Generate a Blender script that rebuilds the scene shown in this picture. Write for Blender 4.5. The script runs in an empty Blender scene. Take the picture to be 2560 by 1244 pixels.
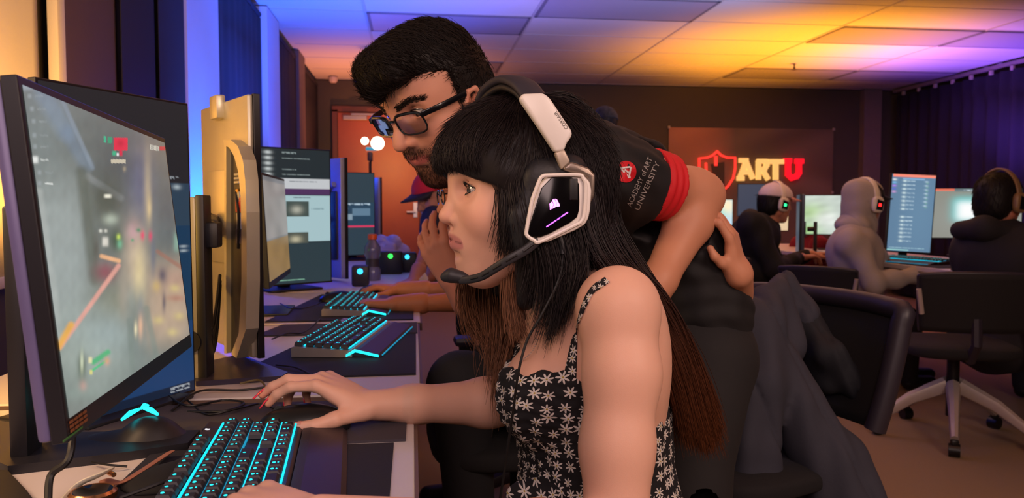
import bpy, bmesh, math, random
import numpy as np
from mathutils import Vector, Matrix
random.seed(7)
SC = bpy.context.scene
COL = SC.collection
R = math.radians
# ------------------------------------------------------------------ camera
FPX = 1970.0
CZ = 1.05
YAW = math.atan(248 / 1970)
PIT = math.atan(104 / 1970)
cd = bpy.data.cameras.new('camera')
cam = bpy.data.objects.new('camera', cd)
COL.objects.link(cam)
cam.location = (0, 0, CZ)
cam.rotation_euler = (math.pi / 2 - PIT, 0, -YAW)
cd.sensor_width = 36
cd.lens = 36 * FPX / 2560
cd.clip_start = 0.02
cd.dof.use_dof = True
cd.dof.focus_distance = 1.1
cd.dof.aperture_fstop = 9.0
SC.camera = cam
# ------------------------------------------------------------------ view + world
SC.view_settings.view_transform = 'Standard'
SC.view_settings.look = 'None'
SC.view_settings.gamma = 1
SC.view_settings.exposure = 0.0
SC.view_settings.use_curve_mapping = False
SC.cycles.use_denoising = True
SC.cycles.max_bounces = 6
w = bpy.data.worlds.new('world')
SC.world = w
w.use_nodes = True
w.node_tree.nodes['Background'].inputs[0].default_value = (0.30, 0.26, 0.28, 1)
w.node_tree.nodes['Background'].inputs[1].default_value = 0.05


def hexc(h, a=1.0):
    h = h.lstrip('#')
    c = [int(h[i:i + 2], 16) / 255 for i in (0, 2, 4)]
    return tuple([(x / 12.92 if x <= .04045 else ((x + .055) / 1.055) ** 2.4) for x in c] + [a])


def lamp(name, kind, loc, target, power, col, size=0.3, spot=60, blend=0.6, sy=None):
    d = bpy.data.lights.new(name, kind)
    d.energy = power
    d.color = hexc(col)[:3]
    if kind == 'AREA':
        d.size = size
        if sy:
            d.shape = 'RECTANGLE'
            d.size_y = sy
    else:
        d.shadow_soft_size = size
    if kind == 'SPOT':
        d.spot_size = R(spot)
        d.spot_blend = blend
    o = bpy.data.objects.new(name, d)
    COL.objects.link(o)
    o.location = loc
    v = Vector(target) - Vector(loc)
    o.rotation_euler = v.to_track_quat('-Z', 'Y').to_euler()
    return o


# room light: coloured wash lights thrown at the walls and ceiling, the soft light of the room behind the photographer, and added fill lamps
lamp('wash_blue_wall', 'SPOT', (-.60, 3.80, .80), (-1.02, 4.02, 1.25), 110, '#0a70ff', .06, 110, 1)
lamp('wash_violet_pier', 'SPOT', (.3, 3.1, 2.2), (-1.0, 4.02, 1.9), 60, '#4a58ff', .2, 50, .8)
lamp('wash_blue_ceiling', 'SPOT', (-.6, 4.9, .9), (-.55, 5.2, 2.45), 380, '#2c5cff', .06, 112, 1)
lamp('wash_blue_far', 'SPOT', (-.55, 5.7, .8), (-1.0, 6.05, 1.9), 60, '#2050ff', .04, 130, 1)
lamp('wash_orange_ceiling', 'SPOT', (-.5, 8.0, .9), (-.4, 8.0, 2.45), 130, '#ff9458', .06, 105, 1)
lamp('wash_amber_window', 'SPOT', (-.72, 1.95, .95), (-1.0, 2.1, 1.5), 34, '#ffb850', .06, 140, 1)
lamp('wash_amber_ceiling', 'SPOT', (3.5, 6.5, .8), (3.45, 6.7, 2.45), 420, '#ffa024', .08, 112, .8)
lamp('wash_violet_ceiling', 'SPOT', (5.0, 6.7, .8), (5.1, 6.6, 2.45), 300, '#8a58ff', .08, 105, 1)
lamp('wash_blue_curtain', 'SPOT', (5.0, 6.2, .5), (5.74, 6.6, 1.2), 22, '#2030ff', .08, 120, 1)
lamp('wash_violet_near', 'SPOT', (.6, 4.9, 1.2), (.7, 5.6, 2.45), 80, '#9a80e8', .1, 120, 1)
lamp('wash_grey_centre', 'SPOT', (2.1, 4.3, 1.5), (1.7, 5.0, 2.45), 150, '#8890c8', .1, 115, 1)
lamp('wash_blue_desk', 'POINT', (-.80, 3.30, 1.15), (0, 0, 0), 9, '#1030ff', .05)
lamp('room_soft', 'AREA', (1.5, -.8, 2.2), (.3, 1.3, 1.0), 42, '#ffdac8', 1.0)
lamp('room_soft_low', 'AREA', (-.3, -.9, 1.9), (-.2, 1.4, .8), 19, '#ffdcd8', 1.0)
lamp('room_ceiling_back', 'AREA', (2.2, 4.6, 2.38), (2.2, 4.6, 0), 15, '#ffb060', 2.0)  # added soft fill under the ceiling; the fixtures themselves are unlit
lamp('room_ceiling_front', 'AREA', (1.4, 2.2, 2.38), (1.2, 2.2, 0), 8, '#ffa480', 1.6)  # second added overhead fill, nearer the camera, no fixture behind it
lamp('amber_rake', 'SPOT', (-.86, 1.08, 1.06), (-.40, 1.62, 1.0), 17, '#ffc038', .05, 110, .6)
lamp('window_glow', 'AREA', (-.93, .80, 1.40), (-.40, .95, .72), 6, '#ffd0a0', .3)  # added warm fill for the dark desk corner, not light from a window
lamp('wash_amber_wall', 'SPOT', (2.9, 6.9, 2.25), (2.9, 8.95, 1.5), 26, '#ffa848', .15, 100, 1)  # added spot standing in for amber bounce on the back wall
# ------------------------------------------------------------------ pixel -> point helpers (room axes)
_f = np.array([math.sin(YAW) * math.cos(PIT), math.cos(YAW) * math.cos(PIT), -math.sin(PIT)])
_r = np.array([math.cos(YAW), -math.sin(YAW), 0.0])
_u = np.cross(_r, _f)
_c = np.array([0, 0, CZ])


def ray(px, py):
    return _f + _r * (px - 1280) / FPX - _u * (py - 622) / FPX


def at(px, py, d):
    r = ray(px, py)
    return _c + r * d / r[1]


def atz(px, py, z):
    r = ray(px, py)
    return _c + r * (z - CZ) / r[2]


# ------------------------------------------------------------------ materials
MATS = {}


def M(name, col='#808080', rough=.5, metal=0., em=None, es=0., var=.10, scale=25., bump=0., sss=0., spec=.5, alpha=None, trans=0., aniso=None, col2=None, coat=0.):
    if name in MATS:
        return MATS[name]
    m = bpy.data.materials.new(name)
    m.use_nodes = True
    nt = m.node_tree
    b = nt.nodes['Principled BSDF']
    c = hexc(col)
    tc = nt.nodes.new('ShaderNodeTexCoord')
    nz = nt.nodes.new('ShaderNodeTexNoise')
    nz.inputs['Scale'].default_value = scale
    nz.inputs['Detail'].default_value = 4
    nt.links.new(tc.outputs['Object'], nz.inputs['Vector'])
    mx = nt.nodes.new('ShaderNodeMix')
    mx.data_type = 'RGBA'
    nt.links.new(nz.outputs['Fac'], mx.inputs[0])
    c2 = hexc(col2) if col2 else tuple([min(1, x * (1 + var)) for x in c[:3]] + [1])
    c1 = c if col2 else tuple([x * (1 - var) for x in c[:3]] + [1])
    mx.inputs[6].default_value = c1
    mx.inputs[7].default_value = c2
    nt.links.new(mx.outputs[2], b.inputs['Base Color'])
    b.inputs['Roughness'].default_value = rough
    b.inputs['Metallic'].default_value = metal
    b.inputs['Specular IOR Level'].default_value = spec
    b.inputs['Transmission Weight'].default_value = trans
    b.inputs['Coat Weight'].default_value = coat
    if sss:
        b.inputs['Subsurface Weight'].default_value = sss
        b.inputs['Subsurface Radius'].default_value = (1.0, .35, .2)
        b.inputs['Subsurface Scale'].default_value = .006
    if em:
        b.inputs['Emission Color'].default_value = hexc(em)
        b.inputs['Emission Strength'].default_value = es
    if bump:
        bp = nt.nodes.new('ShaderNodeBump')
        bp.inputs['Strength'].default_value = bump
        bp.inputs['Distance'].default_value = .002
        nt.links.new(nz.outputs['Fac'], bp.inputs['Height'])
        nt.links.new(bp.outputs[0], b.inputs['Normal'])
    if alpha is not None:
        b.inputs['Alpha'].default_value = alpha
    MATS[name] = m
    return m


def attr_mat(name, attr='Col', rough=.5, emis=None, spec=.5, bump=0, sss=0, scale=60, coat=0.):
    """base colour (or emission) from a mesh colour attribute"""
    if name in MATS:
        return MATS[name]
    m = bpy.data.materials.new(name)
    m.use_nodes = True
    nt = m.node_tree
    b = nt.nodes['Principled BSDF']
    a = nt.nodes.new('ShaderNodeAttribute')
    a.attribute_name = attr
    b.inputs['Roughness'].default_value = rough
    b.inputs['Specular IOR Level'].default_value = spec
    b.inputs['Coat Weight'].default_value = coat
    if emis is not None:
        b.inputs['Base Color'].default_value = (.01, .01, .012, 1)
        nt.links.new(a.outputs['Color'], b.inputs['Emission Color'])
        b.inputs['Emission Strength'].default_value = emis
    else:
        nt.links.new(a.outputs['Color'], b.inputs['Base Color'])
    if sss:
        b.inputs['Subsurface Weight'].default_value = sss
        b.inputs['Subsurface Radius'].default_value = (1.0, .35, .2)
        b.inputs['Subsurface Scale'].default_value = .006
    if bump:
        tc = nt.nodes.new('ShaderNodeTexCoord')
        nz = nt.nodes.new('ShaderNodeTexNoise')
        nz.inputs['Scale'].default_value = scale
        nt.links.new(tc.outputs['Object'], nz.inputs['Vector'])
        bp = nt.nodes.new('ShaderNodeBump')
        bp.inputs['Strength'].default_value = bump
        bp.inputs['Distance'].default_value = .002
        nt.links.new(nz.outputs['Fac'], bp.inputs['Height'])
        nt.links.new(bp.outputs[0], b.inputs['Normal'])
    MATS[name] = m
    return m


# ------------------------------------------------------------------ objects
def tag(o, label=None, cat=None, group=None, kind=None):
    if label:
        o['label'] = label
    if cat:
        o['category'] = cat
    if group:
        o['group'] = group
    if kind:
        o['kind'] = kind
    return o


def thing(name, label, cat, loc=(0, 0, 0), rz=0, group=None):
    o = bpy.data.objects.new(name, None)
    o.empty_display_size = .05
    COL.objects.link(o)
    o.location = tuple(float(x) for x in loc)
    o.rotation_euler = (0, 0, rz)
    return tag(o, label, cat, group)


def mesh_obj(name, V, F, mat, parent=None, smooth=True, world=False, mi=None, cols=None, angle=None, label=None):
    V = np.asarray(V, dtype=np.float64).reshape(-1, 3)
    if parent is not None and world:
        off = Vector((0, 0, 0))
        p = parent
        rot = Matrix.Identity(4)
        chain = []
        while p is not None:
            chain.append(p)
            p = p.parent
        mw = Matrix.Identity(4)
        for q in reversed(chain):
            mw = mw @ Matrix.LocRotScale(q.location, q.rotation_euler, q.scale)
        inv = np.array(mw.inverted())
        V = V @ inv[:3, :3].T + inv[:3, 3]
    me = bpy.data.meshes.new(name)
    F = [tuple(int(i) for i in f) for f in F] if not isinstance(F, np.ndarray) else F
    if isinstance(F, np.ndarray):
        n, k = F.shape
        me.vertices.add(len(V))
        me.vertices.foreach_set('co', V.astype(np.float32).ravel())
        me.loops.add(n * k)
        me.loops.foreach_set('vertex_index', F.astype(np.int32).ravel())
        me.polygons.add(n)
        me.polygons.foreach_set('loop_start', np.arange(0, n * k, k, dtype=np.int32))
        me.update(calc_edges=True)
    else:
        me.from_pydata(V.tolist(), [], F)
    mats = mat if isinstance(mat, (list, tuple)) else [mat]
    for m in mats:
        me.materials.append(m)
    if mi is not None:
        me.polygons.foreach_set('material_index', np.asarray(mi, dtype=np.int32))
    me.polygons.foreach_set('use_smooth', [bool(smooth)] * len(me.polygons))
    if cols is not None:
        ca = me.color_attributes.new('Col', 'FLOAT_COLOR', 'POINT')
        c = np.asarray(cols, dtype=np.float32)
        if c.shape[1] == 3:
            c = np.concatenate([c, np.ones((len(c), 1), np.float32)], 1)
        ca.data.foreach_set('color', c.ravel())
    me.update()
    if smooth and angle:
        me.set_sharp_from_angle(angle=R(angle))
    o = bpy.data.objects.new(name, me)
    COL.objects.link(o)
    if parent is not None:
        o.parent = parent
    if label:
        o['label'] = label
    return o


class MB:
    """collects shapes; build() links them as one mesh"""

    def __init__(s):
        s.V, s.F, s.mi, s.n = [], [], [], 0

    def add(s, V, F, m=0, X=None):
        V = np.asarray(V, float).reshape(-1, 3)
        if X is not None:
            X = np.array(X)
            V = V @ X[:3, :3].T + X[:3, 3]
        s.V.append(V)
        for f in F:
            s.F.append([int(i) + s.n for i in f])
            s.mi.append(m)
        s.n += len(V)
        return s

    def box(s, c, size, bev=0, rot=None, m=0, X=None, seg=2):
        bm = bmesh.new()
        bmesh.ops.create_cube(bm, size=1)
        for v in bm.verts:
            v.co = Vector((v.co.x * size[0], v.co.y * size[1], v.co.z * size[2]))
        if bev:
            bmesh.ops.bevel(bm, geom=bm.edges[:], offset=bev, segments=seg, affect='EDGES', profile=.5)
        V = np.array([v.co[:] for v in bm.verts])
        F = [[v.index for v in f.verts] for f in bm.faces]
        bm.free()
        if rot is not None:
            Rm = np.array(rot.to_matrix() if hasattr(rot, 'to_matrix') else rot)[:3, :3]
            V = V @ Rm.T
        V = V + np.array(c, float)
        return s.add(V, F, m, X)

    def tube(s, pts, r, seg=8, cap=True, m=0, X=None, flat=None):
        pts = np.asarray(pts, float)
        n = len(pts)
        r = np.broadcast_to(np.asarray(r, float), (n,))
        T = np.gradient(pts, axis=0)
        T /= np.linalg.norm(T, axis=1)[:, None] + 1e-9
        a = np.array([0, 0, 1.]) if abs(T[0][2]) < .9 else np.array([1., 0, 0])
        V = []
        for i in range(n):
            b = np.cross(T[i], a)
            b /= np.linalg.norm(b) + 1e-9
            a = np.cross(b, T[i])
            for k in range(seg):
                t = 2 * math.pi * k / seg
                V.append(pts[i] + r[i] * (math.cos(t) * b + math.sin(t) * a * (flat or 1)))
        F = []
        for i in range(n - 1):
            for k in range(seg):
                k2 = (k + 1) % seg
                F.append([i * seg + k, i * seg + k2, (i + 1) * seg + k2, (i + 1) * seg + k])
        if cap:
            F.append(list(range(seg))[::-1])
            F.append([(n - 1) * seg + k for k in range(seg)])
        return s.add(V, F, m, X)

    def lathe(s, prof, seg=24, c=(0, 0, 0), m=0, X=None):
        V = []
        for r, z in prof:
            for k in range(seg):
                t = 2 * math.pi * k / seg
                V.append((c[0] + r * math.cos(t), c[1] + r * math.sin(t), c[2] + z))
        F = []
        for i in range(len(prof) - 1):
            for k in range(seg):
                k2 = (k + 1) % seg
                F.append([i * seg + k, i * seg + k2, (i + 1) * seg + k2, (i + 1) * seg + k])
        F.append(list(range(seg))[::-1])
        F.append([(len(prof) - 1) * seg + k for k in range(seg)])
        return s.add(V, F, m, X)

    def prism(s, poly, t0, t1, m=0, X=None):
        """poly in local xz, extruded along y from t0 to t1"""
        n = len(poly)
        V = [(p[0], t0, p[1]) for p in poly] + [(p[0], t1, p[1]) for p in poly]
        F = [list(range(n)), [n + i for i in range(n)][::-1]]
        for i in range(n):
            j = (i + 1) % n
            F.append([i, i + n, j + n, j])
        return s.add(V, F, m, X)

    def quad(s, a, b, c, d, m=0):
        return s.add([a, b, c, d], [[0, 1, 2, 3]], m)

    def build(s, name, mat, parent=None, smooth=False, world=False, angle=40, label=None):
        return mesh_obj(name, np.concatenate(s.V), s.F, mat, parent, smooth, world, s.mi, angle=angle if smooth else None, label=label)


def fixn(o):
    bm = bmesh.new()
    bm.from_mesh(o.data)
    bmesh.ops.recalc_face_normals(bm, faces=bm.faces[:])
    bm.to_mesh(o.data)
    bm.free()
    return o


def copy_tree(o, parent=None):
    c = o.copy()
    COL.objects.link(c)
    if parent is not None:
        c.parent = parent
    for ch in list(o.children):
        copy_tree(ch, c)
    return c


def spline(pts, n):
    """Catmull-Rom through the points, n samples"""
    P = np.asarray(pts, float)
    P = np.vstack([2 * P[0] - P[1], P, 2 * P[-1] - P[-2]])
    m = len(P) - 3
    out = []
    for t in np.linspace(0, m - 1e-6, n):
        i = int(t)
        f = t - i
        a, b, c, d = P[i], P[i + 1], P[i + 2], P[i + 3]
        out.append(.5 * ((2 * b) + (-a + c) * f + (2 * a - 5 * b + 4 * c - d) * f * f + (-a + 3 * b - 3 * c + d) * f ** 3))
    return np.array(out)


# ------------------------------------------------------------------ implicit shapes (one continuous surface)
class Field:
    def __init__(s, lo, hi, h):
        s.h = h
        s.lo = np.array(lo, float)
        s.n = np.ceil((np.array(hi) - s.lo) / h).astype(int) + 1
        s.F = np.full(tuple(s.n), .06, np.float32)
        s.ax = [(s.lo[i] + h * np.arange(s.n[i])).astype(np.float32) for i in range(3)]

    def _sl(s, lo, hi):
        a = np.clip(np.floor((np.array(lo) - s.lo) / s.h).astype(int), 0, s.n)
        b = np.clip(np.ceil((np.array(hi) - s.lo) / s.h).astype(int) + 1, 0, s.n)
        return tuple(slice(int(a[i]), int(b[i])) for i in range(3))

    def _grid(s, sl):
        return np.meshgrid(*[s.ax[i][sl[i]] for i in range(3)], indexing='ij', sparse=True)

    def _mix(s, sl, d, k, op):
        f = s.F[sl]
        if op == 'add':
            h = np.maximum(k - np.abs(f - d), 0) / k
            s.F[sl] = np.minimum(f, d) - h * h * k * .25
        elif op == 'cut':
            d = -d
            h = np.maximum(k - np.abs(f - d), 0) / k
            s.F[sl] = np.maximum(f, d) + h * h * k * .25
        elif op == 'and':
            s.F[sl] = np.maximum(f, d)

    def cap(s, a, b, ra, rb=None, k=.01, op='add'):
        a = np.array(a, float)
        b = np.array(b, float)
        rb = ra if rb is None else rb
        m = max(ra, rb) + .05
        sl = s._sl(np.minimum(a, b) - m, np.maximum(a, b) + m)
        if 0 in s.F[sl].shape:
            return s
        X, Y, Z = s._grid(sl)
        ab = b - a
        L = float(ab @ ab) + 1e-12
        t = np.clip(((X - a[0]) * ab[0] + (Y - a[1]) * ab[1] + (Z - a[2]) * ab[2]) / L, 0, 1)
        d = np.sqrt((X - a[0] - t * ab[0]) ** 2 + (Y - a[1] - t * ab[1]) ** 2 + (Z - a[2] - t * ab[2]) ** 2) - (ra + (rb - ra) * t)
        s._mix(sl, d, k, op)
        return s

    def chain(s, pts, rs, k=.01, op='add'):
        for i in range(len(pts) - 1):
            s.cap(pts[i], pts[i + 1], rs[i], rs[i + 1], k, op)
        return s

    def ell(s, c, r, k=.01, rot=None, op='add'):
        c = np.array(c, float)
        r = np.array(r, float)
        m = r.max() + .05
        sl = s._sl(c - m, c + m)
        if 0 in s.F[sl].shape:
            return s
        X, Y, Z = s._grid(sl)
        x, y, z = X - c[0], Y - c[1], Z - c[2]
        if rot is not None:
            Q = np.array(rot)  # rows = local axes
            x, y, z = [Q[i][0] * x + Q[i][1] * y + Q[i][2] * z for i in range(3)]
        k0 = np.sqrt((x / r[0]) ** 2 + (y / r[1]) ** 2 + (z / r[2]) ** 2)
        k1 = np.sqrt((x / r[0] ** 2) ** 2 + (y / r[1] ** 2) ** 2 + (z / r[2] ** 2) ** 2) + 1e-9
        d = k0 * (k0 - 1) / k1
        s._mix(sl, d, k, op)
        return s

    def func(s, f, lo, hi, k=.01, op='add'):
        sl = s._sl(lo, hi)
        X, Y, Z = s._grid(sl)
        s._mix(sl, f(X, Y, Z).astype(np.float32), k, op)
        return s

    def mesh(s, iters=1):
        F = s.F
        V, Q = surface_net(F, s.lo, s.h)
        if iters:
            V = relax(V, Q, iters)
        return V, Q


def surface_net(F, lo, h):
    ins = F < 0
    nx, ny, nz = F.shape
    cell = np.zeros((nx - 1, ny - 1, nz - 1), np.int8)
    for dx in (0, 1):
        for dy in (0, 1):
            for dz in (0, 1):
                cell += ins[dx:nx - 1 + dx, dy:ny - 1 + dy, dz:nz - 1 + dz]
    act = (cell > 0) & (cell < 8)
    ci = np.argwhere(act)
    idx = -np.ones(act.shape, np.int64)
    idx[act] = np.arange(len(ci))
    acc = np.zeros((len(ci), 3))
    cnt = np.zeros(len(ci))
    cor = [(a, b, c) for a in (0, 1) for b in (0, 1) for c in (0, 1)]
    val = {c: F[ci[:, 0] + c[0], ci[:, 1] + c[1], ci[:, 2] + c[2]].astype(float) for c in cor}
    for c in cor:
        for ax in range(3):
            if c[ax] == 0:
                e = list(c)
                e[ax] = 1
                e = tuple(e)
                a, b = val[c], val[e]
                m = (a < 0) != (b < 0)
                t = np.where(m, a / np.where(m, a - b, 1), 0)
                p = np.array(c, float)[None, :].repeat(len(ci), 0)
                p[:, ax] += t
                acc += p * m[:, None]
                cnt += m
    V = (ci + acc / cnt[:, None]) * h + lo
    quads = []
    for ax in range(3):
        a = ins
        sl0 = [slice(None)] * 3
        sl1 = [slice(None)] * 3
        sl0[ax] = slice(0, -1)
        sl1[ax] = slice(1, None)
        A, B = a[tuple(sl0)], a[tuple(sl1)]
        E = np.argwhere(A != B)
        o1, o2 = (ax + 1) % 3, (ax + 2) % 3
        ok = (E[:, o1] > 0) & (E[:, o2] > 0) & (E[:, o1] < F.shape[o1] - 1) & (E[:, o2] < F.shape[o2] - 1)
        E = E[ok]
        fl = A[E[:, 0], E[:, 1], E[:, 2]]

        def g(d1, d2):
            q = E.copy()
            q[:, o1] -= d1
            q[:, o2] -= d2
            return idx[q[:, 0], q[:, 1], q[:, 2]]
        q = np.stack([g(1, 1), g(0, 1), g(0, 0), g(1, 0)], 1)
        q[~fl] = q[~fl][:, ::-1]
        quads.append(q)
    Q = np.concatenate(quads)
    Q = Q[(Q >= 0).all(1)]
    return V, Q


def relax(V, Q, it=1, w=.5):
    E = np.concatenate([Q[:, [0, 1]], Q[:, [1, 2]], Q[:, [2, 3]], Q[:, [3, 0]]])
    E = np.concatenate([E, E[:, ::-1]])
    n = len(V)
    c = np.bincount(E[:, 0], minlength=n)[:, None] + 1e-9
    for _ in range(it):
        S = np.stack([np.bincount(E[:, 0], weights=V[E[:, 1], k], minlength=n) for k in range(3)], 1)
        V = V * (1 - w) + S / c * w
    return V


def basis(x, y=None, z=None):
    """orthonormal frame rows from a primary x and a hint"""
    x = np.array(x, float)
    x /= np.linalg.norm(x)
    h = np.array(z if z is not None else y, float)
    if z is not None:
        yy = np.cross(h, x)
        yy /= np.linalg.norm(yy)
        zz = np.cross(x, yy)
    else:
        zz = np.cross(x, h)
        zz /= np.linalg.norm(zz)
        yy = np.cross(zz, x)
    return np.array([x, yy, zz])

# ================================================================== room shell
XL, XR, YB, ZC = -1.0, 5.74, 8.95, 2.45
YF = -1.6
m_floor = M('carpet_floor', '#8e7656', .9, var=.18, scale=300, bump=.4)
m_ceil = M('ceiling_tile', '#cfcac4', .9, var=.04, scale=220, bump=.25)
m_tbar = M('ceiling_tbar', '#bdb7b0', .7)
m_dark = M('dark_wall_paint', '#50483c', .8, var=.06, scale=6)
m_white = M('white_wall_paint', '#c9c6cc', .7, var=.03, scale=8)
m_blind = M('black_blind_fabric', '#23202c', .85, var=.12, scale=180, bump=.2)
m_cream = M('cream_blind_fabric', '#d8cdb8', .8, var=.03, scale=300, bump=.15)
m_trim = M('trim_paint', '#6b5c58', .6)
st = lambda o: tag(o, kind='structure')
b = MB(); b.box(((XL + XR) / 2, (YF + YB) / 2, -.05), (XR - XL + .6, YB - YF + .4, .1)); st(b.build('floor', m_floor))
b = MB(); b.box(((XL + XR) / 2, (YF + YB) / 2, ZC + .06), (XR - XL + .6, YB - YF + .4, .1))
ceil = st(b.build('ceiling', m_ceil))
b = MB()
for k in range(-1, 6):
    x = -.33 + 1.22 * k
    if XL < x < XR:
        b.box((x, (YF + YB) / 2, ZC + .0085), (.020, YB - YF, .006))
yy = []
y = 5.84
while y > YF: yy.append(y); y -= .61
y = 6.45
while y < YB: yy.append(y); y += .61
for y in yy:
    b.box(((XL + XR) / 2, y, ZC + .009), (XR - XL, .016, .004))
b.build('ceiling_grid', m_tbar, ceil)
# left wall: solid wall, white piers standing forward, windows with blinds between them
b = MB(); b.box((XL - .17, (YF + YB) / 2, ZC / 2), (.1, YB - YF + .2, ZC)); st(b.build('wall_left', m_dark))
piers = [(3.74, 4.33, m_white), (5.75, 6.25, m_white), (7.3, 7.7, m_trim)]
for i, (a, c, m) in enumerate(piers):
    b = MB(); b.box((XL - .06, (a + c) / 2, ZC / 2), (.12, c - a, ZC)); st(b.build('trim_%d' % (i + 1), m))
wins = [(1.0, 2.34, m_cream), (2.5, 3.70, m_blind), (4.37, 5.71, m_blind), (6.29, 7.26, m_blind), (7.74, 8.9, m_blind)]
for i, (a, c, m) in enumerate(wins):
    b = MB()
    b.box((XL - .1, (a + c) / 2, .42), (.05, c - a, .84))
    b.box((XL - .1, (a + c) / 2, 2.40), (.05, c - a, .1))
    for y in (a, c): b.box((XL - .1, y, 1.6), (.05, .05, 1.6))
    wn = st(b.build('window_%d' % (i + 1), m_dark))
# black side curtains hanging over the window edges near the camera
# ---- blinds are fabric things hung on the wall
def blind(y0, y1, mat, label, x, group=None, z0=.86, folds=0):
    t = thing('roller_blind', label, 'blind', (x, (y0 + y1) / 2, 2.36), group=group)
    b = MB()
    n = 40
    V = []; F = []
    for i in range(n + 1):
        y = y0 + (y1 - y0) * i / n
        dx = folds * math.sin(i * 1.3) * .5 + folds * .5 * math.sin(i * .47 + 1)
        for z in (2.36, 1.9, 1.4, z0): V.append((x + dx, y, z))
    for i in range(n):
        for j in range(3): F.append([i * 4 + j, i * 4 + 4 + j, i * 4 + 5 + j, i * 4 + 1 + j])
    b.add(V, F)
    o = b.build('fabric', mat, t, True, True)
    so = o.modifiers.new('thick', 'SOLIDIFY'); so.thickness = .002
    b = MB(); b.tube([(x - .01, y0, 2.385), (x - .01, y1, 2.385)], .022, 12); b.build('roller_tube', mat, t, True, True)
    b = MB(); b.box((x, (y0 + y1) / 2, z0), (.014, y1 - y0, .03), .004); b.build('bottom_bar', mat, t, True, True)
    return t
t = blind(1.0, 2.36, m_cream, 'cream roller blind glowing yellow behind the nearest monitor', XL - .03)
b = MB()
for k in range(300):
    for dy in (0, .018):
        b.box((XL + .012, 2.40 + dy, 2.38 - k * .0052), (.0034, .0034, .0034), 0)
b.build('bead_chain', M('bead_white', '#e6dcc8', .4), t, False, True)
b = MB(); b.box((XL + .0, 2.41, 1.6), (.03, .05, 1.6), .004); b.build('chain_guide', m_cream, t, True, True)
blind(2.47, 2.96, M('brown_blind_fabric', '#5c4630', .85, var=.1, scale=150), 'brown dark roller blind beside the cream blind', XL - .035)  # black blind; the amber light on it is put into the fabric colour
blind(2.97, 3.34, m_blind, 'black blind lit purple next to the brown blind', XL - .02)
blind(3.36, 3.72, m_blind, 'black blind touching the near side of the bright blue pier', XL - .01)
blind(4.36, 5.72, m_blind, 'navy blind just beyond the bright blue pier', XL - .045, folds=.006)
blind(6.27, 7.28, m_blind, 'navy blind beyond the second blue pier', XL - .03, folds=.006)
blind(7.72, 8.9, m_blind, 'dark brown blind nearest the corner with the wooden door', XL - .03, folds=.004)
# back wall
b = MB(); b.box(((XL + XR) / 2, YB + .06, ZC / 2), (XR - XL + .6, .12, ZC)); st(b.build('wall_back', m_dark))
b = MB(); b.box((5.45, YB - .05, ZC / 2), (.22, .1, ZC)); st(b.build('trim_4', M('pier_tan', '#7d6c64', .7)))
b = MB(); b.box(((XL + XR) / 2, YB - .008, .05), (XR - XL, .016, .1)); st(b.build('baseboard_back', m_trim))
b = MB(); b.box((XL - .11, (YF + YB) / 2, .05), (.02, YB - YF, .1)); st(b.build('baseboard_left', m_trim))
# right + front walls
b = MB(); b.box((XR + .12, (YF + YB) / 2, ZC / 2), (.1, YB - YF + .2, ZC)); st(b.build('wall_right', m_dark))
b = MB(); b.box(((XL + XR) / 2, YF - .06, ZC / 2), (XR - XL + .6, .12, ZC)); st(b.build('wall_front', m_dark))
# door
m_wood = M('door_wood', '#a8512c', .45, col2='#8c4024', scale=4, bump=.05)
b = MB(); b.box((-.37, YB - .035, 1.045), (.90, .05, 2.09), .004)
door = st(b.build('door_1', m_wood, smooth=False))
b = MB(); b.box((-.84, YB - .03, 1.06), (.06, .06, 2.12)); b.box((.10, YB - .03, 1.06), (.06, .06, 2.12)); b.box((-.37, YB - .03, 2.13), (1.0, .06, .06)); b.build('door_frame', M('door_frame_brown', '#6b3a28', .5), door)
b = MB(); b.box((-.02, YB - .10, 1.0), (.10, .02, .02), .005); b.tube([(.03, YB - .1, 1.0), (.03, YB - .05, 1.0)], .012); b.box((.03, YB - .065, 1.02), (.05, .01, .17), .004)
b.build('door_handle', M('brushed_steel', '#c8c4c0', .3, 1), door)
b = MB(); b.box((-.62, YB - .10, 2.03), (.26, .05, .05), .006); b.box((-.50, YB - .13, 2.065), (.32, .02, .02)); b.build('door_closer', M('closer_grey', '#a09890', .4, .6), door)
# curtain on the right with its track and hooks
t = thing('stage_curtain', 'dark navy pleated curtain hanging along the right wall from a ceiling track', 'curtain', (XR - .05, 6.0, 2.4))
V = []; F = []
n = 420
for i in range(n + 1):
    y = 1.5 + (8.75 - 1.5) * i / n
    dx = .028 * math.sin(i * .62) + .012 * math.sin(i * .23 + 1)
    for z in (2.36, 1.8, 1.0, .04): V.append((XR - .06 + dx * (1 if z < 2.3 else .6), y, z))
for i in range(n):
    for j in range(3): F.append([i * 4 + j, i * 4 + 1 + j, i * 4 + 5 + j, i * 4 + 4 + j])
o = mesh_obj('curtain_cloth', V, F, M('navy_curtain', '#221c2e', .9, var=.15, scale=60), t, True, True)
so = o.modifiers.new('thick', 'SOLIDIFY'); so.thickness = .003
b = MB(); b.box((XR - .06, 5.1, 2.42), (.035, 7.4, .035)); b.build('curtain_track', M('track_grey', '#a89890', .4, .5), t, False, True)
for k in range(12):
    b = MB(); b.box((XR - .07, 8.6 - k * .28, 2.375), (.03, .035, .045), .004); b.build('hook', M('hook_cream', '#b8a490', .5), t, False, True)
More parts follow.
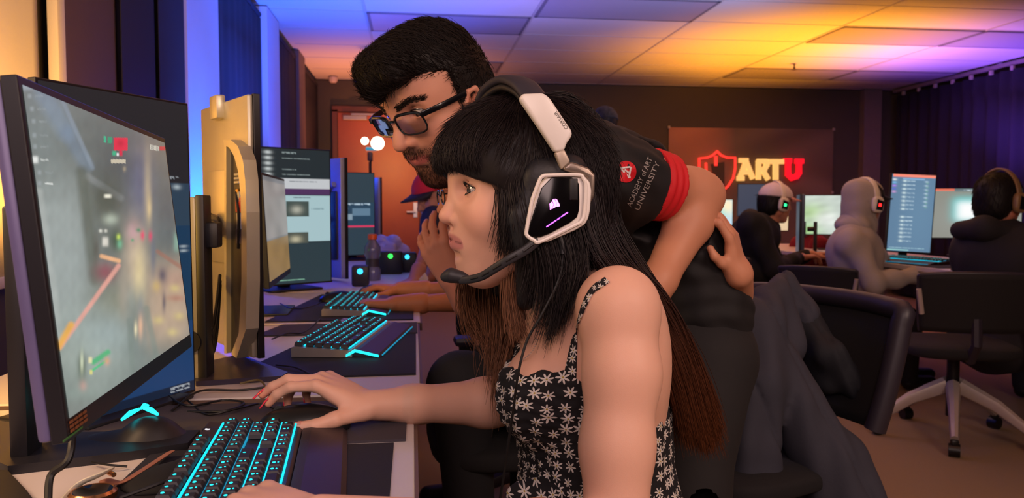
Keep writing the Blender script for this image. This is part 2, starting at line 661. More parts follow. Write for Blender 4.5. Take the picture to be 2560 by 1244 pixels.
# ceiling lights (off)
m_diff = M('diffuser_acrylic', '#a9a2ac', .35, var=.03, scale=80)
m_lf = M('fixture_frame', '#77727c', .5)
def troffer(ix, iy, label):
    x0 = -.33 + 1.22 * ix; y1 = 5.84 + .61 * iy
    t = thing('ceiling_light', label, 'ceiling light', (x0 + .61, y1 + .305, ZC))
    b = MB()
    b.box((x0 + .61, y1 + .02, ZC + .003), (1.2, .022, .008)); b.box((x0 + .61, y1 + .59, ZC + .003), (1.2, .022, .008))
    b.box((x0 + .02, y1 + .305, ZC + .003), (.022, .6, .008)); b.box((x0 + 1.2, y1 + .305, ZC + .003), (.022, .6, .008))
    b.build('frame', m_lf, t, False, True)
    b = MB(); b.box((x0 + .61, y1 + .305, ZC + .002), (1.16, .56, .006)); b.build('diffuser', m_diff, t, False, True)
troffer(0, 0, 'unlit recessed ceiling light over the bearded man, nearest of the fixtures by the blue wall')
troffer(0, -2, 'unlit recessed ceiling light at the top edge of the photo above the bearded man')
troffer(1, -1, 'unlit grey ceiling light above the white headset, top centre of the photo')
troffer(0, 3, 'unlit ceiling light partly hidden right behind the bearded man\'s hair')
troffer(3, 0, 'larger unlit ceiling light in the amber pool, nearer the camera')
troffer(3, 3, 'smaller unlit ceiling light in the amber pool, nearest the back wall')
troffer(4, 0, 'unlit ceiling light in the violet pool at the right edge, nearer the camera')
troffer(4, 3, 'unlit ceiling light in the violet pool beside the navy curtain, near the corner')
b = MB(); b.lathe([(.0, 0), (.03, 0), (.045, .02), (.05, .05), (.05, .06)], 20, (-.84, 8.75, ZC - .06)); tag(b.build('smoke_detector', M('detector_white', '#c8b8a8', .5), None, True), 'small white dome detector on the ceiling above the door corner', 'smoke detector')
b = MB(); b.lathe([(.012, 0), (.03, .004), (.008, .01), (.012, .03), (.006, .035), (.01, .06)], 14, (3.72, 7.4, ZC - .06)); tag(b.build('sprinkler_head', M('sprinkler_metal', '#7a6a4a', .4, .7), None, True), 'tiny metal sprinkler head under the amber ceiling tiles', 'sprinkler')
# ---------------------------------------------------------------- banner with the ART U sign
_sk = [0]
def strokes(b, pts, wd, y0, y1, m=0, closed=False):
    """flat strip letters in the XZ plane"""
    pts = [np.array(p, float) for p in pts]
    n = len(pts)
    for i in range(n if closed else n - 1):
        p, q = pts[i], pts[(i + 1) % n]
        d = (q - p) / (np.linalg.norm(q - p) + 1e-9); nn = np.array([-d[1], d[0]]) * wd / 2
        e = d * wd * .3; _sk[0] += 1; y0 = y0 - .0004 * (_sk[0] % 7 - 3)
        b.prism([tuple(p - e + nn), tuple(q + e + nn), tuple(q + e - nn), tuple(p - e - nn)][::-1], y0, y1, m)
yb = YB - .02
p0, p1 = at(1672, 318, yb), at(2083, 320, yb)
bx0, bx1, bz1 = p0[0], p1[0], p0[2]
bz0 = bz1 - 1.5
t = thing('wall_banner', 'brown cloth banner with a glowing red shield and ARTU letters on the back wall', 'banner', ((bx0 + bx1) / 2, yb, bz0))
nx, nz = 60, 40
V = []; Cc = []
rng = np.random.RandomState(4)
for j in range(nz + 1):
    for i in range(nx + 1):
        u, v = i / nx, j / nz
        V.append((bx0 + (bx1 - bx0) * u, yb - .006 + .004 * math.sin(u * 17 + v * 3), bz1 - (bz1 - bz0) * v))
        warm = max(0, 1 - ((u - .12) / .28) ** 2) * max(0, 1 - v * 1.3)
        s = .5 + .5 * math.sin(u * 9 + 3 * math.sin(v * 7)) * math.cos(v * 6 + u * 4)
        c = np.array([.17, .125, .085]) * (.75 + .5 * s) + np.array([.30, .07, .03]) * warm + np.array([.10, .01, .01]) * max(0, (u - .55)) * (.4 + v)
        Cc.append(c)
F = [[j * (nx + 1) + i, (j + 1) * (nx + 1) + i, (j + 1) * (nx + 1) + i + 1, j * (nx + 1) + i + 1] for j in range(nz) for i in range(nx)]
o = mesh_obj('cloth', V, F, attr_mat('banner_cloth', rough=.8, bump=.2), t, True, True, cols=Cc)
b = MB()
for (x, z) in ((bx0, bz1), (bx1, bz1), (bx1, bz1 - .75)): b.box((x, yb - .015, z), (.03, .01, .03), .003)
b.build('corner_pin', M('pin_light', '#b0a090', .4), t, False, True)
m_neon = M('neon_red', '#c02020', .4, em='#ff3a2e', es=1.3)
m_letr = M('lit_letter_cream', '#d8b070', .4, em='#ffc870', es=.85)
m_letu = M('lit_letter_red', '#c01020', .4, em='#ff1626', es=1.1)
def zp(px, py):
    q = at(px, py, yb - .03); return (q[0], q[2])
b = MB()
sh = [(1793, 378), (1803, 388), (1818, 394), (1838, 394), (1838, 420), (1833, 445), (1820, 465), (1796, 486), (1772, 465), (1756, 445), (1748, 420), (1748, 396), (1768, 394), (1782, 388)]
strokes(b, [zp(*p) for p in sh], .022, yb - .04, yb - .02, closed=True)
strokes(b, [zp(1790, 392), zp(1790, 412)], .035, yb - .035, yb - .02)
strokes(b, [zp(1765, 408), zp(1766, 432), zp(1785, 438)], .025, yb - .035, yb - .02)
b.build('shield_tube', m_neon, t, False, True)
b = MB(); b.prism([zp(1778, 410), zp(1812, 404), zp(1812, 470), zp(1790, 470)], yb - .012, yb - .02); b.build('shield_figure', M('shield_olive', '#4a4030', .7), t, False, True)
def letter(name, segs, wd, mat, pn='letter'):
    b = MB()
    for s_ in segs: strokes(b, [zp(*p) for p in s_], wd, yb - .06, yb - .02)
    return b.build(pn, mat, t, False, True)
letter('A', [[(1849, 444), (1864, 404)], [(1864, 404), (1880, 444)], [(1856, 431), (1874, 431)], [(1850, 401), (1866, 401)], [(1845, 446), (1856, 446)]], .055, m_letr)
letter('R', [[(1895, 446), (1895, 404)], [(1895, 403), (1912, 403), (1916, 413), (1910, 423), (1897, 424)], [(1905, 424), (1918, 446)]], .055, m_letr)
letter('T', [[(1922, 404), (1954, 404)], [(1938, 404), (1938, 446)]], .058, m_letr)
letter('U', [[(1969, 402), (1969, 436), (1978, 445), (1990, 441), (1996, 432), (1996, 404)], [(1990, 403), (2004, 403)], [(1962, 402), (1974, 402)]], .06, m_letu)
b = MB()
for k in range(6): b.box((zp(1880 + k * 7, 461)[0], yb - .03, zp(0, 461)[1]), (.022, .01, .028))
b.build('small_sign_line', m_letr, t, False, True)

# ================================================================== desks
ZD = .722
m_desk = M('desk_white_laminate', '#cfc4c2', .45, var=.02, scale=10)
m_edge = M('desk_edge_band', '#6a5248', .6)
m_leg = M('desk_leg_metal', '#2a2828', .5, .5)
def desk(label, x0, x1, y0, y1, group=None, mtop=None):
    t = thing('desk', label, 'desk', ((x0 + x1) / 2, (y0 + y1) / 2, 0), group=group)
    b = MB(); b.box(((x0 + x1) / 2, (y0 + y1) / 2, ZD - .013), (x1 - x0, y1 - y0, .026), .002); b.build('desktop', mtop or m_desk, t, False, True)
    b = MB()
    for xx in (x0 + .004, x1 + .002): b.box((xx, (y0 + y1) / 2, ZD - .014), (.006, y1 - y0 + .004, .022))
    for yy in (y0 - .002, y1 + .002): b.box(((x0 + x1) / 2, yy, ZD - .014), (x1 - x0, .005, .022))
    b.build('edge_band', m_edge, t, False, True)
    for xx in (x0 + .06, x1 - .12):
        for yy in (y0 + .06, y1 - .06):
            b = MB(); b.box((xx, yy, (ZD - .026) / 2), (.045, .045, ZD - .027), .004); b.build('leg', m_leg, t, False, True)
    return t
desk('white desk in front of the girl with the headset', -.80, 0.0, .30, 1.355)
desk('white desk just beyond the girl\'s mouse, under the gold monitor stand', -.80, .012, 1.395, 2.245)
desk('white desk under the blond forearms and third keyboard', -.80, .02, 2.27, 3.10)
desk('white desk with the bottle, near the red cap person', -.80, .02, 3.13, 4.9)
desk('long white desk with the bright portrait monitor in front of the grey hoodie', 2.78, 3.5, 3.2, 7.4)
# mouse pads
m_pad = M('black_pad_cloth', '#1d1a26', .85, var=.1, scale=400, bump=.1)
m_pad2 = M('grey_pad_cloth', '#3a333c', .85, var=.1, scale=400, bump=.1)
def pad(label, corners, mat, z=ZD, th=.004):
    P = np.array([[*c, 0] for c in corners], float)
    b = MB()
    V = [(p[0], p[1], z + .0006) for p in P] + [(p[0], p[1], z + th) for p in P]
    n = len(P)
    F = [list(range(n))[::-1], [n + i for i in range(n)]] + [[i, (i + 1) % n, n + (i + 1) % n, n + i] for i in range(n)]
    b.add(V, F)
    o = b.build('mouse_pad', mat)
    return tag(fixn(o), label, 'mouse pad')
pad('large black mouse pad under the nearest keyboard', [(-.345, .50), (-.028, .50), (-.028, 1.085), (-.345, 1.085)], m_pad)
pad('dark grey mouse pad under the girl\'s mouse hand', [(-.50, 1.095), (-.012, 1.10), (-.010, 1.335), (-.46, 1.34)], m_pad2)
pad('black mouse pad under the second keyboard', [(-.36, 1.53), (.004, 1.54), (.006, 2.03), (-.24, 2.03)], m_pad)
pad('smaller dark pad between the second and third keyboards', [(-.40, 2.05), (.010, 2.05), (.010, 2.235), (-.36, 2.235)], m_pad2)
pad('dark pad under the third keyboard', [(-.42, 2.30), (.0, 2.30), (.0, 3.0), (-.34, 3.0)], m_pad)
pad('black pad on the far right desk under the cyan keyboard', [(2.80, 3.9), (3.1, 3.9), (3.1, 4.9), (2.80, 4.9)], m_pad)
# ================================================================== monitors
m_case = M('monitor_case_black', '#1c1a20', .45, var=.05)
m_casep = M('monitor_case_grey', '#4a4660', .35, .2, var=.05)
m_slv = M('monitor_stand_silver', '#c0b8a4', .35, .5, var=.04)
m_bez = M('monitor_bezel', '#17151c', .4, var=.05)
m_silk = M('port_metal', '#9aa0b0', .35, .7)
m_redp = M('port_red', '#d04028', .5)

def screen_frame(c, yaw, tilt, roll=0):
    n = np.array([math.cos(yaw) * math.cos(tilt), math.sin(yaw) * math.cos(tilt), math.sin(tilt)])
    r = np.array([-math.sin(yaw), math.cos(yaw), 0.])
    u = np.cross(n, r)
    r, u = r * math.cos(roll) + u * math.sin(roll), u * math.cos(roll) - r * math.sin(roll)
    X = np.eye(4); X[:3, 0] = r; X[:3, 1] = -n; X[:3, 2] = u; X[:3, 3] = c
    return X   # local x = viewer's right, -y = towards viewer, z = up

def paint(nx, ny, fn):
    u = np.linspace(0, 1, nx)[None, :].repeat(ny, 0); v = np.linspace(0, 1, ny)[:, None].repeat(nx, 1)
    return fn(u, v)

class Canvas:
    def __init__(s, nx, ny, bg):
        s.u = np.linspace(0, 1, nx)[None, :].repeat(ny, 0); s.v = np.linspace(0, 1, ny)[:, None].repeat(nx, 1)
        s.nx, s.ny = nx, ny
        s.C = np.zeros((ny, nx, 3)) + np.array(hexc(bg)[:3])
    def rect(s, u0, v0, u1, v1, c, a=1.0):
        m = ((s.u >= u0) & (s.u <= u1) & (s.v >= v0) & (s.v <= v1))[..., None] * a
        s.C = s.C * (1 - m) + np.array(hexc(c)[:3]) * m; return s
    def blob(s, u, v, ru, rv, c, a=1.0, p=2, ang=0):
        x = (s.u - u); y = (s.v - v)
        x, y = x * math.cos(ang) + y * math.sin(ang), -x * math.sin(ang) + y * math.cos(ang)
        m = (np.exp(-((np.abs(x) / ru) ** p + (np.abs(y) / rv) ** p)) * a)[..., None]
        s.C = s.C * (1 - m) + np.array(hexc(c)[:3]) * m; return s
    def line(s, p, q, wd, c, a=1.0):
        p = np.array(p); q = np.array(q); d = q - p; L = d @ d
        t = np.clip(((s.u - p[0]) * d[0] + (s.v - p[1]) * d[1]) / L, 0, 1)
        D = np.hypot(s.u - p[0] - t * d[0], s.v - p[1] - t * d[1])
        m = (np.clip(1.5 - D / wd, 0, 1) * a)[..., None]
        s.C = s.C * (1 - m) + np.array(hexc(c)[:3]) * m; return s
    def text(s, u, v, wd, h, c, seed=0, a=1.0, gap=.35):
        rr = random.Random(seed); x = u
        while x < u + wd:
            ww = h * rr.uniform(.5, 1.4) * s.ny / s.nx * 1.2
            s.rect(x, v, min(x + ww, u + wd), v + h * rr.uniform(.7, 1), c, a * rr.uniform(.6, 1)); x += ww + h * gap * .5
        return s
    def noise(s, amp, fu, fv, seed=0):
        rr = np.random.RandomState(seed); N = np.zeros_like(s.u)
        for k in range(6):
            a = rr.uniform(-1, 1, 2) * (fu, fv); N += np.sin(6.28 * (a[0] * s.u + a[1] * s.v) + rr.uniform(0, 6.28))
        s.C = s.C * (1 + amp * N[..., None] / 2.5); return s

def monitor(label, c, yaw, tilt, w, h, cv, es, roll=0, stand='simple', base=None, case=None, bez=.008, bot=.018, th=.022, group=None, plate=True, stmat=None):
    X = screen_frame(np.array(c, float), yaw, tilt, roll)
    case = case or m_case
    nrm = -X[:3, 1]
    bx = base if base is not None else (c[0] - nrm[0] * .12, c[1] - nrm[1] * .12)
    t = thing('monitor', label, 'monitor', (bx[0], bx[1], ZD), group=group)
    b = MB()
    b.box((0, .007, 0), (w, .014, h), .0012, X=X)
    b.build('front_frame', m_bez, t, False, True)
    b = MB()
    b.box((0, .014 + th / 2, 0), (w - .004, th, h - .004), .004, X=X)
    b.build('rear_housing', case, t, True, True)
    iw, ih = w - 2 * bez, h - bez - bot
    oz = (bot - bez) / 2
    nx, ny = cv.nx, cv.ny
    gx = (cv.u - .5) * iw; gz = (.5 - cv.v) * ih + oz
    V = np.stack([gx, np.full_like(gx, -.0006), gz], -1).reshape(-1, 3)
    V = V @ X[:3, :3].T + X[:3, 3]
    ii = np.arange(nx * ny).reshape(ny, nx)
    Q = np.stack([ii[:-1, :-1], ii[1:, :-1], ii[1:, 1:], ii[:-1, 1:]], -1).reshape(-1, 4)
    mesh_obj('screen', V, Q, attr_mat('screen_lit_%02d' % int(es * 10), rough=.35, emis=es), t, False, True, cols=np.clip(cv.C.reshape(-1, 3), 0, 4))
    # stand
    if stand:
        sm = stmat or m_case
        zc = c[2]
        hub = np.array(c) - nrm * (.014 + th + .03)
        colp = np.array([bx[0], bx[1]])
        ztop = zc + .05 if stand == 'simple' else stand
        nd = np.array([nrm[0], nrm[1]]); nd /= np.linalg.norm(nd); sd = np.array([-nd[1], nd[0]])
        Xs = np.eye(4); Xs[:3, 0] = [sd[0], sd[1], 0]; Xs[:3, 1] = [-nd[0], -nd[1], 0]; Xs[:3, 3] = [colp[0], colp[1], ZD]
        b = MB(); b.box((0, 0, (ztop - ZD) / 2 + .006), (.05, .022, ztop - ZD - .006), .004, X=Xs)
        b.build('stand_column', sm, t, True, True)
        b = MB(); b.tube([[colp[0], colp[1], zc], list(hub)], .016, 12); b.build('arm', m_case, t, True, True)
        b = MB(); b.box((0, .014 + th + .008, 0), (.11, .016, .11), .004, X=X); b.build('mount_plate', m_casep, t, True, True)
        if plate:
            b = MB(); b.box((0, -.03, .005), (.22, .18, .008), .003, X=Xs); b.build('base_plate', m_case, t, True, True)
    return t, X

# --- the nearest monitor: a hazy game scene
cv = Canvas(330, 300, '#707874')
_X = screen_frame(np.array((-.341, 1.005, .999)), .075, .105, -.016)
_iw, _ih, _oz = .545 - .016, .325 - .028, .006
_P = np.stack([(cv.u - .5) * _iw, 0 * cv.u, (.5 - cv.v) * _ih + _oz], -1) @ _X[:3, :3].T + _X[:3, 3] - _c
_z = _P @ _f
_uv0 = (cv.u, cv.v)
cv.u, cv.v = 1280 + FPX * (_P @ _r) / _z, 622 - FPX * (_P @ _u) / _z     # the game picture, laid out on the flat screen
cv.blob(110, 330, 70, 130, '#7e8a8a', .7).blob(300, 400, 90, 110, '#4e565a', .8).blob(240, 300, 60, 60, '#66706e', .6).blob(380, 370, 50, 40, '#857c70', .6)
cv.line((108, 235), (165, 330), 22, '#7f93a6', .55).line((165, 330), (215, 415), 16, '#73879c', .55).line((215, 440), (300, 495), 8, '#9aa0a4', .55).line((150, 240), (230, 420), 5, '#8c9cac', .5)
cv.blob(150, 640, 75, 200, '#9ea8a6', .9, 4).blob(265, 500, 50, 60, '#4a5246', .75).line((203, 430), (236, 700), 14, '#5c645a', .7).line((95, 480), (150, 860), 10, '#b4bab6', .5)
cv.blob(352, 470, 34, 110, '#64688c', .6).blob(368, 470, 9, 90, '#b8a88c', .75).blob(372, 520, 6, 30, '#e0c896', .8).blob(420, 520, 30, 120, '#4c5660', .6)
cv.blob(225, 880, 110, 120, '#a6b2aa', .85).blob(300, 760, 60, 60, '#8c8c74', .6).blob(270, 830, 70, 50, '#9cacac', .7)
cv.blob(420, 760, 60, 110, '#bda48c', .9, 4).blob(440, 700, 40, 30, '#b49080', .7).line((392, 628), (452, 668), 5, '#a07060', .7).blob(445, 605, 12, 24, '#86aa9a', .9, 4)
cv.blob(335, 650, 30, 90, '#c8b49c', .85).blob(347, 690, 14, 70, '#e2cf9e', .8).blob(332, 580, 16, 26, '#c49ca0', .8).blob(310, 740, 14, 50, '#a89e90', .7).blob(330, 760, 18, 40, '#8c9894', .6)
cv.blob(275, 548, 18, 14, '#b4c0b0', .85).blob(290, 600, 16, 26, '#34503c', .85).blob(295, 592, 5, 7, '#c8e060', .9).blob(298, 610, 7, 12, '#7cc8a0', .7).blob(262, 604, 8, 12, '#e4e0d4', .85, 4).blob(250, 577, 4, 4, '#f0f0e4', .9).blob(263, 577, 4, 4, '#e0e0d4', .9)
cv.blob(262, 680, 26, 24, '#98505c', .8).line((252, 640), (296, 652), 5, '#f2b888', .85).line((148, 868), (295, 664), 5.5, '#e2a496', .9).line((144, 868), (176, 812), 8, '#eeb048', .85).blob(240, 620, 8, 30, '#50463c', .5)
for q in ((355, 588), (375, 590)): cv.blob(q[0], q[1], 5, 12, '#e04c6c', .9)
cv.blob(345, 575, 6, 5, '#308860', .8).blob(330, 600, 4, 4, '#40a070', .8).blob(382, 640, 7, 50, '#6a7080', .7).blob(405, 688, 12, 22, '#565262', .85).blob(409, 755, 5, 26, '#5c5862', .8).blob(390, 715, 10, 14, '#d8b860', .5)
for q in ((436, 720), (447, 790), (395, 800), (430, 830)): cv.blob(q[0], q[1], 13, 10, '#d6c47e', .6)
cv.blob(440, 745, 22, 8, '#b06a58', .5).blob(350, 770, 10, 46, '#7a868c', .7).blob(337, 825, 18, 46, '#6a7672', .75).blob(350, 815, 6, 28, '#e6b898', .9).blob(338, 822, 4, 18, '#ece0b8', .9).line((365, 770), (392, 905), 7, '#7e8a82', .6).line((322, 800), (330, 930), 6, '#7c8880', .6)
cv.blob(203, 915, 11, 34, '#3c4a34', .85).blob(203, 905, 4, 26, '#dfe8c8', .8).blob(206, 965, 9, 14, '#c89c90', .7).blob(196, 985, 60, 16, '#8c9c94', .5)
cv.line((232, 905), (268, 880), 6.5, '#4cb478', .9).line((230, 925), (266, 900), 3, '#50c080', .9).blob(224, 900, 5, 8, '#ece2b0', .9, 4).blob(226, 930, 4, 6, '#e0d880', .9, 4).blob(266, 902, 7, 10, '#e0a080', .8)
cv.noise(.03, .03, .02, 3).noise(.025, .07, .03, 5)
m = cv.rect(283, 344, 318, 376, '#e0284a', .95).blob(300, 358, 8, 8, '#b41838', .7).rect(258, 340, 264, 356, '#34b890', .9).rect(268, 342, 279, 358, '#2c9c74', .9)
cv.blob(284, 383, 5, 6, '#30b488', .95, 4).blob(293, 386, 3, 4, '#f0f0f0', .9, 4).blob(301, 382, 4, 8, '#e02448', .95, 4).rect(276, 398, 313, 408, '#d6ccb4', .8).blob(310, 422, 4, 6, '#b8a888', .6).blob(268, 490, 9, 5, '#ecead8', .95, 4)
for k in range(7): cv.rect(374 + k * 3.2, 361 + k * .7, 376 + k * 3.2, 374 + k * .5, '#dcdcd0', .85)
cv.rect(398, 366, 412, 376, '#c83040', .85).blob(60, 212, 26, 14, '#a8b4c0', .6, 4)
for k, q in enumerate(((72, 240), (78, 272), (82, 303), (84, 338), (86, 366), (86, 399), (97, 431), (97, 458))):
    bright = k in (5,)
    cv.blob(q[0], q[1], 8 if bright else 5, 9 if bright else 6, '#e6eae6' if bright else '#a2acb0', .95 if bright else .55, 4)
    for j in range(6): cv.rect(q[0] + 14 + j * 3.4, q[1] - 2, q[0] + 16.4 + j * 3.4, q[1] + 3, '#e6eae6' if k in (5, 7) else '#9aa4a6', .85 if k in (5, 7) else .55)
cv.u, cv.v = _uv0
tA, XA = monitor('nearest large monitor showing a hazy game scene, at the left edge', (-.341, 1.005, .999), .075, .105, .545, .325, cv, 1.0, roll=-.016, case=M('monitor_case_lilac', '#6c6490', .4, .1), bez=.008, bot=.020, th=.012, stand='simple', base=(-.50, 1.08), plate=False)  # purple light from behind is painted into this case colour
b = MB()
for k in range(3):
    for q in range(4): b.box((-.262 + q * .012, -.001, -.146 - k * .004), (.009, .0006, .0024), X=XA)
b.build('spec_sticker', M('sticker_orange', '#8a5028', .5), tA, False, True)
b = MB(); b.box((-.262, -.001, -.1575), (.05, .0006, .0016), X=XA); b.build('rainbow_line', M('sticker_green', '#407838', .5), tA, False, True)
# --- tall monitor behind it: chat window on a blue desktop
cv = Canvas(90, 220, '#2c2e33')
cv.rect(0, .27, 1, 1, '#1d3a5e').rect(0, .27, 1, .42, '#38536a').rect(0, .42, 1, .75, '#1e4a6e').rect(0, .75, 1, .965, '#234f86').rect(0, .965, 1, 1, '#182c48')
cv.text(.62, .25, .3, .006, '#b8c0c8', 1).blob(.78, .285, .03, .008, '#d0e0e8').blob(.9, .285, .03, .008, '#d0e0e8').blob(.94, .49, .03, .004, '#d8e8f0').blob(.94, .505, .03, .004, '#d8e8f0')
cv.text(.80, .972, .16, .006, '#e0e8f0', 2).text(.80, .984, .16, .006, '#e0e8f0', 3).text(.05, .975, .25, .012, '#8ac8f0', 4).rect(0, .985, .3, .995, '#2a90e0')
monitor('tall portrait monitor with a plain dark top and blue desktop, behind the nearest monitor', (-.452, 1.312, .977), -.45, .007, .30, .508, cv, .55, bez=.004, bot=.005, th=.016, stand='simple', base=(-.53, 1.35))
# --- gold lit portrait monitor seen from behind, with its column, arm and cables
cG = (-.382, 1.785, 1.010)
cv = Canvas(20, 20, '#8a9aa8')
tC, XC = monitor('portrait monitor seen from behind, lit gold, on the tall stand left of the bearded man', cG, .53, .003, .316, .535, cv, .8, case=m_slv, stand=None, bez=.006, bot=.006, th=.012)
# raised shell with a curved arch around a black port recess
XCi = np.linalg.inv(XC)
def onC(px, py, off=.026):
    o = XCi[:3, :3] @ _c + XCi[:3, 3]; d = XCi[:3, :3] @ ray(px, py); t = (off - o[1]) / d[1]; q = o + d * t; return (q[0], q[2])
inner = [onC(*p) for p in ((588, 364), (600, 370), (613, 392), (623, 430), (629, 490), (631, 580), (631, 700), (624, 830), (604, 882))]
outer = [onC(*p) for p in ((584, 350), (604, 350), (622, 366), (635, 400), (641, 450), (644, 530), (645, 700), (642, 820), (618, 892))]
b = MB(); b.prism(outer + inner[::-1], .022, .048, X=XC); fixn(b.build('arch_trim', m_slv, tC, False, True))
b = MB(); b.prism([onC(585, 352), onC(590, 362), onC(590, 880), onC(584, 880)], .022, .046, X=XC); fixn(b.build('shell_edge', m_slv, tC, False, True))
low = [onC(*p) for p in ((645, 700), (645, 820), (632, 860), (600, 888), (588, 880))]
b = MB(); b.prism(inner + [onC(590, 875)], .022, .036, X=XC); fixn(b.build('port_recess', m_case, tC, False, True))
def pbox(px, py, w_, h_, mat, nm, off=.036, th=.008):
    x, z = onC(px, py, off); b = MB(); b.box((x, off + th / 2, z), (w_, th, h_), .0015, X=XC); return b.build(nm, mat, tC, False, True)
for k in range(3): pbox(600, 436 + k * 10, .030, .006, m_silk, 'port')
pbox(601, 478, .014, .010, M('plug_gold', '#c09030', .3, .8), 'gold_plug'); pbox(603, 492, .026, .022, m_silk, 'bracket'); pbox(604, 512, .030, .030, m_redp, 'red_plug')
pbox(606, 560, .026, .045, m_silk, 'port'); pbox(606, 590, .034, .030, m_casep, 'port_cover')
b = MB(); b.tube(spline([(*[onC(612, 480)[0]], .044, onC(612, 480)[1]), (onC(622, 540)[0], .046, onC(622, 540)[1]), (onC(618, 620)[0], .044, onC(618, 620)[1])], 12), .003, 6, X=XC); b.build('cable', m_case, tC, True, True)
b = MB(); b.box((.03, .030, .02), (.12, .006, .20), .002, X=XC); b.build('vesa_cover', m_slv, tC, True, True)
b = MB(); b.box((.012, .032, .255), (.05, .02, .05), .004, X=XC); b.build('top_clip', m_slv, tC, True, True)
# stand
SCx, SCy = -.415, 1.545
hub = np.array([.02, .055, .0]) @ XC[:3, :3].T + XC[:3, 3]
b = MB(); b.box((SCx - .004, SCy, (1.075 + ZD) / 2), (.040, .05, 1.075 - ZD - .012), .003); b.build('stand_column', m_slv, tC, True, True)
b = MB(); b.box((SCx + .024, SCy, (1.078 + ZD) / 2), (.016, .056, 1.078 - ZD - .010), .003); b.build('column_rail', m_case, tC, True, True)
b = MB(); b.tube([[SCx, SCy - .026, .80], [SCx, SCy - .03, .80]], .022, 20); b.build('cable_hole', m_case, tC, True, True)
b = MB(); b.tube([[SCx + .03, SCy + .01, 1.0], [(SCx + hub[0]) / 2 + .02, (SCy + hub[1]) / 2, 1.005], list(hub)], .017, 14); b.box((SCx + .040, SCy + .005, .998), (.026, .04, .048), .005); b.build('arm', m_case, tC, True, True)
b = MB(); dirv = hub - np.array([SCx, SCy, 1.0]); dirv /= np.linalg.norm(dirv); b.tube([list(hub - dirv * .03), list(hub + dirv * .018)], .029, 8); b.build('swivel_hub', M('hub_grey', '#5a5048', .5, .3), tC, False, True)
b = MB(); P = [atz(490, 966, ZD), atz(470, 925, ZD), atz(600, 896, ZD), atz(720, 942, ZD), atz(705, 952, ZD)]
n = len(P)
b.add([(p[0], p[1], ZD + .0008) for p in P] + [(p[0], p[1], ZD + .010) for p in P], [list(range(n))[::-1], [n + i for i in range(n)]] + [[i, (i + 1) % n, n + (i + 1) % n, n + i] for i in range(n)])
o = b.build('base_plate', M('stand_base_violet', '#3a3348', .35, .4), tC, False, True); fixn(o)
for k, (dz, sag) in enumerate(((0, .02), (-.012, .035), (-.02, .05))):
    p = np.array([-.07, .06, -.10 + dz]) @ XC[:3, :3].T + XC[:3, 3]; q = np.array([SCx + .03, SCy + .01, .82 + dz])
    b = MB(); b.tube(spline([p, p * .6 + q * .4 - [0, 0, sag], q * .8 + p * .2 - [0, 0, sag], q], 20), .0035, 6); b.build('cable', M('cable_black', '#0c0b0e', .5), tC, True, True)
# --- third station: landscape screen seen edge-on and tall web page monitor
cv = Canvas(40, 60, '#8a8c90'); cv.rect(0, .05, 1, .6, '#a6a09c').rect(0, .62, 1, 1, '#a08050').noise(.1, 3, 4, 1)
monitor('monitor seen at a steep angle, grey and tan picture, in front of the web page', (-.418, 2.53, .985), .045, .05, .545, .325, cv, .7, case=M('case_greytan', '#6a6468', .5), stand='simple', base=(-.50, 2.53))
cv = Canvas(80, 160, '#2f3e46')
cv.rect(0, .0, 1, .22, '#26343a').rect(.15, .22, 1, .30, '#e0e4e8').rect(.15, .29, 1, .335, '#5a3a6a').rect(.2, .345, 1, .69, '#bfe0e6').rect(.35, .385, .68, .50, '#4c5c58').blob(.5, .45, .08, .03, '#c8c8b8').rect(.35, .62, .66, .70, '#586058').blob(.48, .67, .08, .025, '#d8d0b0')
cv.rect(0, .70, 1, 1, '#32464e').text(.45, .355, .25, .008, '#404858', 2).text(.72, .44, .2, .008, '#98b8c0', 3).text(.4, .235, .4, .01, '#808890', 5)
for k in range(5): cv.blob(.10, .03 + k * .04, .05, .012, '#e8f0f0').text(.3, .025 + k * .04, .4 * ((k + 1) % 3) / 2, .008, '#a0b0b0', k)
cv.text(.1, .97, .5, .01, '#a0e0c0', 6)
pD = at(742, 541, 3.15)
monitor('tall portrait monitor with a web page and photos, left of the blue lit one', (pD[0], pD[1], pD[2]), -.95, 0, .30, .53, cv, .75, bez=.005, bot=.006, th=.018)
# --- blue lit back of a portrait monitor, then a far dark portrait monitor and another blue back
cv = Canvas(10, 10, '#8090a0')
pE = at(824, 545, 3.65)
m_bback = M('monitor_case_pale', '#9aa0b4', .4, .2)
tE, XE = monitor('blue lit back of a portrait monitor beyond the web page', tuple(pE), .62, 0, .32, .53, cv, .8, case=m_bback, stand='simple', base=(pE[0] - .14, pE[1] - .10), bez=.006, bot=.006)
b = MB(); b.box((-.10, .042, -.03), (.07, .008, .30), .004, X=XE); b.build('port_recess', m_case, tE, True, True)
b = MB(); b.tube(spline([(-.055, .045, -.18), (-.05, .045, .05), (-.075, .045, .13), (-.12, .045, .15)], 16), .012, 8, X=XE); b.build('arch_trim', m_bback, tE, True, True)
pF = at(881, 535, 4.9)
cv = Canvas(50, 100, '#324650')
cv.rect(0, .36, 1, .66, '#2c4a60').text(.1, .37, .8, .016, '#c8e0f0', 2).text(.1, .42, .3, .02, '#a8c0d0', 4).rect(.5, .43, .9, .52, '#6888a0').rect(.2, .50, .5, .57, '#90a8b8').rect(0, .64, 1, .665, '#f04068')
monitor('dark portrait monitor with one pink line across its screen', tuple(pF), -1.15, 0, .29, .51, cv, .8, bez=.005, bot=.006)
pH = at(912, 540, 5.25)
monitor('second blue lit monitor back beside the wooden door', tuple(pH), .9, 0, .30, .5, Canvas(6, 6, '#506070'), .5, case=m_bback)
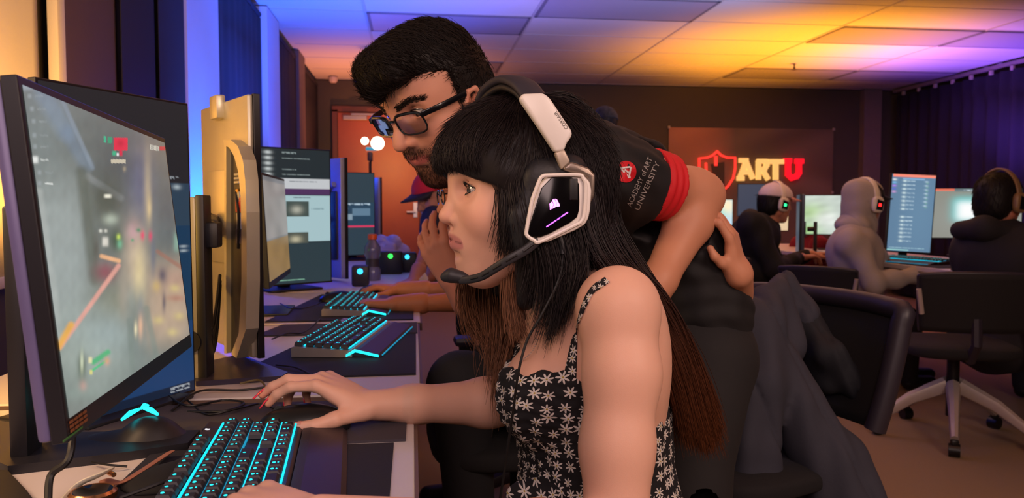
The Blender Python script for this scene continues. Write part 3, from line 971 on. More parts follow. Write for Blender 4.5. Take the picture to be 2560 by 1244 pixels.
# --- right hand row
def rmon(label, px, py, d, yaw, w, h, cv, es, **kw):
    p = at(px, py, d)
    return monitor(label, tuple(p), yaw, 0, w, h, cv, es, bez=.006, bot=.008, **kw)
PI = math.pi
cv = Canvas(80, 160, '#5f7f9c'); cv.blob(.7, .5, .5, .6, '#6a8ca8', .8).rect(.02, 0, 1, .035, '#ff8e78').rect(.25, .045, .75, .065, '#88b0d8')
for k in range(16):
    v = .085 + k * .052
    if k in (8,): continue
    cv.blob(.30, v, .045, .012, '#e0f4f4', .9).text(.36, v - .008, .18, .014, '#c8e0ec', k, .8)
    if k < 7: cv.blob(.80, v, .04, .008, '#d0e8f4', .8); cv.blob(.82, v + .02, .03, .01, '#90c8a0', .5)
for k in range(5): cv.blob(.06, .07 + k * .04, .05, .012, ['#ffffff', '#80c8ff', '#c080ff', '#6060e0', '#e0a0e0'][k], .8)
cv.text(.05, .95, .8, .01, '#b8e0e8', 3).rect(0, .975, .5, .99, '#a0d8d0')
rmon('tall bright portrait monitor with a long blue list, right of the grey hoodie', 2278, 533, 4.55, -PI + 1.35, .27, .49, cv, 1.0, roll=-.05)
cv = Canvas(120, 80, '#8a8a80'); cv.blob(.5, .6, .6, .5, '#a0a4a0', .6).blob(.42, .42, .2, .26, '#58d8d8', .9, 4).blob(.42, .45, .15, .2, '#ffffff', 1, 4).blob(.55, .9, .1, .09, '#e8e8e0', .9, 4).blob(.7, .25, .1, .2, '#b8b8a0', .6, ang=.5)
cv.rect(0, 0, .25, .05, '#f07860').rect(.25, 0, 1, .06, '#6c7c80').text(.35, .015, .25, .03, '#c8d8e0', 4)
rmon('wide monitor with a white glowing burst, partly behind the black jacket player', 2441, 533, 4.75, -PI + 1.30, .56, .335, cv, 1.0)
cv = Canvas(100, 70, '#c8d4cc'); cv.blob(.15, .45, .25, .25, '#a8d080', .8).blob(.1, .9, .2, .2, '#90c868', .8).blob(.4, .6, .2, .2, '#e8ece8', .8).blob(.85, .5, .15, .06, '#486870', .7, ang=.3).blob(.85, .6, .12, .03, '#e8ffff', .8).blob(.8, .7, .15, .05, '#507880', .6).noise(.08, 6, 6, 2)
rmon('bright white and green game screen between the pink cap and grey hoodie', 2085, 537, 5.7, -PI + 1.15, .50, .31, cv, 1.0)
rmon('dark slate monitor behind the back of the pink cap player', 1878, 500, 6.4, -PI + 1.3, .23, .28, Canvas(6, 6, '#3a4860'), .7)
cv = Canvas(40, 40, '#b8d8e8'); cv.blob(.8, .2, .3, .3, '#f8e8c0').blob(.3, .5, .4, .2, '#80e0c8').blob(.5, .8, .3, .2, '#d8c0f0')
rmon('small pastel lit screen just right of the elbow', 1800, 538, 7.0, -PI + 1.45, .24, .30, cv, 1.1)
cv = Canvas(20, 20, '#e8c8a0')
rmon('small cream lit screen under the chin of the pink cap player', 1950, 545, 6.8, -PI + 1.5, .16, .24, cv, 1.0)
rmon('slate blue monitor turned edge-on between the two middle players', 1994, 572, 5.38, PI - .40, .30, .50, Canvas(6, 6, '#506878'), .5, case=M('case_slate', '#4a5a6c', .5))
# ================================================================== keyboards
m_kb = M('keyboard_body', '#33292f', .45, .3, var=.05)
m_kbs = M('keyboard_silver', '#a89c98', .35, .5, var=.04)
m_key = M('keycap_black', '#1f1d26', .5, var=.05)
m_cy = M('cyan_legend', '#20d0e0', .5, em='#18f0f8', es=2.2)
m_cy2 = M('cyan_glow', '#10b0d0', .5, em='#0cc8e8', es=1.6)
m_cyd = M('cyan_glow_dim', '#0890b0', .5, em='#0a90b8', es=.8)
U = .0190
ROWS = [  # (x start in u, widths) from function row to space row ; x towards the user's right
    [(0, 1), (1.8, 1), (2.8, 1), (3.8, 1), (4.8, 1), (6.3, 1), (7.3, 1), (8.3, 1), (9.3, 1), (10.8, 1), (11.8, 1), (12.8, 1), (13.8, 1), (15.2, 1), (16.2, 1), (17.2, 1)],
    [(i, 1) for i in range(13)] + [(13, 2), (15.2, 1), (16.2, 1), (17.2, 1), (18.4, 1), (19.4, 1), (20.4, 1), (21.4, 1)],
    [(0, 1.5)] + [(1.5 + i, 1) for i in range(12)] + [(13.5, 1.5), (15.2, 1), (16.2, 1), (17.2, 1), (18.4, 1), (19.4, 1), (20.4, 1), (21.4, 1)],
    [(0, 1.75)] + [(1.75 + i, 1) for i in range(11)] + [(12.75, 2.25), (18.4, 1), (19.4, 1), (20.4, 1)],
    [(0, 2.25)] + [(2.25 + i, 1) for i in range(10)] + [(12.25, 2.75), (16.2, 1), (18.4, 1), (19.4, 1), (20.4, 1), (21.4, 1)],
    [(0, 1.25), (1.25, 1.25), (2.5, 1.25), (3.75, 6.25), (10, 1.25), (11.25, 1.25), (12.5, 1.25), (13.75, 1.25), (15.2, 1), (16.2, 1), (17.2, 1), (18.4, 2), (20.4, 1)],
]
def keycap(b, x, y, z, w, rr):
    """tapered cap with glowing legends; x right, y forward"""
    hw, hd, H = w * U / 2 - .0006, U / 2 - .0006, .0085
    V = []
    for zz, s in ((0, 0), (H * .6, .0012), (H, .0030)):
        for sx, sy in ((-1, -1), (1, -1), (1, 1), (-1, 1)): V.append((x + sx * (hw - s), y + sy * (hd - s) + (s * .3), z + zz))
    F = []
    for k in range(2):
        for i in range(4): F.append([k * 4 + i, k * 4 + (i + 1) % 4, k * 4 + 4 + (i + 1) % 4, k * 4 + 4 + i])
    F.append([8, 9, 10, 11])
    b.add(V, F, 0)
    def leg(cx, cy, lx, ly):
        n = 8
        b.add([(cx + lx * math.cos(t * 2 * PI / n + .39), cy + ly * math.sin(t * 2 * PI / n + .39), z + H + .0003) for t in range(n)], [list(range(n))], 1)
    lx = rr.uniform(.0018, .0030)
    leg(x + rr.uniform(-.001, .001), y + .0022, lx, .0020)
    if rr.random() < .55: leg(x + rr.uniform(-.001, .002), y - .0026, lx * .7, .0010)
def keyboard(label, far_c, ang, tilt=.05, z=ZD + .0052, full=True, group=None, silver=False):
    """far_c: position of the keyboard centre on the desk; ang: heading of the user's right"""
    t = thing('gaming_keyboard', label, 'keyboard', (far_c[0], far_c[1], z), ang, group)
    W, D = 23.4 * U, .205
    b = MB()
    prof = [(.060, 0), (.060, .018), (.056, .022), (-.068, .014), (-.072, .010), (-.072, 0)]
    b.prism([(0, 0)] and [(p[0], p[1]) for p in prof], -W / 2, W / 2, X=Matrix(((0, 1, 0, 0), (1, 0, 0, 0), (0, 0, 1, 0), (0, 0, 0, 1))))
    o = b.build('base_case', m_kbs if silver else m_kb, t); fixn(o)
    b = MB()
    prof = [(-.073, 0), (-.073, .012), (-.085, .014), (-.128, .006), (-.134, .001), (-.134, 0)]
    b.prism(prof, -W / 2 + .008, W / 2 - .008, X=Matrix(((0, 1, 0, 0), (1, 0, 0, 0), (0, 0, 1, 0), (0, 0, 0, 1))))
    o = b.build('palm_rest', m_kb, t); fixn(o)
    ys = [.0475, .0225, .0225 - U, .0225 - 2 * U, .0225 - 3 * U, .0225 - 4 * U]
    zr = lambda y: .0168 + (y + .055) / .11 * .006
    rr = random.Random(3)
    x0 = -22.4 * U / 2
    fieldb = MB()
    for r, row in enumerate(ROWS):
        for (k, wd) in row:
            kx = x0 + (k + wd / 2) * U
            if full:
                b = MB(); keycap(b, 0, 0, 0, wd, rr)
                o = b.build('key', [m_key, m_cy], t); o.location = (kx, ys[r], zr(ys[r]))
            else:
                keycap(fieldb, kx, ys[r], zr(ys[r]), wd, rr)
    if not full: tag(fieldb.build('keys', [m_key, m_cy], t), kind='stuff')
    for r in range(6):
        b = MB(); yy = ys[r] - U / 2 + (.0 if r else -.003)
        b.box((0, yy, zr(yy) + .001), (22.2 * U, .0022, .0022)); b.build('glow_strip', m_cy2 if r in (0, 3, 4, 5) else m_cyd, t)
    for sx in (-1,):
        b = MB(); x = sx * (W / 2 + .0012)
        b.prism([(.058 - .118, .001), (.058 - .118, .006), (-.028 - .05, .018), (-.055 - .075, .006), (-.055 - .075, .001), (-.08, .012)], -.001, .001, X=Matrix(((0, 1, 0, x), (1, 0, 0, 0), (0, 0, 1, 0), (0, 0, 0, 1))))
        o = b.build('side_light', m_cy, t); fixn(o)
    b = MB(); b.box((-W / 2 + .035, .055, .0235), (.03, .004, .0015)); b.lathe([(.009, 0), (.010, .002), (.0, .004)], 16, (W / 2 - .03, .05, .019)); b.build('media_strip', m_key, t)
    if not full:
        b = MB(); b.tube([(-W / 2 + .02, -.1345, .002), (W / 2 - .02, -.1345, .002)], .0016, 6); b.build('front_light', m_cyd, t)
    else:
        b = MB(); b.lathe([(.0, 0), (.0035, 0), (.0035, .0006), (0, .0006)], 12, (W / 2 - .035, .052, .0215)); b.build('white_indicator', M('white_led', '#ffffff', .5, em='#f8f0ff', es=2), t)
    return t
k1 = keyboard('nearest gaming keyboard with cyan glowing keys under the girl\'s left hand', (-.213, .918), PI / 2 + .075)
K1 = k1
k2 = keyboard('cyan lit keyboard with a silver side on the black pad of the middle desk', (-.168, 1.945), PI / 2 - .16, full=False, silver=True)
k3 = keyboard('third cyan lit keyboard under the blond forearms', (-.20, 2.60), PI / 2 - .05, full=False, silver=True)
k4 = keyboard('cyan keyboard below the tall blue list monitor on the right', (2.95, 4.32), -PI / 2 + .25, full=False)
# ================================================================== mice, cables, small things
def mouse_mesh(t, L=.12, W=.066, H=.038, mat=None):
    f = Field((-.08, -.05, -.005), (.08, .05, .06), .0022)
    f.ell((-.008, 0, .004), (L * .50, W * .5, H - .004), .01)
    f.ell((.03, 0, .002), (L * .30, W * .46, H * .62), .02)
    f.func(lambda X, Y, Z: -(Z - .001) + 0 * X + 0 * Y, (-.08, -.05, -.005), (.08, .05, .06), op='and')
    V, Q = f.mesh(2)
    return mesh_obj('shell', V, Q, mat or M('mouse_black', '#0e0d10', .35, var=.05), t)
def mouse(label, loc, rz, logo=None):
    t = thing('computer_mouse', label, 'mouse', loc, rz)
    mouse_mesh(t)
    b = MB(); b.tube([(.035, -.004, .028), (.035, .004, .028)], .008, 14); b.build('scroll_wheel', M('mouse_wheel', '#2a2a2e', .5), t, True)
    b = MB(); b.tube(spline([(-.045, -.026, .022), (-.01, -.0325, .026), (.03, -.027, .022)], 12), .0016, 6); b.build('side_trim', M('mouse_trim', '#8a7a58', .3, .6), t, True)
    if logo:
        b = MB(); b.lathe([(0, 0), (.006, 0), (0, .002)], 10, (-.035, 0, .031)); b.build('logo_light', logo, t)
    return t
mouse('black wired mouse under the girl\'s pink nailed hand', (-.160, 1.165, ZD + .0045), PI - .10)
m_bl = M('blue_led', '#2060ff', .5, em='#30c8ff', es=2.5)
mouse('dark mouse lying on the blue lit desk by the web page monitor', (-.26, 2.78, ZD + .001), PI + .3)
mouse('green lit mouse under the farther hand', (-.14, 3.02, ZD + .001), PI, M('green_led', '#20c080', .5, em='#20e090', es=1.5))
# peripheral with a cyan V light on the desk under the nearest monitor
t = thing('lit_peripheral', 'dark device with three cyan light strips under the nearest monitor', 'computer accessory', (-.43, 1.20, ZD))
f = Field((-.12, -.10, 0), (.12, .10, .07), .004)
f.ell((0, 0, .0), (.085, .045, .018), .01); f.ell((.02, .0, .004), (.042, .036, .033), .01)
f.func(lambda X, Y, Z: -(Z - .001) + 0 * X + 0 * Y, (-.12, -.10, 0), (.12, .10, .07), op='and')
V, Q = f.mesh(2); V = V + [-.385, 1.14, ZD]
mesh_obj('shell', V, Q, m_case, t, True, True)
for a, c in (((305, 1048), (348, 1022)), ((353, 1020), (370, 1013)), ((360, 1020), (394, 1035))):
    p, q = atz(*a, ZD + .04), atz(*c, ZD + .04)
    b = MB(); b.tube([p, (p + q) / 2 + [0, 0, .002], q], [.002, .0038, .002], 8); b.build('light_strip', m_cy, t, True, True)
# black stand base of the nearest monitor reaching over the desk
b = MB()
P = [atz(*q, ZD) for q in ((165, 1100), (500, 1095), (470, 1128), (330, 1150), (20, 1188), (-60, 1150), (-60, 1060))]
n = len(P)
b.add([(p[0], p[1], ZD + .0006) for p in P] + [(p[0], p[1], ZD + .012) for p in P], [list(range(n))[::-1], [n + i for i in range(n)]] + [[i, (i + 1) % n, n + (i + 1) % n, n + i] for i in range(n)])
fixn(b.build('stand_foot', m_case, tA, False, True))
# wrist watch
t = thing('wrist_watch', 'wrist watch with a gold case, white strap and tan strap end on the white desk', 'watch', tuple(atz(235, 1235, ZD)))
def dpt(px, py, z=0): return atz(px, py, ZD + z)
c = dpt(232, 1236, .012)
b = MB(); b.lathe([(.0225, -.005), (.0245, -.003), (.0245, .003), (.0215, .006), (.019, .005)], 32, tuple(c)); b.build('watch_case', M('rose_gold', '#d8a070', .25, 1), t, True, True)
b = MB(); b.lathe([(0, 0), (.0205, 0), (.0205, .001), (0, .001)], 32, (c[0], c[1], c[2] + .0045)); b.build('watch_face', M('watch_glass', '#141418', .1), t, True, True)
b = MB(); b.tube(spline([dpt(165, 1244, .004), dpt(200, 1208, .022), dpt(240, 1190, .026), dpt(270, 1176, .018)], 16), .0085, 10, flat=.3); b.build('white_strap', M('white_rubber', '#d8d2c4', .5), t, True, True, label='white rubber strap')
b = MB(); b.tube(spline([dpt(262, 1200, .006), dpt(300, 1206, .010), dpt(350, 1178, .014), dpt(424, 1130, .010)], 16), .0075, 10, flat=.25); b.build('tan_strap', M('tan_strap', '#9a6450', .6), t, True, True, label='tan leather strap end')
b = MB(); b.tube([dpt(268, 1178, .02), dpt(285, 1186, .02)], .003, 8); b.build('buckle', M('rose_gold'), t, True, True)
# black headset pouch / phone holder between watch and keyboard
pl_ = [atz(*q, ZD) for q in ((-80, 1186), (19, 1192), (67, 1244), (100, 1290), (-80, 1290))]
b = MB(); n = len(pl_)
b.add([(p[0], p[1], ZD + .0008) for p in pl_] + [(p[0], p[1], ZD + .009) for p in pl_], [list(range(n))[::-1], [n + i for i in range(n)]] + [[i, (i + 1) % n, n + (i + 1) % n, n + i] for i in range(n)])
tag(fixn(b.build('notebook', M('notebook_black', '#141012', .6))), 'corner of a flat black notebook at the bottom left of the white desk', 'notebook')
t = thing('black_pouch', 'soft black pouch lying between the watch and the nearest keyboard', 'pouch', tuple(dpt(360, 1215)))
f = Field((-.16, -.10, 0), (.16, .16, .05), .005)
f.ell((0, 0, .0), (.045, .050, .018), .01); f.ell((.02, .06, .0), (.030, .045, .012), .02)
f.func(lambda X, Y, Z: -(Z - .002) + 0 * X + 0 * Y, (-.16, -.10, 0), (.16, .16, .05), op='and')
V, Q = f.mesh(2); pc = dpt(400, 1212); mesh_obj('body', V + [pc[0], pc[1], ZD], Q, M('pouch_cloth', '#0d0c10', .8), t, True, True)
b = MB(); b.tube([dpt(300, 1244, .02), dpt(420, 1200, .024)], .002, 6); b.build('zip', m_case, t, True, True)
# cables (each its own)
m_cab = M('cable_black')
cabs = [([(120, 1260), (128, 1200), (170, 1150), (182, 1090), (185, 1010)], 'black cable hanging down by the bottom corner of the nearest monitor', .004),
        ([(422, 1000), (440, 985), (480, 1010), (520, 1040), (600, 1028), (650, 1010), (700, 1030)], 'thin black cable running to the girl\'s mouse', .0016),
        ([(430, 1030), (500, 985), (600, 975), (690, 968)], 'black cable looping behind the gold stand base', .002),
        ([(415, 990), (470, 1022), (560, 1000), (610, 1012), (560, 1036), (470, 1028)], 'looped black cable on the grey pad', .002),
        ([(600, 962), (650, 958), (672, 985), (675, 1005)], 'short olive cable end beside the stand base', .002),
        ([(230, 1160), (270, 1172), (318, 1166)], 'short black cable above the watch', .0015),
        ([(680, 850), (720, 838), (760, 830), (800, 800)], 'cable of the second keyboard', .002),
        ([(700, 760), (730, 775), (780, 765), (812, 752)], 'black cable on the desk below the web page monitor', .002),
        ([(690, 915), (740, 925), (790, 942)], 'thin cable crossing the white desk edge by the mouse hand', .0018)]
for pts, lb, r in cabs:
    P = [atz(x, y, ZD + .002 + r) for x, y in pts]
    if pts[0][1] > 1250: P = [atz(x, y, ZD + .016 + .02 * i) for i, (x, y) in enumerate(pts)]
    for i in range(len(P)): P[i] = P[i] + np.array([0, 0, .003 * (1 + math.sin(i * 2.1))])
    b = MB(); b.tube(spline(P, 40), r, 8)
    tag(b.build('cable', M('cable_olive', '#6a5a30', .5) if 'olive' in lb else m_cab, None, True), lb, 'cable')
# bottle
pb = atz(932, 700, ZD)
t = thing('sports_bottle', 'clear sports bottle with an orange cap on the far desk', 'bottle', (pb[0], pb[1], ZD))
sc_ = 1.0
b = MB(); b.lathe([(.0, 0), (.034, 0), (.036, .01), (.036, .05), (.030, .06), (.030, .10), (.037, .115), (.036, .15), (.018, .178), (.016, .185)], 24); b.build('bottle_body', M('bottle_plastic', '#8a8898', .15, trans=.5, var=.02), t, True)
b = MB(); b.lathe([(.0, .184), (.021, .184), (.021, .204), (.018, .208), (0, .208)], 24); b.build('cap', M('orange_cap', '#e0581c', .4), t, True)
b = MB(); b.lathe([(.0308, .062), (.0308, .098)], 24); b.build('label_band', M('bottle_label', '#3a3438', .5), t, True)
# white plastic bag
f = Field((-.14, -.12, 0), (.14, .12, .20), .006)
rr = random.Random(5)
for k in range(16): f.ell((rr.uniform(-.07, .07), rr.uniform(-.05, .05), .04 + rr.uniform(0, .10)), (rr.uniform(.02, .05), rr.uniform(.02, .05), rr.uniform(.02, .05)), .012)
f.ell((0, 0, .03), (.09, .07, .04), .02)
f.func(lambda X, Y, Z: -(Z - .001) + 0 * X + 0 * Y, (-.14, -.12, 0), (.14, .12, .2), op='and')
V, Q = f.mesh(1); pbg = atz(975, 660, ZD)
tag(mesh_obj('plastic_bag', V + [pbg[0], pbg[1] + .1, ZD + .001], Q, M('bag_plastic', '#b8b0c8', .3, trans=.3)), 'crumpled white plastic bag behind the orange capped bottle', 'bag')
# small lit devices among the dark things on the far desk
for (px, py, d, mt, lb, sz) in ((976, 640, 3.9, M('green_led2', '#30ff40', .5, em='#30ff50', es=2.5), 'black gadget with a green light right of the bottle', .05), (1018, 642, 4.0, m_bl, 'black gadget with a cyan blue light by the leaning arms', .04), (900, 678, 3.3, m_bl, 'small dark gadget with a blue light left of the bottle', .03)):
    p = at(px, py, d)
    t = thing('small_gadget', lb, 'electronic device', (p[0], p[1], ZD))
    b = MB(); b.box((p[0], p[1] + .03, (ZD + p[2]) / 2 + .012), (sz * 2.4, .06, p[2] - ZD + .024), .012); b.build('body', m_case, t, True, True)
    b = MB(); b.lathe([(.0, 0), (.012, .0), (.010, .006), (0, .009)], 12, X=Matrix.Translation(Vector(p) + Vector((0, -.0, 0))) @ Matrix.Rotation(PI / 2, 4, 'X')); b.build('status_light', mt, t, True, True)
# studio light on a tripod in front of the door
pl = at(925, 365, 7.6)
t = thing('studio_light_stand', 'thin black light stand with bright lamp heads in front of the wooden door', 'light stand', (pl[0], pl[1], 0))
b = MB(); b.tube([(pl[0], pl[1], .35), (pl[0], pl[1], pl[2] - .06)], .014, 10); b.build('pole', m_leg, t, True, True)
for k in range(3):
    a = k * 2 * PI / 3 + .4
    b = MB(); b.tube([(pl[0], pl[1], .55), (pl[0] + .45 * math.cos(a), pl[1] + .45 * math.sin(a), .01)], .010, 8); b.build('leg', m_leg, t, True, True)
b = MB(); b.box((pl[0], pl[1], pl[2] - .10), (.05, .05, .09), .01); b.build('clamp', M('clamp_brown', '#5a3a20', .5), t, True, True)
for (px, py, rad) in ((912, 352, .035), (944, 358, .062)):
    p = at(px, py, 7.58)
    b = MB(); b.lathe([(rad * math.sin(a) + 1e-5, -rad * math.cos(a)) for a in np.linspace(0, PI, 14)], 28, tuple(p)); hd = b.build('lamp_head', M('lamp_bright', '#ffffff', .4, em='#fff0d0', es=6), t, True, True)
b = MB(); b.box(tuple(at(928, 372, 7.6)), (.10, .06, .03), .008); b.build('lamp_bracket', M('bracket_teal', '#2a6a80', .4, em='#40b0d0', es=.5), t, True, True)
lamp('door_pool', 'SPOT', (pl[0] + .15, pl[1], pl[2] - .05), (-.18, 8.95, 1.5), 60, '#ffb060', .06, 90, 1)

# ================================================================== people: shared builders
def skin_mat(name, rough=.5):
    return attr_mat(name, rough=rough, bump=.08, scale=900, sss=.12, spec=.35)
def lin(h): return np.array(hexc(h)[:3])

def head_frame(O, fwd, s=1.0, roll=0.0):
    """columns: forward, left, up"""
    f = np.array(fwd, float); f /= np.linalg.norm(f)
    l = np.cross([0, 0, 1.], f); l /= np.linalg.norm(l); u = np.cross(f, l)
    l, u = l * math.cos(roll) + u * math.sin(roll), u * math.cos(roll) - l * math.sin(roll)
    X = np.eye(4); X[:3, 0] = f * s; X[:3, 1] = l * s; X[:3, 2] = u * s; X[:3, 3] = O
    return X
def tf(X, V):
    V = np.asarray(V, float)
    return V @ X[:3, :3].T + X[:3, 3]

EZ = .0185
EX = .0715
def head_mesh(h=.0018, male=False, neck=True, mouth_open=.002, ears=True, detail=True, neckdir=(-.045, 0, -.17)):
    """head in its own frame, metres: origin between the ears, x forward, z up"""
    f = Field((-.14, -.10, -.19), (.15, .10, .145), h)
    k = .012
    # cranium and forehead
    if male: f.ell((.008, 0, .045), (.088, .074, .084), .01)
    else: f.ell((-.006, 0, .045), (.100, .076, .084), .01)
    f.ell((.030, 0, .030), (.066, .066, .075), .02)
    # face block
    f.ell((.040, 0, -.018), (.052, .060, .066), .03)
    jw = .050 if male else .044
    f.ell((.045, 0, -.058), (.042, jw - .004, .042), .03)
    cz = -.092 if male else -.084
    f.ell((.066, 0, cz), (.024 if male else .021, .024 if male else .020, .018), .026)
    for s in (-1, 1):
        f.cap((-.004, s * (jw + .006), -.050), (.058, s * .018, cz - .002), .014, .012, .026)   # jaw line
        f.cap((-.004, s * (jw + .010), -.050), (.002, s * .062, .0), .014, .012, .03)
        f.ell((.058, s * .042, -.016), (.026, .022, .022), .022)                          # cheek
        f.cap((.066, s * .012, .038), (.056, s * .045, .036), .014 if male else .011, .012, .016)  # brow
    f.ell((.0745, 0, -.046), (.022, .027, .022), .02)                                       # muzzle
    if detail:
        for s in (-1, 1):
            f.ell((.092, s * .034, EZ), (.018, .0165, .0125), .014, op='cut')              # socket
        # nose
        if male:
            f.chain([(.084, 0, .032), (.095, 0, .014), (.107, 0, -.008), (.112, 0, -.016)], [.0065, .0070, .0085, .0090], .009)
            f.ell((.110, 0, -.018), (.0105, .0105, .0090), .006)
        else:
            f.chain([(.0815, 0, .031), (.0885, 0, .013), (.098, 0, -.006), (.1035, 0, -.013)], [.0060, .0066, .0080, .0085], .010)
            f.ell((.1035, 0, -.0145), (.0100, .0105, .0085), .006)
        nx = .101 if male else .0945
        for s in (-1, 1):
            f.ell((nx - .006, s * .0135, -.0195), (.0130, .0070, .0086), .005)
            f.ell((nx + .002, s * .0062, -.0275), (.0052, .0030, .0040), .003, op='cut')
            f.cap((nx - .017, s * .0215, -.012), (nx - .022, s * .024, -.030), .0030, .0020, .006, op='cut')
        # philtrum, lips
        lx = .0955 if male else .0960
        mo = mouth_open
        mz = .0 if male else .0042
        ra, rb_ = (.0052, .0066) if male else (.0044, .0052)
        md = -.0030 if not male else 0
        f.chain([(lx - .029, -.0265, mz + md - .0480), (lx - .008, -.013, mz - .0440 + mo * .3), (lx, -.004, mz - .0425 + mo * .4), (lx - .001, 0, mz - .0432 + mo * .4), (lx, .004, mz - .0425 + mo * .4), (lx - .008, .013, mz - .0440 + mo * .3), (lx - .029, .0265, mz + md - .0480)], [.0026, .0040, ra, ra, ra, .0042, .0030], .0035)
        f.chain([(lx - .029, -.0255, mz + md - .0500), (lx - .009, -.012, mz - .0535 - mo * .6), (lx - .003, 0, mz - .0548 - mo), (lx - .009, .012, mz - .0535 - mo * .6), (lx - .029, .0255, mz + md - .0500)], [.0030, rb_ * .86, rb_, rb_ * .86, .0030], .0035)
        f.chain([(lx - .022, -.0275, mz + md - .0490), (lx - .003, -.012, mz - .0488 - mo * .2), (lx + .006, 0, mz - .0485 - mo * .3), (lx - .003, .012, mz - .0488 - mo * .2), (lx - .022, .0275, mz + md - .0490)], [.0014, .0014 + mo * .5, .0014 + mo * .7, .0014 + mo * .5, .0014], .002, op='cut')
        f.ell((lx - .001, 0, mz - .0675), (.007, .018, .0045), .008, op='cut')
        # lids around the eyes
        for s in (-1, 1):
            c = np.array([EX, s * .0325, EZ])
            lo, hi = c - .022, c + .022
            def lid(X, Y, Z, c=c):
                return np.sqrt((X - c[0]) ** 2 + (Y - c[1]) ** 2 + (Z - c[2]) ** 2) - .0146
            f.func(lid, lo, hi, .005)
            f.chain([c + [.004, -s * .013, .0085], c + [.0115, 0, .0108], c + [.002, s * .014, .0078]], [.0010, .0012, .0008], .002, op='cut')
            def hole(X, Y, Z, c=c, s=s):
                x, y, z = X - c[0], (Y - c[1]) * s, Z - c[2]
                t = np.clip(y / .0155, -1, 1)
                ap = np.maximum(z - (.0066 * (1 - t * t) + .0004 + .0006 * t), (-.0050 * (1 - t * t) + .0002 + .0006 * t) - z)
                return np.maximum(np.maximum(ap, -.004 - x), np.abs(y) - .0158)
            f.func(hole, lo, c + .03, .0012, op='cut')
    if ears:
        eo, ez_ = (.016, -.014) if male else (0, 0)
        for s in (-1, 1):
            f.ell((-.008 + eo, s * .0715, .003 + ez_), (.017, .007, .030), .008, rot=[(.95, 0, .25), (0, 1, 0), (-.25, 0, .95)])
            f.chain([(x + eo, s * y, z + ez_) for x, y, z in ((.006, .074, .002), (.008, .078, .018), (.000, .082, .031), (-.014, .083, .030), (-.022, .082, .014), (-.017, .078, -.006), (-.006, .073, -.020), (.002, .072, -.026))], [.0030, .0034, .0036, .0038, .0038, .0034, .0048, .0045], .004)
            f.ell((-.004 + eo, s * .079, .006 + ez_), (.009, .006, .013), .005, op='cut')
            f.ell((.003 + eo, s * .0755, -.004 + ez_), (.006, .006, .007), .004, op='cut')
    if neck:
        nd = np.array(neckdir, float)
        f.cap((-.018, 0, -.03), tuple(nd), .054 if male else .046, .058 if male else .047, .03)
        if male: f.ell((.018, 0, -.125), (.012, .010, .014), .02)
    V, Q = f.mesh(1)
    return V, Q

def head_cols(V, skin, lip, male=False, blush=.12, beard=None, mouth_open=.002):
    C = np.zeros((len(V), 3)) + lin(skin)
    x, y, z = V[:, 0], V[:, 1], V[:, 2]
    lx = .0955 if male else .0960
    r = np.array([1.0, .45, .42])
    bl = np.exp(-(((x - .07) / .03) ** 2 + ((np.abs(y) - .045) / .02) ** 2 + ((z + .02) / .022) ** 2)) * blush + np.exp(-(((x - .11) / .012) ** 2 + (y / .018) ** 2 + ((z + .018) / .012) ** 2)) * blush
    bl += np.exp(-((np.abs(y) - .078) / .008) ** 2) * (np.abs(x + .005) < .03) * .25
    C = C * (1 - bl[:, None]) + C * r * bl[:, None]
    # lips: bands above and below the mouth line
    w = np.clip(1 - (np.abs(y) / .0285) ** 2, 0, 1) ** .6
    zl = (-.0488 if male else -.0446 - .0030 * (np.abs(y) / .024) ** 2)
    sg = lambda t: 1 / (1 + np.exp(-np.clip(t, -40, 40)))
    tu = zl + .0078 * np.sqrt(w) - .001 * np.exp(-(y / .003) ** 2) + mouth_open * .6
    tl = zl - .0100 * np.sqrt(w) - mouth_open * .8
    m = sg((tu - z) / .0006) * sg((z - tl) / .0006) * sg((x - lx + .034) / .0015) * (w > 0)
    C = C * (1 - m[:, None]) + lin(lip) * np.where(z > zl, .86, 1.0)[:, None] * m[:, None]
    m = np.exp(-((z - zl) / .0013) ** 2) * ((np.abs(y) < .0272) & (x > lx - .034) & (x < lx + .0015))
    C = C * (1 - .7 * m[:, None]) + lin('#4a1c1c') * .7 * m[:, None]
    if beard is not None:
        bm = beard_mask(V) * .85
        C = C * (1 - bm[:, None]) + lin(beard) * bm[:, None]
    return C

def beard_mask(V):
    x, y, z = V[:, 0], V[:, 1], V[:, 2]
    s = lambda t: 1 / (1 + np.exp(-t))
    ch = s((-.064 - z) / .0025) * s((x - .0) / .006)                                    # chin and jaw
    jaw = s((-.040 - z - np.clip((.035 - x) * .0, 0, 1)) / .004) * s((.060 - x) / .006) * s((x + .016) / .004) * s((np.abs(y) - .030) / .004)
    mus = s((-.030 - z) / .0018) * s((z + .0425) / .0018) * s((x - .062) / .004) * s((.034 - np.abs(y)) / .004)
    side = s((.030 - np.abs(y)) / -.004) * s((-.030 - z) / .004) * s((x + .012) / .004) * s((.040 - x) / .006)
    corner = s((-.036 - z) / .002) * s((np.abs(y) - .0245) / .0015) * s((.036 - np.abs(y)) / .004) * s((x - .045) / .004)
    soul = s((-.0655 - z) / .002) * s((.014 - np.abs(y)) / .004) * s((x - .06) / .004)
    return np.clip(np.maximum.reduce([ch, jaw, mus, side, corner, soul]), 0, 1) * s((z + .125) / .006)

def normals(V, Q):
    n = np.cross(V[Q[:, 2]] - V[Q[:, 0]], V[Q[:, 3]] - V[Q[:, 1]])
    N = np.zeros_like(V)
    for k in range(4): np.add.at(N, Q[:, k], n)
    return N / (np.linalg.norm(N, axis=1)[:, None] + 1e-12)

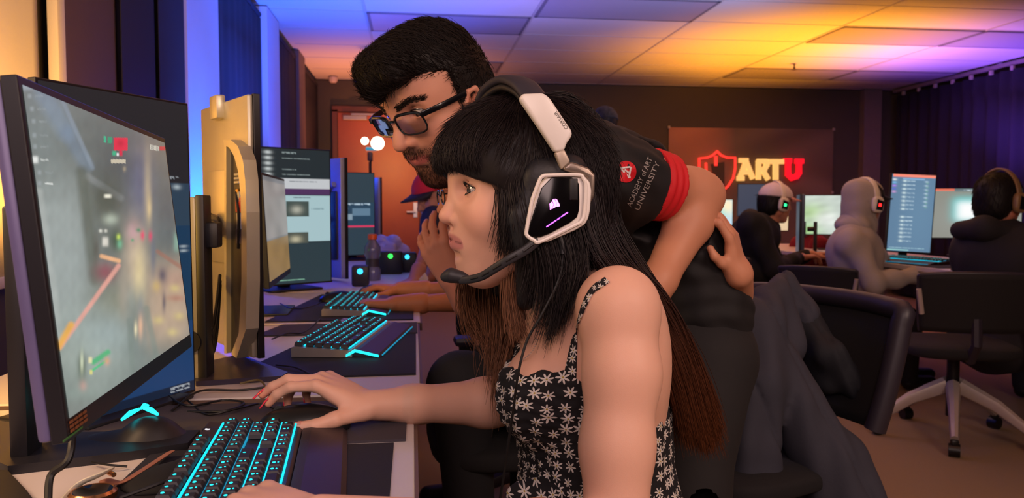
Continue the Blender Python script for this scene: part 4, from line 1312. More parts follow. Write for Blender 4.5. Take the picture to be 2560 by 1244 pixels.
def eyeball(parent, X, s, gaze=(1, 0, 0), iris='#2a1a12', r=.0130):
    n, mseg = 40, 40
    g = np.array(gaze, float); g /= np.linalg.norm(g)
    B = basis(g, z=(0, 0, 1))
    V = []; C = []
    for i in range(n + 1):
        a = math.pi * i / n
        for j in range(mseg):
            t = 2 * math.pi * j / mseg
            rr = r * (1 + (.05 if a < .42 else 0) * (1 - a / .42 if a < .42 else 0))
            V.append((math.cos(a) * B[0] + math.sin(a) * (math.cos(t) * B[1] + math.sin(t) * B[2])) * rr)
            C.append(lin('#050404') if a < .20 else lin(iris) * (1.3 if a < .34 else 1) if a < .46 else lin('#100a08') if a < .51 else lin('#cfc6c4'))
    F = [[i * mseg + j, (i + 1) * mseg + j, (i + 1) * mseg + (j + 1) % mseg, i * mseg + (j + 1) % mseg] for i in range(n) for j in range(mseg)]
    V = np.array(V) + [EX, s * .0325, EZ]
    return mesh_obj('eye', tf(X, V), F, attr_mat('eye_wet', rough=.08, coat=1.0), parent, True, True, cols=C)

def lashes(parent, X, s, mat, L=.007, r=.00042, n=22, lower=True):
    b = MB()
    c = np.array([EX, s * .0325, EZ])
    for up in ((1, -1) if lower else (1,)):
        for i in range(n):
            t = -1 + 2 * (i + .5) / n
            y = t * .0155
            z = (.0066 * (1 - t * t) + .0004 + .0006 * t) if up > 0 else (-.0050 * (1 - t * t) + .0002 + .0006 * t)
            x = math.sqrt(max(0, .0143 ** 2 - (y * .9) ** 2 - z ** 2))
            p = c + [x, s * y, z]
            ll = L * (1 if up > 0 else .45) * (.7 + .3 * (t + 1) / 2)
            d = np.array([.8, s * (.1 + .5 * t), .5 * up]); d /= np.linalg.norm(d)
            b.tube([p, p + d * ll * .5, p + d * ll + [0, 0, ll * .35 * up]], [r, r * .7, r * .1], 4)
    if True:
        pts = []
        for i in range(13):
            t = -1 + 2 * i / 12; y = t * .0155; z = .0066 * (1 - t * t) + .0004 + .0006 * t
            x = math.sqrt(max(0, .0147 ** 2 - (y * .9) ** 2 - z ** 2)); pts.append(c + [x, s * y, z])
        b.tube(pts, .00045, 5)
    o = b.build('eyelashes', mat, None, True)
    me = o.data
    V = np.array([v.co[:] for v in me.vertices]); F = [list(p.vertices) for p in me.polygons]
    bpy.data.objects.remove(o)
    return mesh_obj('eyelashes', tf(X, V), F, mat, parent, True, True)

def strands_from_guides(name, guides, n, wid, parent, mat, cfun, K=16, jit=.006, seed=1, taper=.8, twist=1.0, lenvar=.15, blk=1):
    """guides: ordered list of polylines; strands interpolate between neighbouring guides"""
    rng = np.random.RandomState(seed)
    G = np.array([spline(g, K) for g in guides])
    V = []; C = []
    g = rng.uniform(0, len(G) - 1, n)
    i0 = np.floor(g).astype(int); fr = (g - i0)[:, None, None]
    i1 = np.minimum(i0 + 1, len(G) - 1)
    P = G[i0] * (1 - fr) + G[i1] * fr
    t = np.linspace(0, 1, K)[None, :, None]
    j0 = rng.normal(0, 1, (n, 1, 3)); j1 = rng.normal(0, 1, (n, 1, 3)); ph = rng.uniform(0, 6.28, (n, 1, 3)); fq = rng.uniform(.6, 2.2, (n, 1, 1))
    P = P + j0 * jit * (.6 + .6 * t) + j1 * jit * .7 * t ** 2 + np.sin(ph + t * 6.28 * fq) * jit * .35 * twist * np.sqrt(t)
    # vary length
    Lk = 1 - rng.uniform(0, lenvar, (n, 1)) ** 1.0
    tt = np.linspace(0, 1, K)[None, :] * Lk * (K - 1)
    a = np.floor(tt).astype(int).clip(0, K - 2); f2 = (tt - a)[..., None]
    P = np.take_along_axis(P, a[..., None].repeat(3, 2), 1) * (1 - f2) + np.take_along_axis(P, (a + 1)[..., None].repeat(3, 2), 1) * f2
    return strand_mesh(name, P, wid, parent, mat, cfun, rng, taper)

def strand_mesh(name, P, wid, parent, mat, cfun, rng, taper=.8):
    n, K, _ = P.shape
    T = np.gradient(P, axis=1); T /= np.linalg.norm(T, axis=2)[..., None] + 1e-9
    rv = rng.normal(0, 1, (n, 1, 3))
    A = np.cross(T, rv); A /= np.linalg.norm(A, axis=2)[..., None] + 1e-9
    B = np.cross(T, A)
    t = np.linspace(0, 1, K)[None, :, None]
    w = wid * rng.uniform(.5, 1.3, (n, 1, 1)) * (1 - taper * t ** 2.5)
    ring = [P + w * (math.cos(a) * A + math.sin(a) * B) for a in (0, 2.094, 4.189)]
    V = np.stack(ring, 2).reshape(-1, 3)
    base = (np.arange(n) * K * 3)[:, None, None]
    kk = (np.arange(K - 1) * 3)[None, :, None]
    q = []
    for s in range(3):
        s2 = (s + 1) % 3
        q.append(np.stack([base[..., 0] + kk[..., 0] + s, base[..., 0] + kk[..., 0] + s2, base[..., 0] + kk[..., 0] + 3 + s2, base[..., 0] + kk[..., 0] + 3 + s], -1))
    Q = np.concatenate([x.reshape(-1, 4) for x in q])
    vr = rng.uniform(.7, 1.3, (n, 1, 1, 1))
    C = cfun(P, np.linspace(0, 1, K)[None, :, None] + np.zeros((n, K, 1)))
    C = (C[:, :, None, :] * vr).repeat(3, 2).reshape(-1, 3)
    return mesh_obj(name, V, Q, mat, parent, True, True, cols=C)

def fur(name, V, N, prob, n, length, wid, flow, parent, mat, col, seed=1, lift=.35, K=6, X=None, curl=.0, jit=.25, lift2=0.0):
    """short strands rooted on a surface, leaning along flow(V)"""
    rng = np.random.RandomState(seed)
    p = prob / prob.sum()
    idx = rng.choice(len(V), n, p=p)
    v = V[idx] + rng.normal(0, .0012, (n, 3)); nn = N[idx]
    fl = flow(v) + rng.normal(0, jit, (n, 3))
    fl -= (fl * nn).sum(1)[:, None] * nn
    fl /= np.linalg.norm(fl, axis=1)[:, None] + 1e-9
    L = (length(v) if callable(length) else length) * rng.uniform(.6, 1.25, n)
    P = np.zeros((n, K, 3))
    cur = v - nn * .001
    P[:, 0] = cur
    for k in range(1, K):
        t = k / (K - 1)
        d = fl * (1 - lift * (1 - t)) + nn * (lift * (1 - t) + lift2 * t) + rng.normal(0, .06 + curl, (n, 3))
        d /= np.linalg.norm(d, axis=1)[:, None]
        cur = cur + d * (L / (K - 1))[:, None]
        P[:, k] = cur
    if X is not None: P = tf(X, P.reshape(-1, 3)).reshape(P.shape)
    c = lin(col)
    return strand_mesh(name, P, wid, parent, mat, lambda P, t: np.zeros(P.shape) + c, rng, .9)

FB = [(.088, .024), (.092, .003), (.087, -.017), (.078, -.034)]
FL = [(.040, .024, .020), (.044, .027, .021), (.040, .025, .020), (.031, .019, .018)]
def add_hand(F, W, ex, ez, right, curls, s=1.0, spread=(6, 1, -4, -10), thumb=None, fr=.0084, k=.006, palm=.0125):
    """adds palm, four fingers and thumb to field F; returns finger end data"""
    ex = np.array(ex, float); ex /= np.linalg.norm(ex)
    ez = np.array(ez, float); ez -= (ez @ ex) * ex; ez /= np.linalg.norm(ez)
    ey = np.cross(ez, ex) * (1 if right else -1)
    g = lambda x, y, z: np.array(W) + (ex * x + ey * y + ez * z) * s
    for i, (bx, by) in enumerate(FB):
        F.cap(g(.0, by * .55, 0), g(bx, by, .001), palm * s, .0100 * s, k * 1.6)
    F.ell(g(.045, 0, -.004), (.034 * s, .034 * s, .013 * s), .012, rot=[ex, ey, ez])
    tips = []
    for i in range(4):
        bx, by = FB[i]
        a = R(spread[i]); d0 = ex * math.cos(a) + ey * math.sin(a)
        p = g(bx, by, .001); ang = 0; r = fr * s * (1, 1, .95, .84)[i]
        pts = [p]; rs = [r * 1.12]
        for j in range(3):
            ang += R(curls[i][j])
            d = d0 * math.cos(ang) - ez * math.sin(ang)
            p = p + d * FL[i][j] * s
            pts.append(p); rs.append(r * (.98, .90, .80)[j])
        for j in range(3): F.cap(pts[j], pts[j + 1], rs[j], rs[j + 1], .004)
        nz = d0 * math.sin(ang) + ez * math.cos(ang)
        tips.append((pts[-1], d, nz, rs[-1]))
    th = thumb or [(.022, .020, -.006), (.048, .046, -.016), (.074, .060, -.022), (.098, .064, -.026)]
    tp = [g(*q) for q in th]
    F.cap(tp[0], tp[1], .0145 * s, .0115 * s, .012); F.cap(tp[1], tp[2], .0112 * s, .0098 * s, .006); F.cap(tp[2], tp[3], .0098 * s, .0080 * s, .004)
    d = tp[3] - tp[2]; d /= np.linalg.norm(d)
    nzt = ez - (ez @ d) * d; nzt /= np.linalg.norm(nzt)
    tips.append((tp[3], d, nzt, .008 * s))
    return tips
def nails(tips, parent, mat, L=.011, wd=.0052, idx=(0, 1, 2, 3, 4), lift=.92, over=.004):
    for i in idx:
        p, d, nz, r = tips[i]
        sd = np.cross(nz, d)
        b = MB(); V = []; nu, nv = 8, 6
        for u in range(nu + 1):
            t = u / nu
            w = wd * (1 if t < .6 else math.sqrt(max(0, 1 - ((t - .6) / .42) ** 2)))
            for v in range(nv + 1):
                a = (v / nv - .5) * 2
                V.append(p + d * (-L * .65 + (L + over) * t) + sd * w * a + nz * (r * lift + .0008 - .0022 * a * a - (.0012 * t if t > .5 else 0)))
        Fq = [[u * (nv + 1) + v, (u + 1) * (nv + 1) + v, (u + 1) * (nv + 1) + v + 1, u * (nv + 1) + v + 1] for u in range(nu) for v in range(nv)]
        o = mesh_obj('fingernail', V, Fq, mat, parent, True, True)
        so = o.modifiers.new('thick', 'SOLIDIFY'); so.thickness = .0008; so.offset = 0

def merge(parts):
    """parts: (V,Q,C) -> one arrays set"""
    V, Q, C = [], [], []; n = 0
    for v, q, c in parts:
        V.append(v); Q.append(q + n); C.append(c); n += len(v)
    return np.concatenate(V), np.concatenate(Q), np.concatenate(C)

# ================================================================== the girl with the white headset
GD = 1.07
m_skinG = skin_mat('skin_light')
SK, LIP = '#dfab94', '#cd8580'
GX = head_frame(at(1310, 509, GD), (-1, -.16, -.02), 1.04)
girl = thing('person', 'girl in a black daisy sundress playing with a white headset over long dark hair', 'person', (.22, 1.07, .40))
V, Q = head_mesh(.0017, mouth_open=.0018, neckdir=(-.055, 0, -.17))
hc = head_cols(V, SK, LIP, blush=.22, mouth_open=.0018)
headV = tf(GX, V)
GN = normals(V, Q)
# body in room coordinates
A = lambda px, py, d: at(px, py, d)
bf = Field((-.02, .82, .50), (.50, 1.34, 1.0), .0042)
hb = tf(GX, [(-.030, 0, -.06)])[0]
nb = A(1455, 735, 1.07)
bf.cap(hb, nb, .046, .056, .02)
shL, shR = A(1546, 772, .915), A(1480, 770, 1.235)
bf.cap(nb + [.01, 0, 0], shL, .047, .041, .04); bf.cap(nb + [.01, 0, 0], shR, .052, .046, .04)
bf.ell(shL, (.041, .040, .045), .03)
bf.ell(A(1465, 850, 1.07), (.080, .135, .085), .04)
bf.ell(A(1480, 985, 1.07), (.098, .128, .13), .05)
bf.ell(A(1490, 1190, 1.07), (.098, .118, .13), .05)
bf.ell(A(1500, 1380, 1.07), (.115, .150, .12), .05)
for d in (1.005, 1.135): bf.ell(A(1345, 985, d), (.050, .056, .058), .035)
bf.ell(A(1600, 870, .99), (.03, .05, .08), .05); bf.ell(A(1585, 870, 1.15), (.03, .05, .08), .05)
# arms: the near arm hangs down to an elbow below the frame, the forearm comes back over the desk edge
elL = np.array([.226, .852, .668])
wrL = np.array([-.085, .709, .768])
def armL(F): F.chain([shL + [0, -.002, .0], shL * .72 + elL * .28 + [.004, -.004, 0], shL * .4 + elL * .6, elL], [.0425, .0430, .0405, .036], .02); F.chain([elL, elL * .7 + wrL * .3, wrL], [.037, .038, .0245], .02)
def armR(F): F.chain([shR, shR * .5 + elR * .5, elR], [.044, .042, .036], .02); F.chain([elR, elR * .70 + wrR * .30, elR * .25 + wrR * .75, wrR], [.036, .0375, .027, .0225], .02)
elR = A(1330, 1003, 1.27); wrR = A(925, 1012, 1.185)
armL(bf); armR(bf)
bf2 = Field((-.34, .60, .66), (.0, .92, .84), .0030)
armL(bf2)
tipsL = add_hand(bf2, wrL, (-1, .72, .08), (.1, -.05, 1), False, [(44, 38, 20), (46, 40, 22), (46, 40, 22), (42, 36, 20)], s=1.0, spread=(4, 0, -3, -8), thumb=[(.022, .018, -.008), (.050, .040, -.020), (.074, .048, -.030), (.094, .046, -.036)])
bf3 = Field((-.26, 1.06, .70), (.0, 1.34, .90), .0024)
armR(bf3)
tipsR = add_hand(bf3, wrR, (-.88, .04, .44), (.46, -.14, .87), True,
                 [(30, 26, 18), (24, 28, 14), (36, 46, 26), (42, 50, 30)], s=.95, spread=(-3, 1, 6, 11),
                 thumb=[(.010, .020, -.010), (.040, .052, -.024), (.062, .066, -.040), (.084, .066, -.052)])
parts = []
Vh = headV; parts.append((Vh, Q, hc))
def body_cols(V, base):
    c = np.zeros((len(V), 3)) + lin(base); return c
for i, fl in enumerate((bf, bf2, bf3)):
    v, q = fl.mesh(2)
    c = body_cols(v, SK)
    if i == 1:
        mp = at(1480, 1133, .86)
        dd = np.hypot(v[:, 0] - mp[0], v[:, 2] - mp[2]); mm = (dd < .0035) & (v[:, 1] < .88)
        c[mm] = lin('#5a2c20')
    if i in (1, 2):
        for tp in (tipsL, tipsR)[i - 1]:
            m = np.exp(-(np.linalg.norm(v - tp[0], axis=1) / .014) ** 2)[:, None] * .35
            c = c * (1 - m) + c * np.array([1, .55, .55]) * m
    parts.append((v, q, c))
BV, BQ, BC = merge(parts)
mesh_obj('body', BV, BQ, m_skinG, girl, True, True, cols=BC)
m_pink = M('pink_nail_polish', '#e8385a', .2, var=.02, coat=1.0)
nails(tipsR, girl, m_pink, L=.013, wd=.0056, idx=(0, 1, 2, 3), over=.010)
nails(tipsR, girl, M('thumb_nail', '#c88478', .3), L=.010, wd=.0056, idx=(4,), over=0)
for s in (-1, 1):
    eyeball(girl, GX, s, (1, .20, -.03), '#2e1c14')
    lashes(girl, GX, s, M('lash_black', '#0a0708', .6), L=.0065)
b = MB(); b.add(*[x for x in [[], []]]) if False else None
# teeth just behind the parted lips
b = MB(); b.tube(tf(GX, spline([(.075, -.015, -.0425), (.0855, 0, -.0420), (.075, .015, -.0425)], 10)), .0030, 8); b.build('teeth', M('teeth_white', '#d8ccc4', .3), girl, True, True)
# --- sundress: torso surface a little outside the skin, cut at the neckline
df = Field((.04, .86, .42), (.44, 1.28, .96), .004)
o4 = .005
df.ell(A(1465, 850, 1.07), (.080 + o4, .135 + o4, .085 + o4), .04)
df.ell(A(1480, 985, 1.07), (.098 + o4, .128 + o4, .13 + o4), .05)
df.ell(A(1490, 1190, 1.07), (.098 + o4, .118 + o4, .13 + o4), .05)
df.ell(A(1500, 1380, 1.07), (.125 + o4, .155 + o4, .13 + o4), .05)
for d in (1.005, 1.135): df.ell(A(1345, 985, d), (.050 + o4, .056 + o4, .058 + o4), .035)
zf, zb = A(1400, 922, .98)[2], A(1670, 1008, 1.02)[2]
xf, xb = A(1400, 922, .98)[0], A(1670, 1008, 1.02)[0]
def top(X, Y, Z):
    t = (X - xf) / (xb - xf)
    zl = zf + (zb - zf) * np.clip(t, 0, 1.2) + .030 * np.exp(-((Y - 1.15) / .035) ** 2) * (X < xf) + .004 * np.sin(Y * 160)
    return Z - zl
df.func(top, (.04, .86, .42), (.44, 1.28, .96), op='and')
V, Q = df.mesh(1)
ang = np.arctan2(V[:, 1] - 1.07, V[:, 0] - .235)
N = normals(V, Q)
# elastic shirring and soft folds
fold = .0012 * np.sin(V[:, 2] * 420 + 3 * np.sin(ang * 9)) * (V[:, 0] < .2) + .0015 * np.sin(ang * 26 + V[:, 2] * 9)
V = V + N * fold[:, None]
uv = np.stack([ang * .118, V[:, 2], V[:, 0] * 0], 1)
dress = mesh_obj('sundress', V, Q, None or M('tmp', '#000000'), girl, True, True)
def duv_attr(o, uv):
    a = o.data.attributes.new('duv', 'FLOAT_VECTOR', 'POINT'); a.data.foreach_set('vector', np.asarray(uv, np.float32).ravel())
def daisy_mat():
    m = bpy.data.materials.new('daisy_fabric'); m.use_nodes = True; nt = m.node_tree; b = nt.nodes['Principled BSDF']; L = nt.links.new
    at_ = nt.nodes.new('ShaderNodeAttribute'); at_.attribute_name = 'duv'
    def vm(op, a, bb=None):
        n = nt.nodes.new('ShaderNodeVectorMath'); n.operation = op
        for i, x in enumerate((a, bb)):
            if x is None: continue
            if isinstance(x, (tuple, list)): n.inputs[i].default_value = x
            else: L(x, n.inputs[i])
        return n
    def mm(op, a, bb=None, c=None):
        n = nt.nodes.new('ShaderNodeMath'); n.operation = op
        for i, x in enumerate((a, bb, c)):
            if x is None: continue
            if isinstance(x, (int, float)): n.inputs[i].default_value = x
            else: L(x, n.inputs[i])
        return n.outputs[0]
    sc_ = vm('MULTIPLY', at_.outputs['Vector'], (60, 60, 60))
    vo = nt.nodes.new('ShaderNodeTexVoronoi'); vo.voronoi_dimensions = '2D'; vo.inputs['Scale'].default_value = 1; vo.inputs['Randomness'].default_value = .55
    L(sc_.outputs[0], vo.inputs['Vector'])
    d = vm('SUBTRACT', sc_.outputs[0], vo.outputs['Position'])
    sp = nt.nodes.new('ShaderNodeSeparateXYZ'); L(d.outputs[0], sp.inputs[0])
    cs = nt.nodes.new('ShaderNodeSeparateColor'); L(vo.outputs['Color'], cs.inputs[0])
    r = mm('SQRT', mm('ADD', mm('MULTIPLY', sp.outputs[0], sp.outputs[0]), mm('MULTIPLY', sp.outputs[1], sp.outputs[1])))
    a = mm('ADD', mm('ARCTAN2', sp.outputs[1], sp.outputs[0]), mm('MULTIPLY', cs.outputs[0], 6.28))
    pet = mm('ADD', mm('MULTIPLY', mm('COSINE', mm('MULTIPLY', a, 7.0)), .16), .27)
    size = mm('ADD', mm('MULTIPLY', cs.outputs[1], .35), .85)
    rim = mm('MULTIPLY', pet, size)
    white = mm('LESS_THAN', r, rim)
    core = mm('LESS_THAN', r, .065)
    m1 = nt.nodes.new('ShaderNodeMix'); m1.data_type = 'RGBA'; L(white, m1.inputs[0]); m1.inputs[6].default_value = hexc('#0f0c12'); m1.inputs[7].default_value = hexc('#cfc6c0')
    m2 = nt.nodes.new('ShaderNodeMix'); m2.data_type = 'RGBA'; L(core, m2.inputs[0]); L(m1.outputs[2], m2.inputs[6]); m2.inputs[7].default_value = hexc('#a89040')
    L(m2.outputs[2], b.inputs['Base Color']); b.inputs['Roughness'].default_value = .85
    return m
m_daisy = daisy_mat()
dress.data.materials[0] = m_daisy
duv_attr(dress, uv)
# strap over the near shoulder
P = [A(1515, 702, .935), A(1478, 730, .918), A(1452, 790, .925), A(1436, 860, .945), A(1420, 935, .965)]
from mathutils.bvhtree import BVHTree
bvh = BVHTree.FromPolygons([tuple(v) for v in BV], [tuple(int(i) for i in q) for q in BQ])
def onto(p, off, dirv=(0, 1, 0)):
    d_ = Vector(dirv)
    h = bvh.ray_cast(Vector(p) - d_ * .25, d_)
    if h[0] is None: return np.array(p)
    return np.array(h[0]) + np.array(h[1]) * off
def near(p, off):
    h = bvh.find_nearest(Vector(p)); return np.array(h[0]) + np.array(h[1]) * off
S = []
for q_ in spline([(1518, 700, 0), (1480, 728, 0), (1454, 785, 0), (1438, 855, 0), (1426, 940, 0)], 40):
    rd = Vector(ray(q_[0], q_[1])).normalized(); hh = bvh.ray_cast(Vector(_c), rd); S.append(np.array(hh[0]) if hh[0] is not None else A(q_[0], q_[1], .94))
S = np.array(S)
S[1:-1] = (S[:-2] + S[1:-1] + S[2:]) / 3
V = []; U_ = []
for i, p in enumerate(S):
    tg = S[min(i + 1, 39)] - S[max(i - 1, 0)]; tg /= np.linalg.norm(tg); sd = np.cross(tg, [0, 1, 0]); sd /= np.linalg.norm(sd)
    for j in (-1, -.33, .33, 1):
        q = near(p + sd * .0085 * j, .0016); V.append(q); U_.append((.9 + j * .0075, 1.5 + i * .0045, 0))
F = [[i * 4 + j, i * 4 + j + 1, (i + 1) * 4 + j + 1, (i + 1) * 4 + j] for i in range(39) for j in range(3)]
o = mesh_obj('dress_strap', V, F, m_daisy, girl, True, True); duv_attr(o, U_)
so = o.modifiers.new('thick', 'SOLIDIFY'); so.thickness = .002; so.offset = 0
# ruffle bow at the waist
f = Field((.05, .90, .60), (.22, 1.12, .74), .004)
for (px, py, r_) in ((1300, 1236, .016), (1330, 1228, .020), (1365, 1234, .022), (1395, 1244, .018), (1350, 1262, .03)): f.ell(A(px, py, .985), (r_ * 1.2, r_, r_ * .8), .012)
V, Q = f.mesh(1); o = mesh_obj('waist_ruffle', V, Q, m_daisy, girl, True, True); duv_attr(o, np.stack([V[:, 0], V[:, 2], V[:, 0] * 0], 1) * 1.0)
# black trousers/legs on the seat
lf = Field((-.38, .88, .04), (.50, 1.30, .64), .008)
hip = np.array([.26, 1.07, .54])
lf.ell(hip, (.15, .17, .10), .05)
for s in (-1, 1):
    lf.chain([hip + [0, s * .09, -.02], (-.14, 1.07 + s * .10, .52), (-.10, 1.07 + s * .10, .10)], [.085, .062, .045], .03)
    lf.cap((-.09, 1.07 + s * .10, .085), (-.20, 1.07 + s * .10, .07), .035, .028, .02)
V, Q = lf.mesh(1); mesh_obj('trousers', V, Q, M('black_trousers', '#131217', .85, scale=60, bump=.3), girl, True, True)
# ------------------------------------------------ hair
m_hairG = attr_mat('hair_dark_brown', rough=.5, spec=.3)
hf = Field((-.15, -.115, -.17), (.14, .115, .17), .0030)
hf.ell((-.010, 0, .047), (.113, .090, .094), .02)
hf.ell((.030, 0, .052), (.078, .081, .076), .03)        # fringe bulk
hf.ell((-.050, 0, -.03), (.066, .082, .10), .04)         # back of the head
for s in (-1, 1):
    hf.cap((.040, s * .070, .035), (.022, s * .070, -.03), .016, .014, .02); hf.cap((.022, s * .070, -.03), (.020, s * .066, -.12), .014, .012, .02)
# open the face
def face_cut(X, Y, Z):
    zb_ = .047 - .012 * (np.abs(Y) / .05) ** 2
    xs = .044 + .45 * np.clip(Z + .012, 0, .06)
    return np.maximum(np.maximum(Z - zb_, xs - X), np.abs(Y) - .20) * .9 + 0 * X
hf.func(face_cut, (-.15, -.115, -.17), (.14, .115, .17), .008, op='cut')
V, Q = hf.mesh(2)
dk, au = lin('#170e10'), lin('#5c3018')
mesh_obj('hair_base', tf(GX, V), Q, m_hairG, girl, True, True, cols=np.zeros((len(V), 3)) + dk * .8)
HN = normals(V, Q)
def flowG(v):
    x, y, z = v[:, 0], v[:, 1], v[:, 2]
    front = np.clip((x - .0) / .05, 0, 1)[:, None]
    f_ = np.stack([.9 + 0 * x, .25 * y / .08, -.9 - 2 * (x - .04) / .05], 1) * front * (np.clip(z / .05, 0, 1)[:, None])
    d_ = np.stack([-.25 + 0 * x, y * 4, -1 + 0 * x], 1) * (1 - front * .8)
    return f_ + d_
fur('crown_strands', V, HN, ((V[:, 2] > np.where(V[:, 0] > .045, .090, np.where(V[:, 0] > .02, .045 + (V[:, 0] - .02) * 1.2, -.05))) & (HN[:, 2] > -.2)).astype(float), 13000, .042, .00055, flowG, girl, m_hairG, '#1a1012', lift=.03, X=GX, jit=.10, lift2=-.08)
# fringe tips falling to the brow
gd = []
for a in np.linspace(-.93, .93, 13):
    y = a * .074
    xf_ = .108 * math.sqrt(max(.05, 1 - (a * .80) ** 2)) + .004
    zt = .044 - .010 * abs(a) ** 3
    gd.append(tf(GX, [(.02 * (1 - abs(a)), y * .35, .141), (.062 * (1 - .4 * abs(a)), y * .7, .126 - .012 * abs(a)), (xf_ * .93, y * .95, .088), (xf_ + .002, y * 1.03, .055), (xf_ - .002, y * 1.02, zt)]))
cG = lambda P, t: dk * (1.35 - .2 * t) + 0 * P
strands_from_guides('fringe_tips', gd, 3200, .0007, girl, m_hairG, cG, K=12, jit=.0020, seed=3, lenvar=.06)
def ombre(P, t):
    z = P[..., 2:3]
    k = np.clip((1.02 - z) / .30, 0, 1) * np.clip((t - .25) / .5, 0, 1)
    return dk * 1.2 * (1 - k) + au * k
def gpts(L): return [A(*p) for p in L]
# near side lock hanging in front of the ear and over the collarbone
gl = [gpts([(1275, 395, 1.0), (1264, 480, .987), (1268, 540, .982), (1260, 590, .985), (1248, 650, .99)]),
      gpts([(1292, 385, 1.0), (1281, 460, .982), (1292, 540, .975), (1300, 590, .98), (1296, 650, .98)]),
      gpts([(1318, 380, 1.0), (1311, 450, .982), (1340, 560, .97), (1372, 660, .965), (1378, 770, .965), (1352, 870, .96)]),
      gpts([(1352, 380, 1.0), (1350, 450, .982), (1380, 570, .97), (1405, 670, .965), (1402, 760, .965), (1380, 850, .96)]),
      gpts([(1405, 380, 1.0), (1410, 450, .982), (1440, 570, .965), (1455, 640, .955), (1445, 690, .95), (1425, 740, .95)])]
strands_from_guides('near_front_lock', gl, 3600, .0007, girl, m_hairG, lambda P, t: dk * 1.2 + 0 * P, K=16, jit=.0060, seed=5, lenvar=.35)
# far side front hair, lighter brown, falling past the chin to the dress
gl = [gpts([(1235, 560, 1.12), (1160, 690, 1.14), (1165, 790, 1.15), (1200, 850, 1.15)]),
      gpts([(1240, 560, 1.12), (1185, 700, 1.14), (1200, 800, 1.15), (1240, 880, 1.15)]),
      gpts([(1250, 560, 1.12), (1255, 690, 1.13), (1265, 820, 1.14), (1245, 930, 1.13), (1240, 1010, 1.12)]),
      gpts([(1265, 560, 1.12), (1280, 690, 1.12), (1285, 820, 1.13), (1262, 950, 1.12), (1262, 1080, 1.11)])]
br = lin('#80553c')
strands_from_guides('far_front_lock', gl, 1000, .0008, girl, m_hairG, lambda P, t: dk * (1 - np.clip(t * 2.4 - .5, 0, 1)) + br * np.clip(t * 2.4 - .5, 0, 1), K=18, jit=.0075, seed=8, lenvar=.3)
gl = [gpts([(1262, 640, 1.04), (1270, 720, 1.03), (1280, 800, 1.02), (1300, 850, 1.01)]),
      gpts([(1290, 640, 1.03), (1285, 720, 1.02), (1300, 800, 1.01), (1310, 860, 1.0)])]
strands_from_guides('throat_lock', gl, 350, .0008, girl, m_hairG, lambda P, t: br * 1.1 + 0 * P, K=12, jit=.0045, seed=9, lenvar=.3)
# back hair: sheet from the back of the head over the shoulder blade
for nm, sd, dz in (('back_hair', 11, 0), ('back_hair_outer', 12, -.035)):
    gl = [gpts([(1400, 330, 1.05 + dz), (1440, 480, 1.02 + dz), (1470, 600, 1.00 + dz), (1520, 680, .99 + dz), (1600, 745, 1.0 + dz), (1660, 880, 1.02 + dz), (1700, 1010, 1.03 + dz), (1712, 1070, 1.04 + dz)]),
          gpts([(1440, 300, 1.06 + dz), (1475, 450, 1.04 + dz), (1495, 580, 1.03 + dz), (1548, 680, 1.02 + dz), (1630, 770, 1.03 + dz), (1690, 900, 1.04 + dz), (1722, 1030, 1.05 + dz), (1738, 1100, 1.06 + dz)]),
          gpts([(1470, 290, 1.08 + dz), (1500, 430, 1.07 + dz), (1515, 560, 1.07 + dz), (1562, 670, 1.06 + dz), (1650, 780, 1.06 + dz), (1705, 910, 1.07 + dz), (1745, 1030, 1.08 + dz), (1765, 1112, 1.09 + dz)]),
          gpts([(1480, 320, 1.12 + dz), (1508, 440, 1.13 + dz), (1528, 560, 1.13 + dz), (1578, 660, 1.12 + dz), (1650, 780, 1.11 + dz), (1715, 900, 1.11 + dz), (1760, 1020, 1.12 + dz), (1785, 1105, 1.12 + dz)])]
    strands_from_guides(nm, gl, 6500 if dz == 0 else 2200, .0009, girl, m_hairG, ombre, K=22, jit=.0085 if dz == 0 else .005, seed=sd, lenvar=.12, twist=.8)
# solid core so the back hair is dense
bh = Field((.12, .90, .66), (.48, 1.24, 1.2), .006)
core = [(A(1430, 380, 1.08), .050), (A(1450, 500, 1.08), .042), (A(1475, 600, 1.08), .036), (A(1545, 690, 1.08), .028), (A(1625, 780, 1.07), .022), (A(1680, 900, 1.07), .013), (A(1710, 990, 1.08), .006)]
bh.chain([c[0] for c in core], [c[1] for c in core], .03)
V, Q = bh.mesh(1); zc_ = np.clip((1.0 - V[:, 2:3]) / .3, 0, 1)
mesh_obj('back_hair_core', V, Q, m_hairG, girl, True, True, cols=(dk * (1 - zc_) + au * .7 * zc_))
# fly-away hairs above the crown
gl = [gpts([(1300, 262, 1.07), (1380, 245, 1.07), (1440, 262, 1.08), (1490, 330, 1.08)]), gpts([(1340, 262, 1.08), (1420, 262, 1.08), (1470, 300, 1.09), (1510, 380, 1.1)]), gpts([(1360, 300, 1.04), (1420, 300, 1.03), (1470, 360, 1.03), (1500, 460, 1.03)])]
strands_from_guides('crown_hair', gl, 1800, .0007, girl, m_hairG, lambda P, t: dk * 1.3 + 0 * P, K=12, jit=.005, seed=14, lenvar=.3)
# jewellery
t = thing('drop_earring', 'thin dangling bar earring under the white headset cup', 'earring', tuple(A(1345, 640, .985)))
b = MB(); b.tube([A(1345, 612, .975), A(1345, 672, .975)], .0009, 6); b.build('bar', M('earring_gold', '#e8c0a8', .2, 1), t, True, True)
pts = spline([onto(A(x, y, .97), .002) for x, y in ((1425, 715), (1400, 760), (1370, 815), (1335, 870), (1310, 910))], 46)
b = MB()
for i, p in enumerate(pts):
    b.lathe([(0, -.0011), (.0013, 0), (0, .0011)], 6, tuple(p))
tag(b.build('bead_necklace', M('necklace_beads', '#e0d0c8', .2, .6), None, True), 'fine beaded necklace on the girl\'s collarbone', 'necklace')
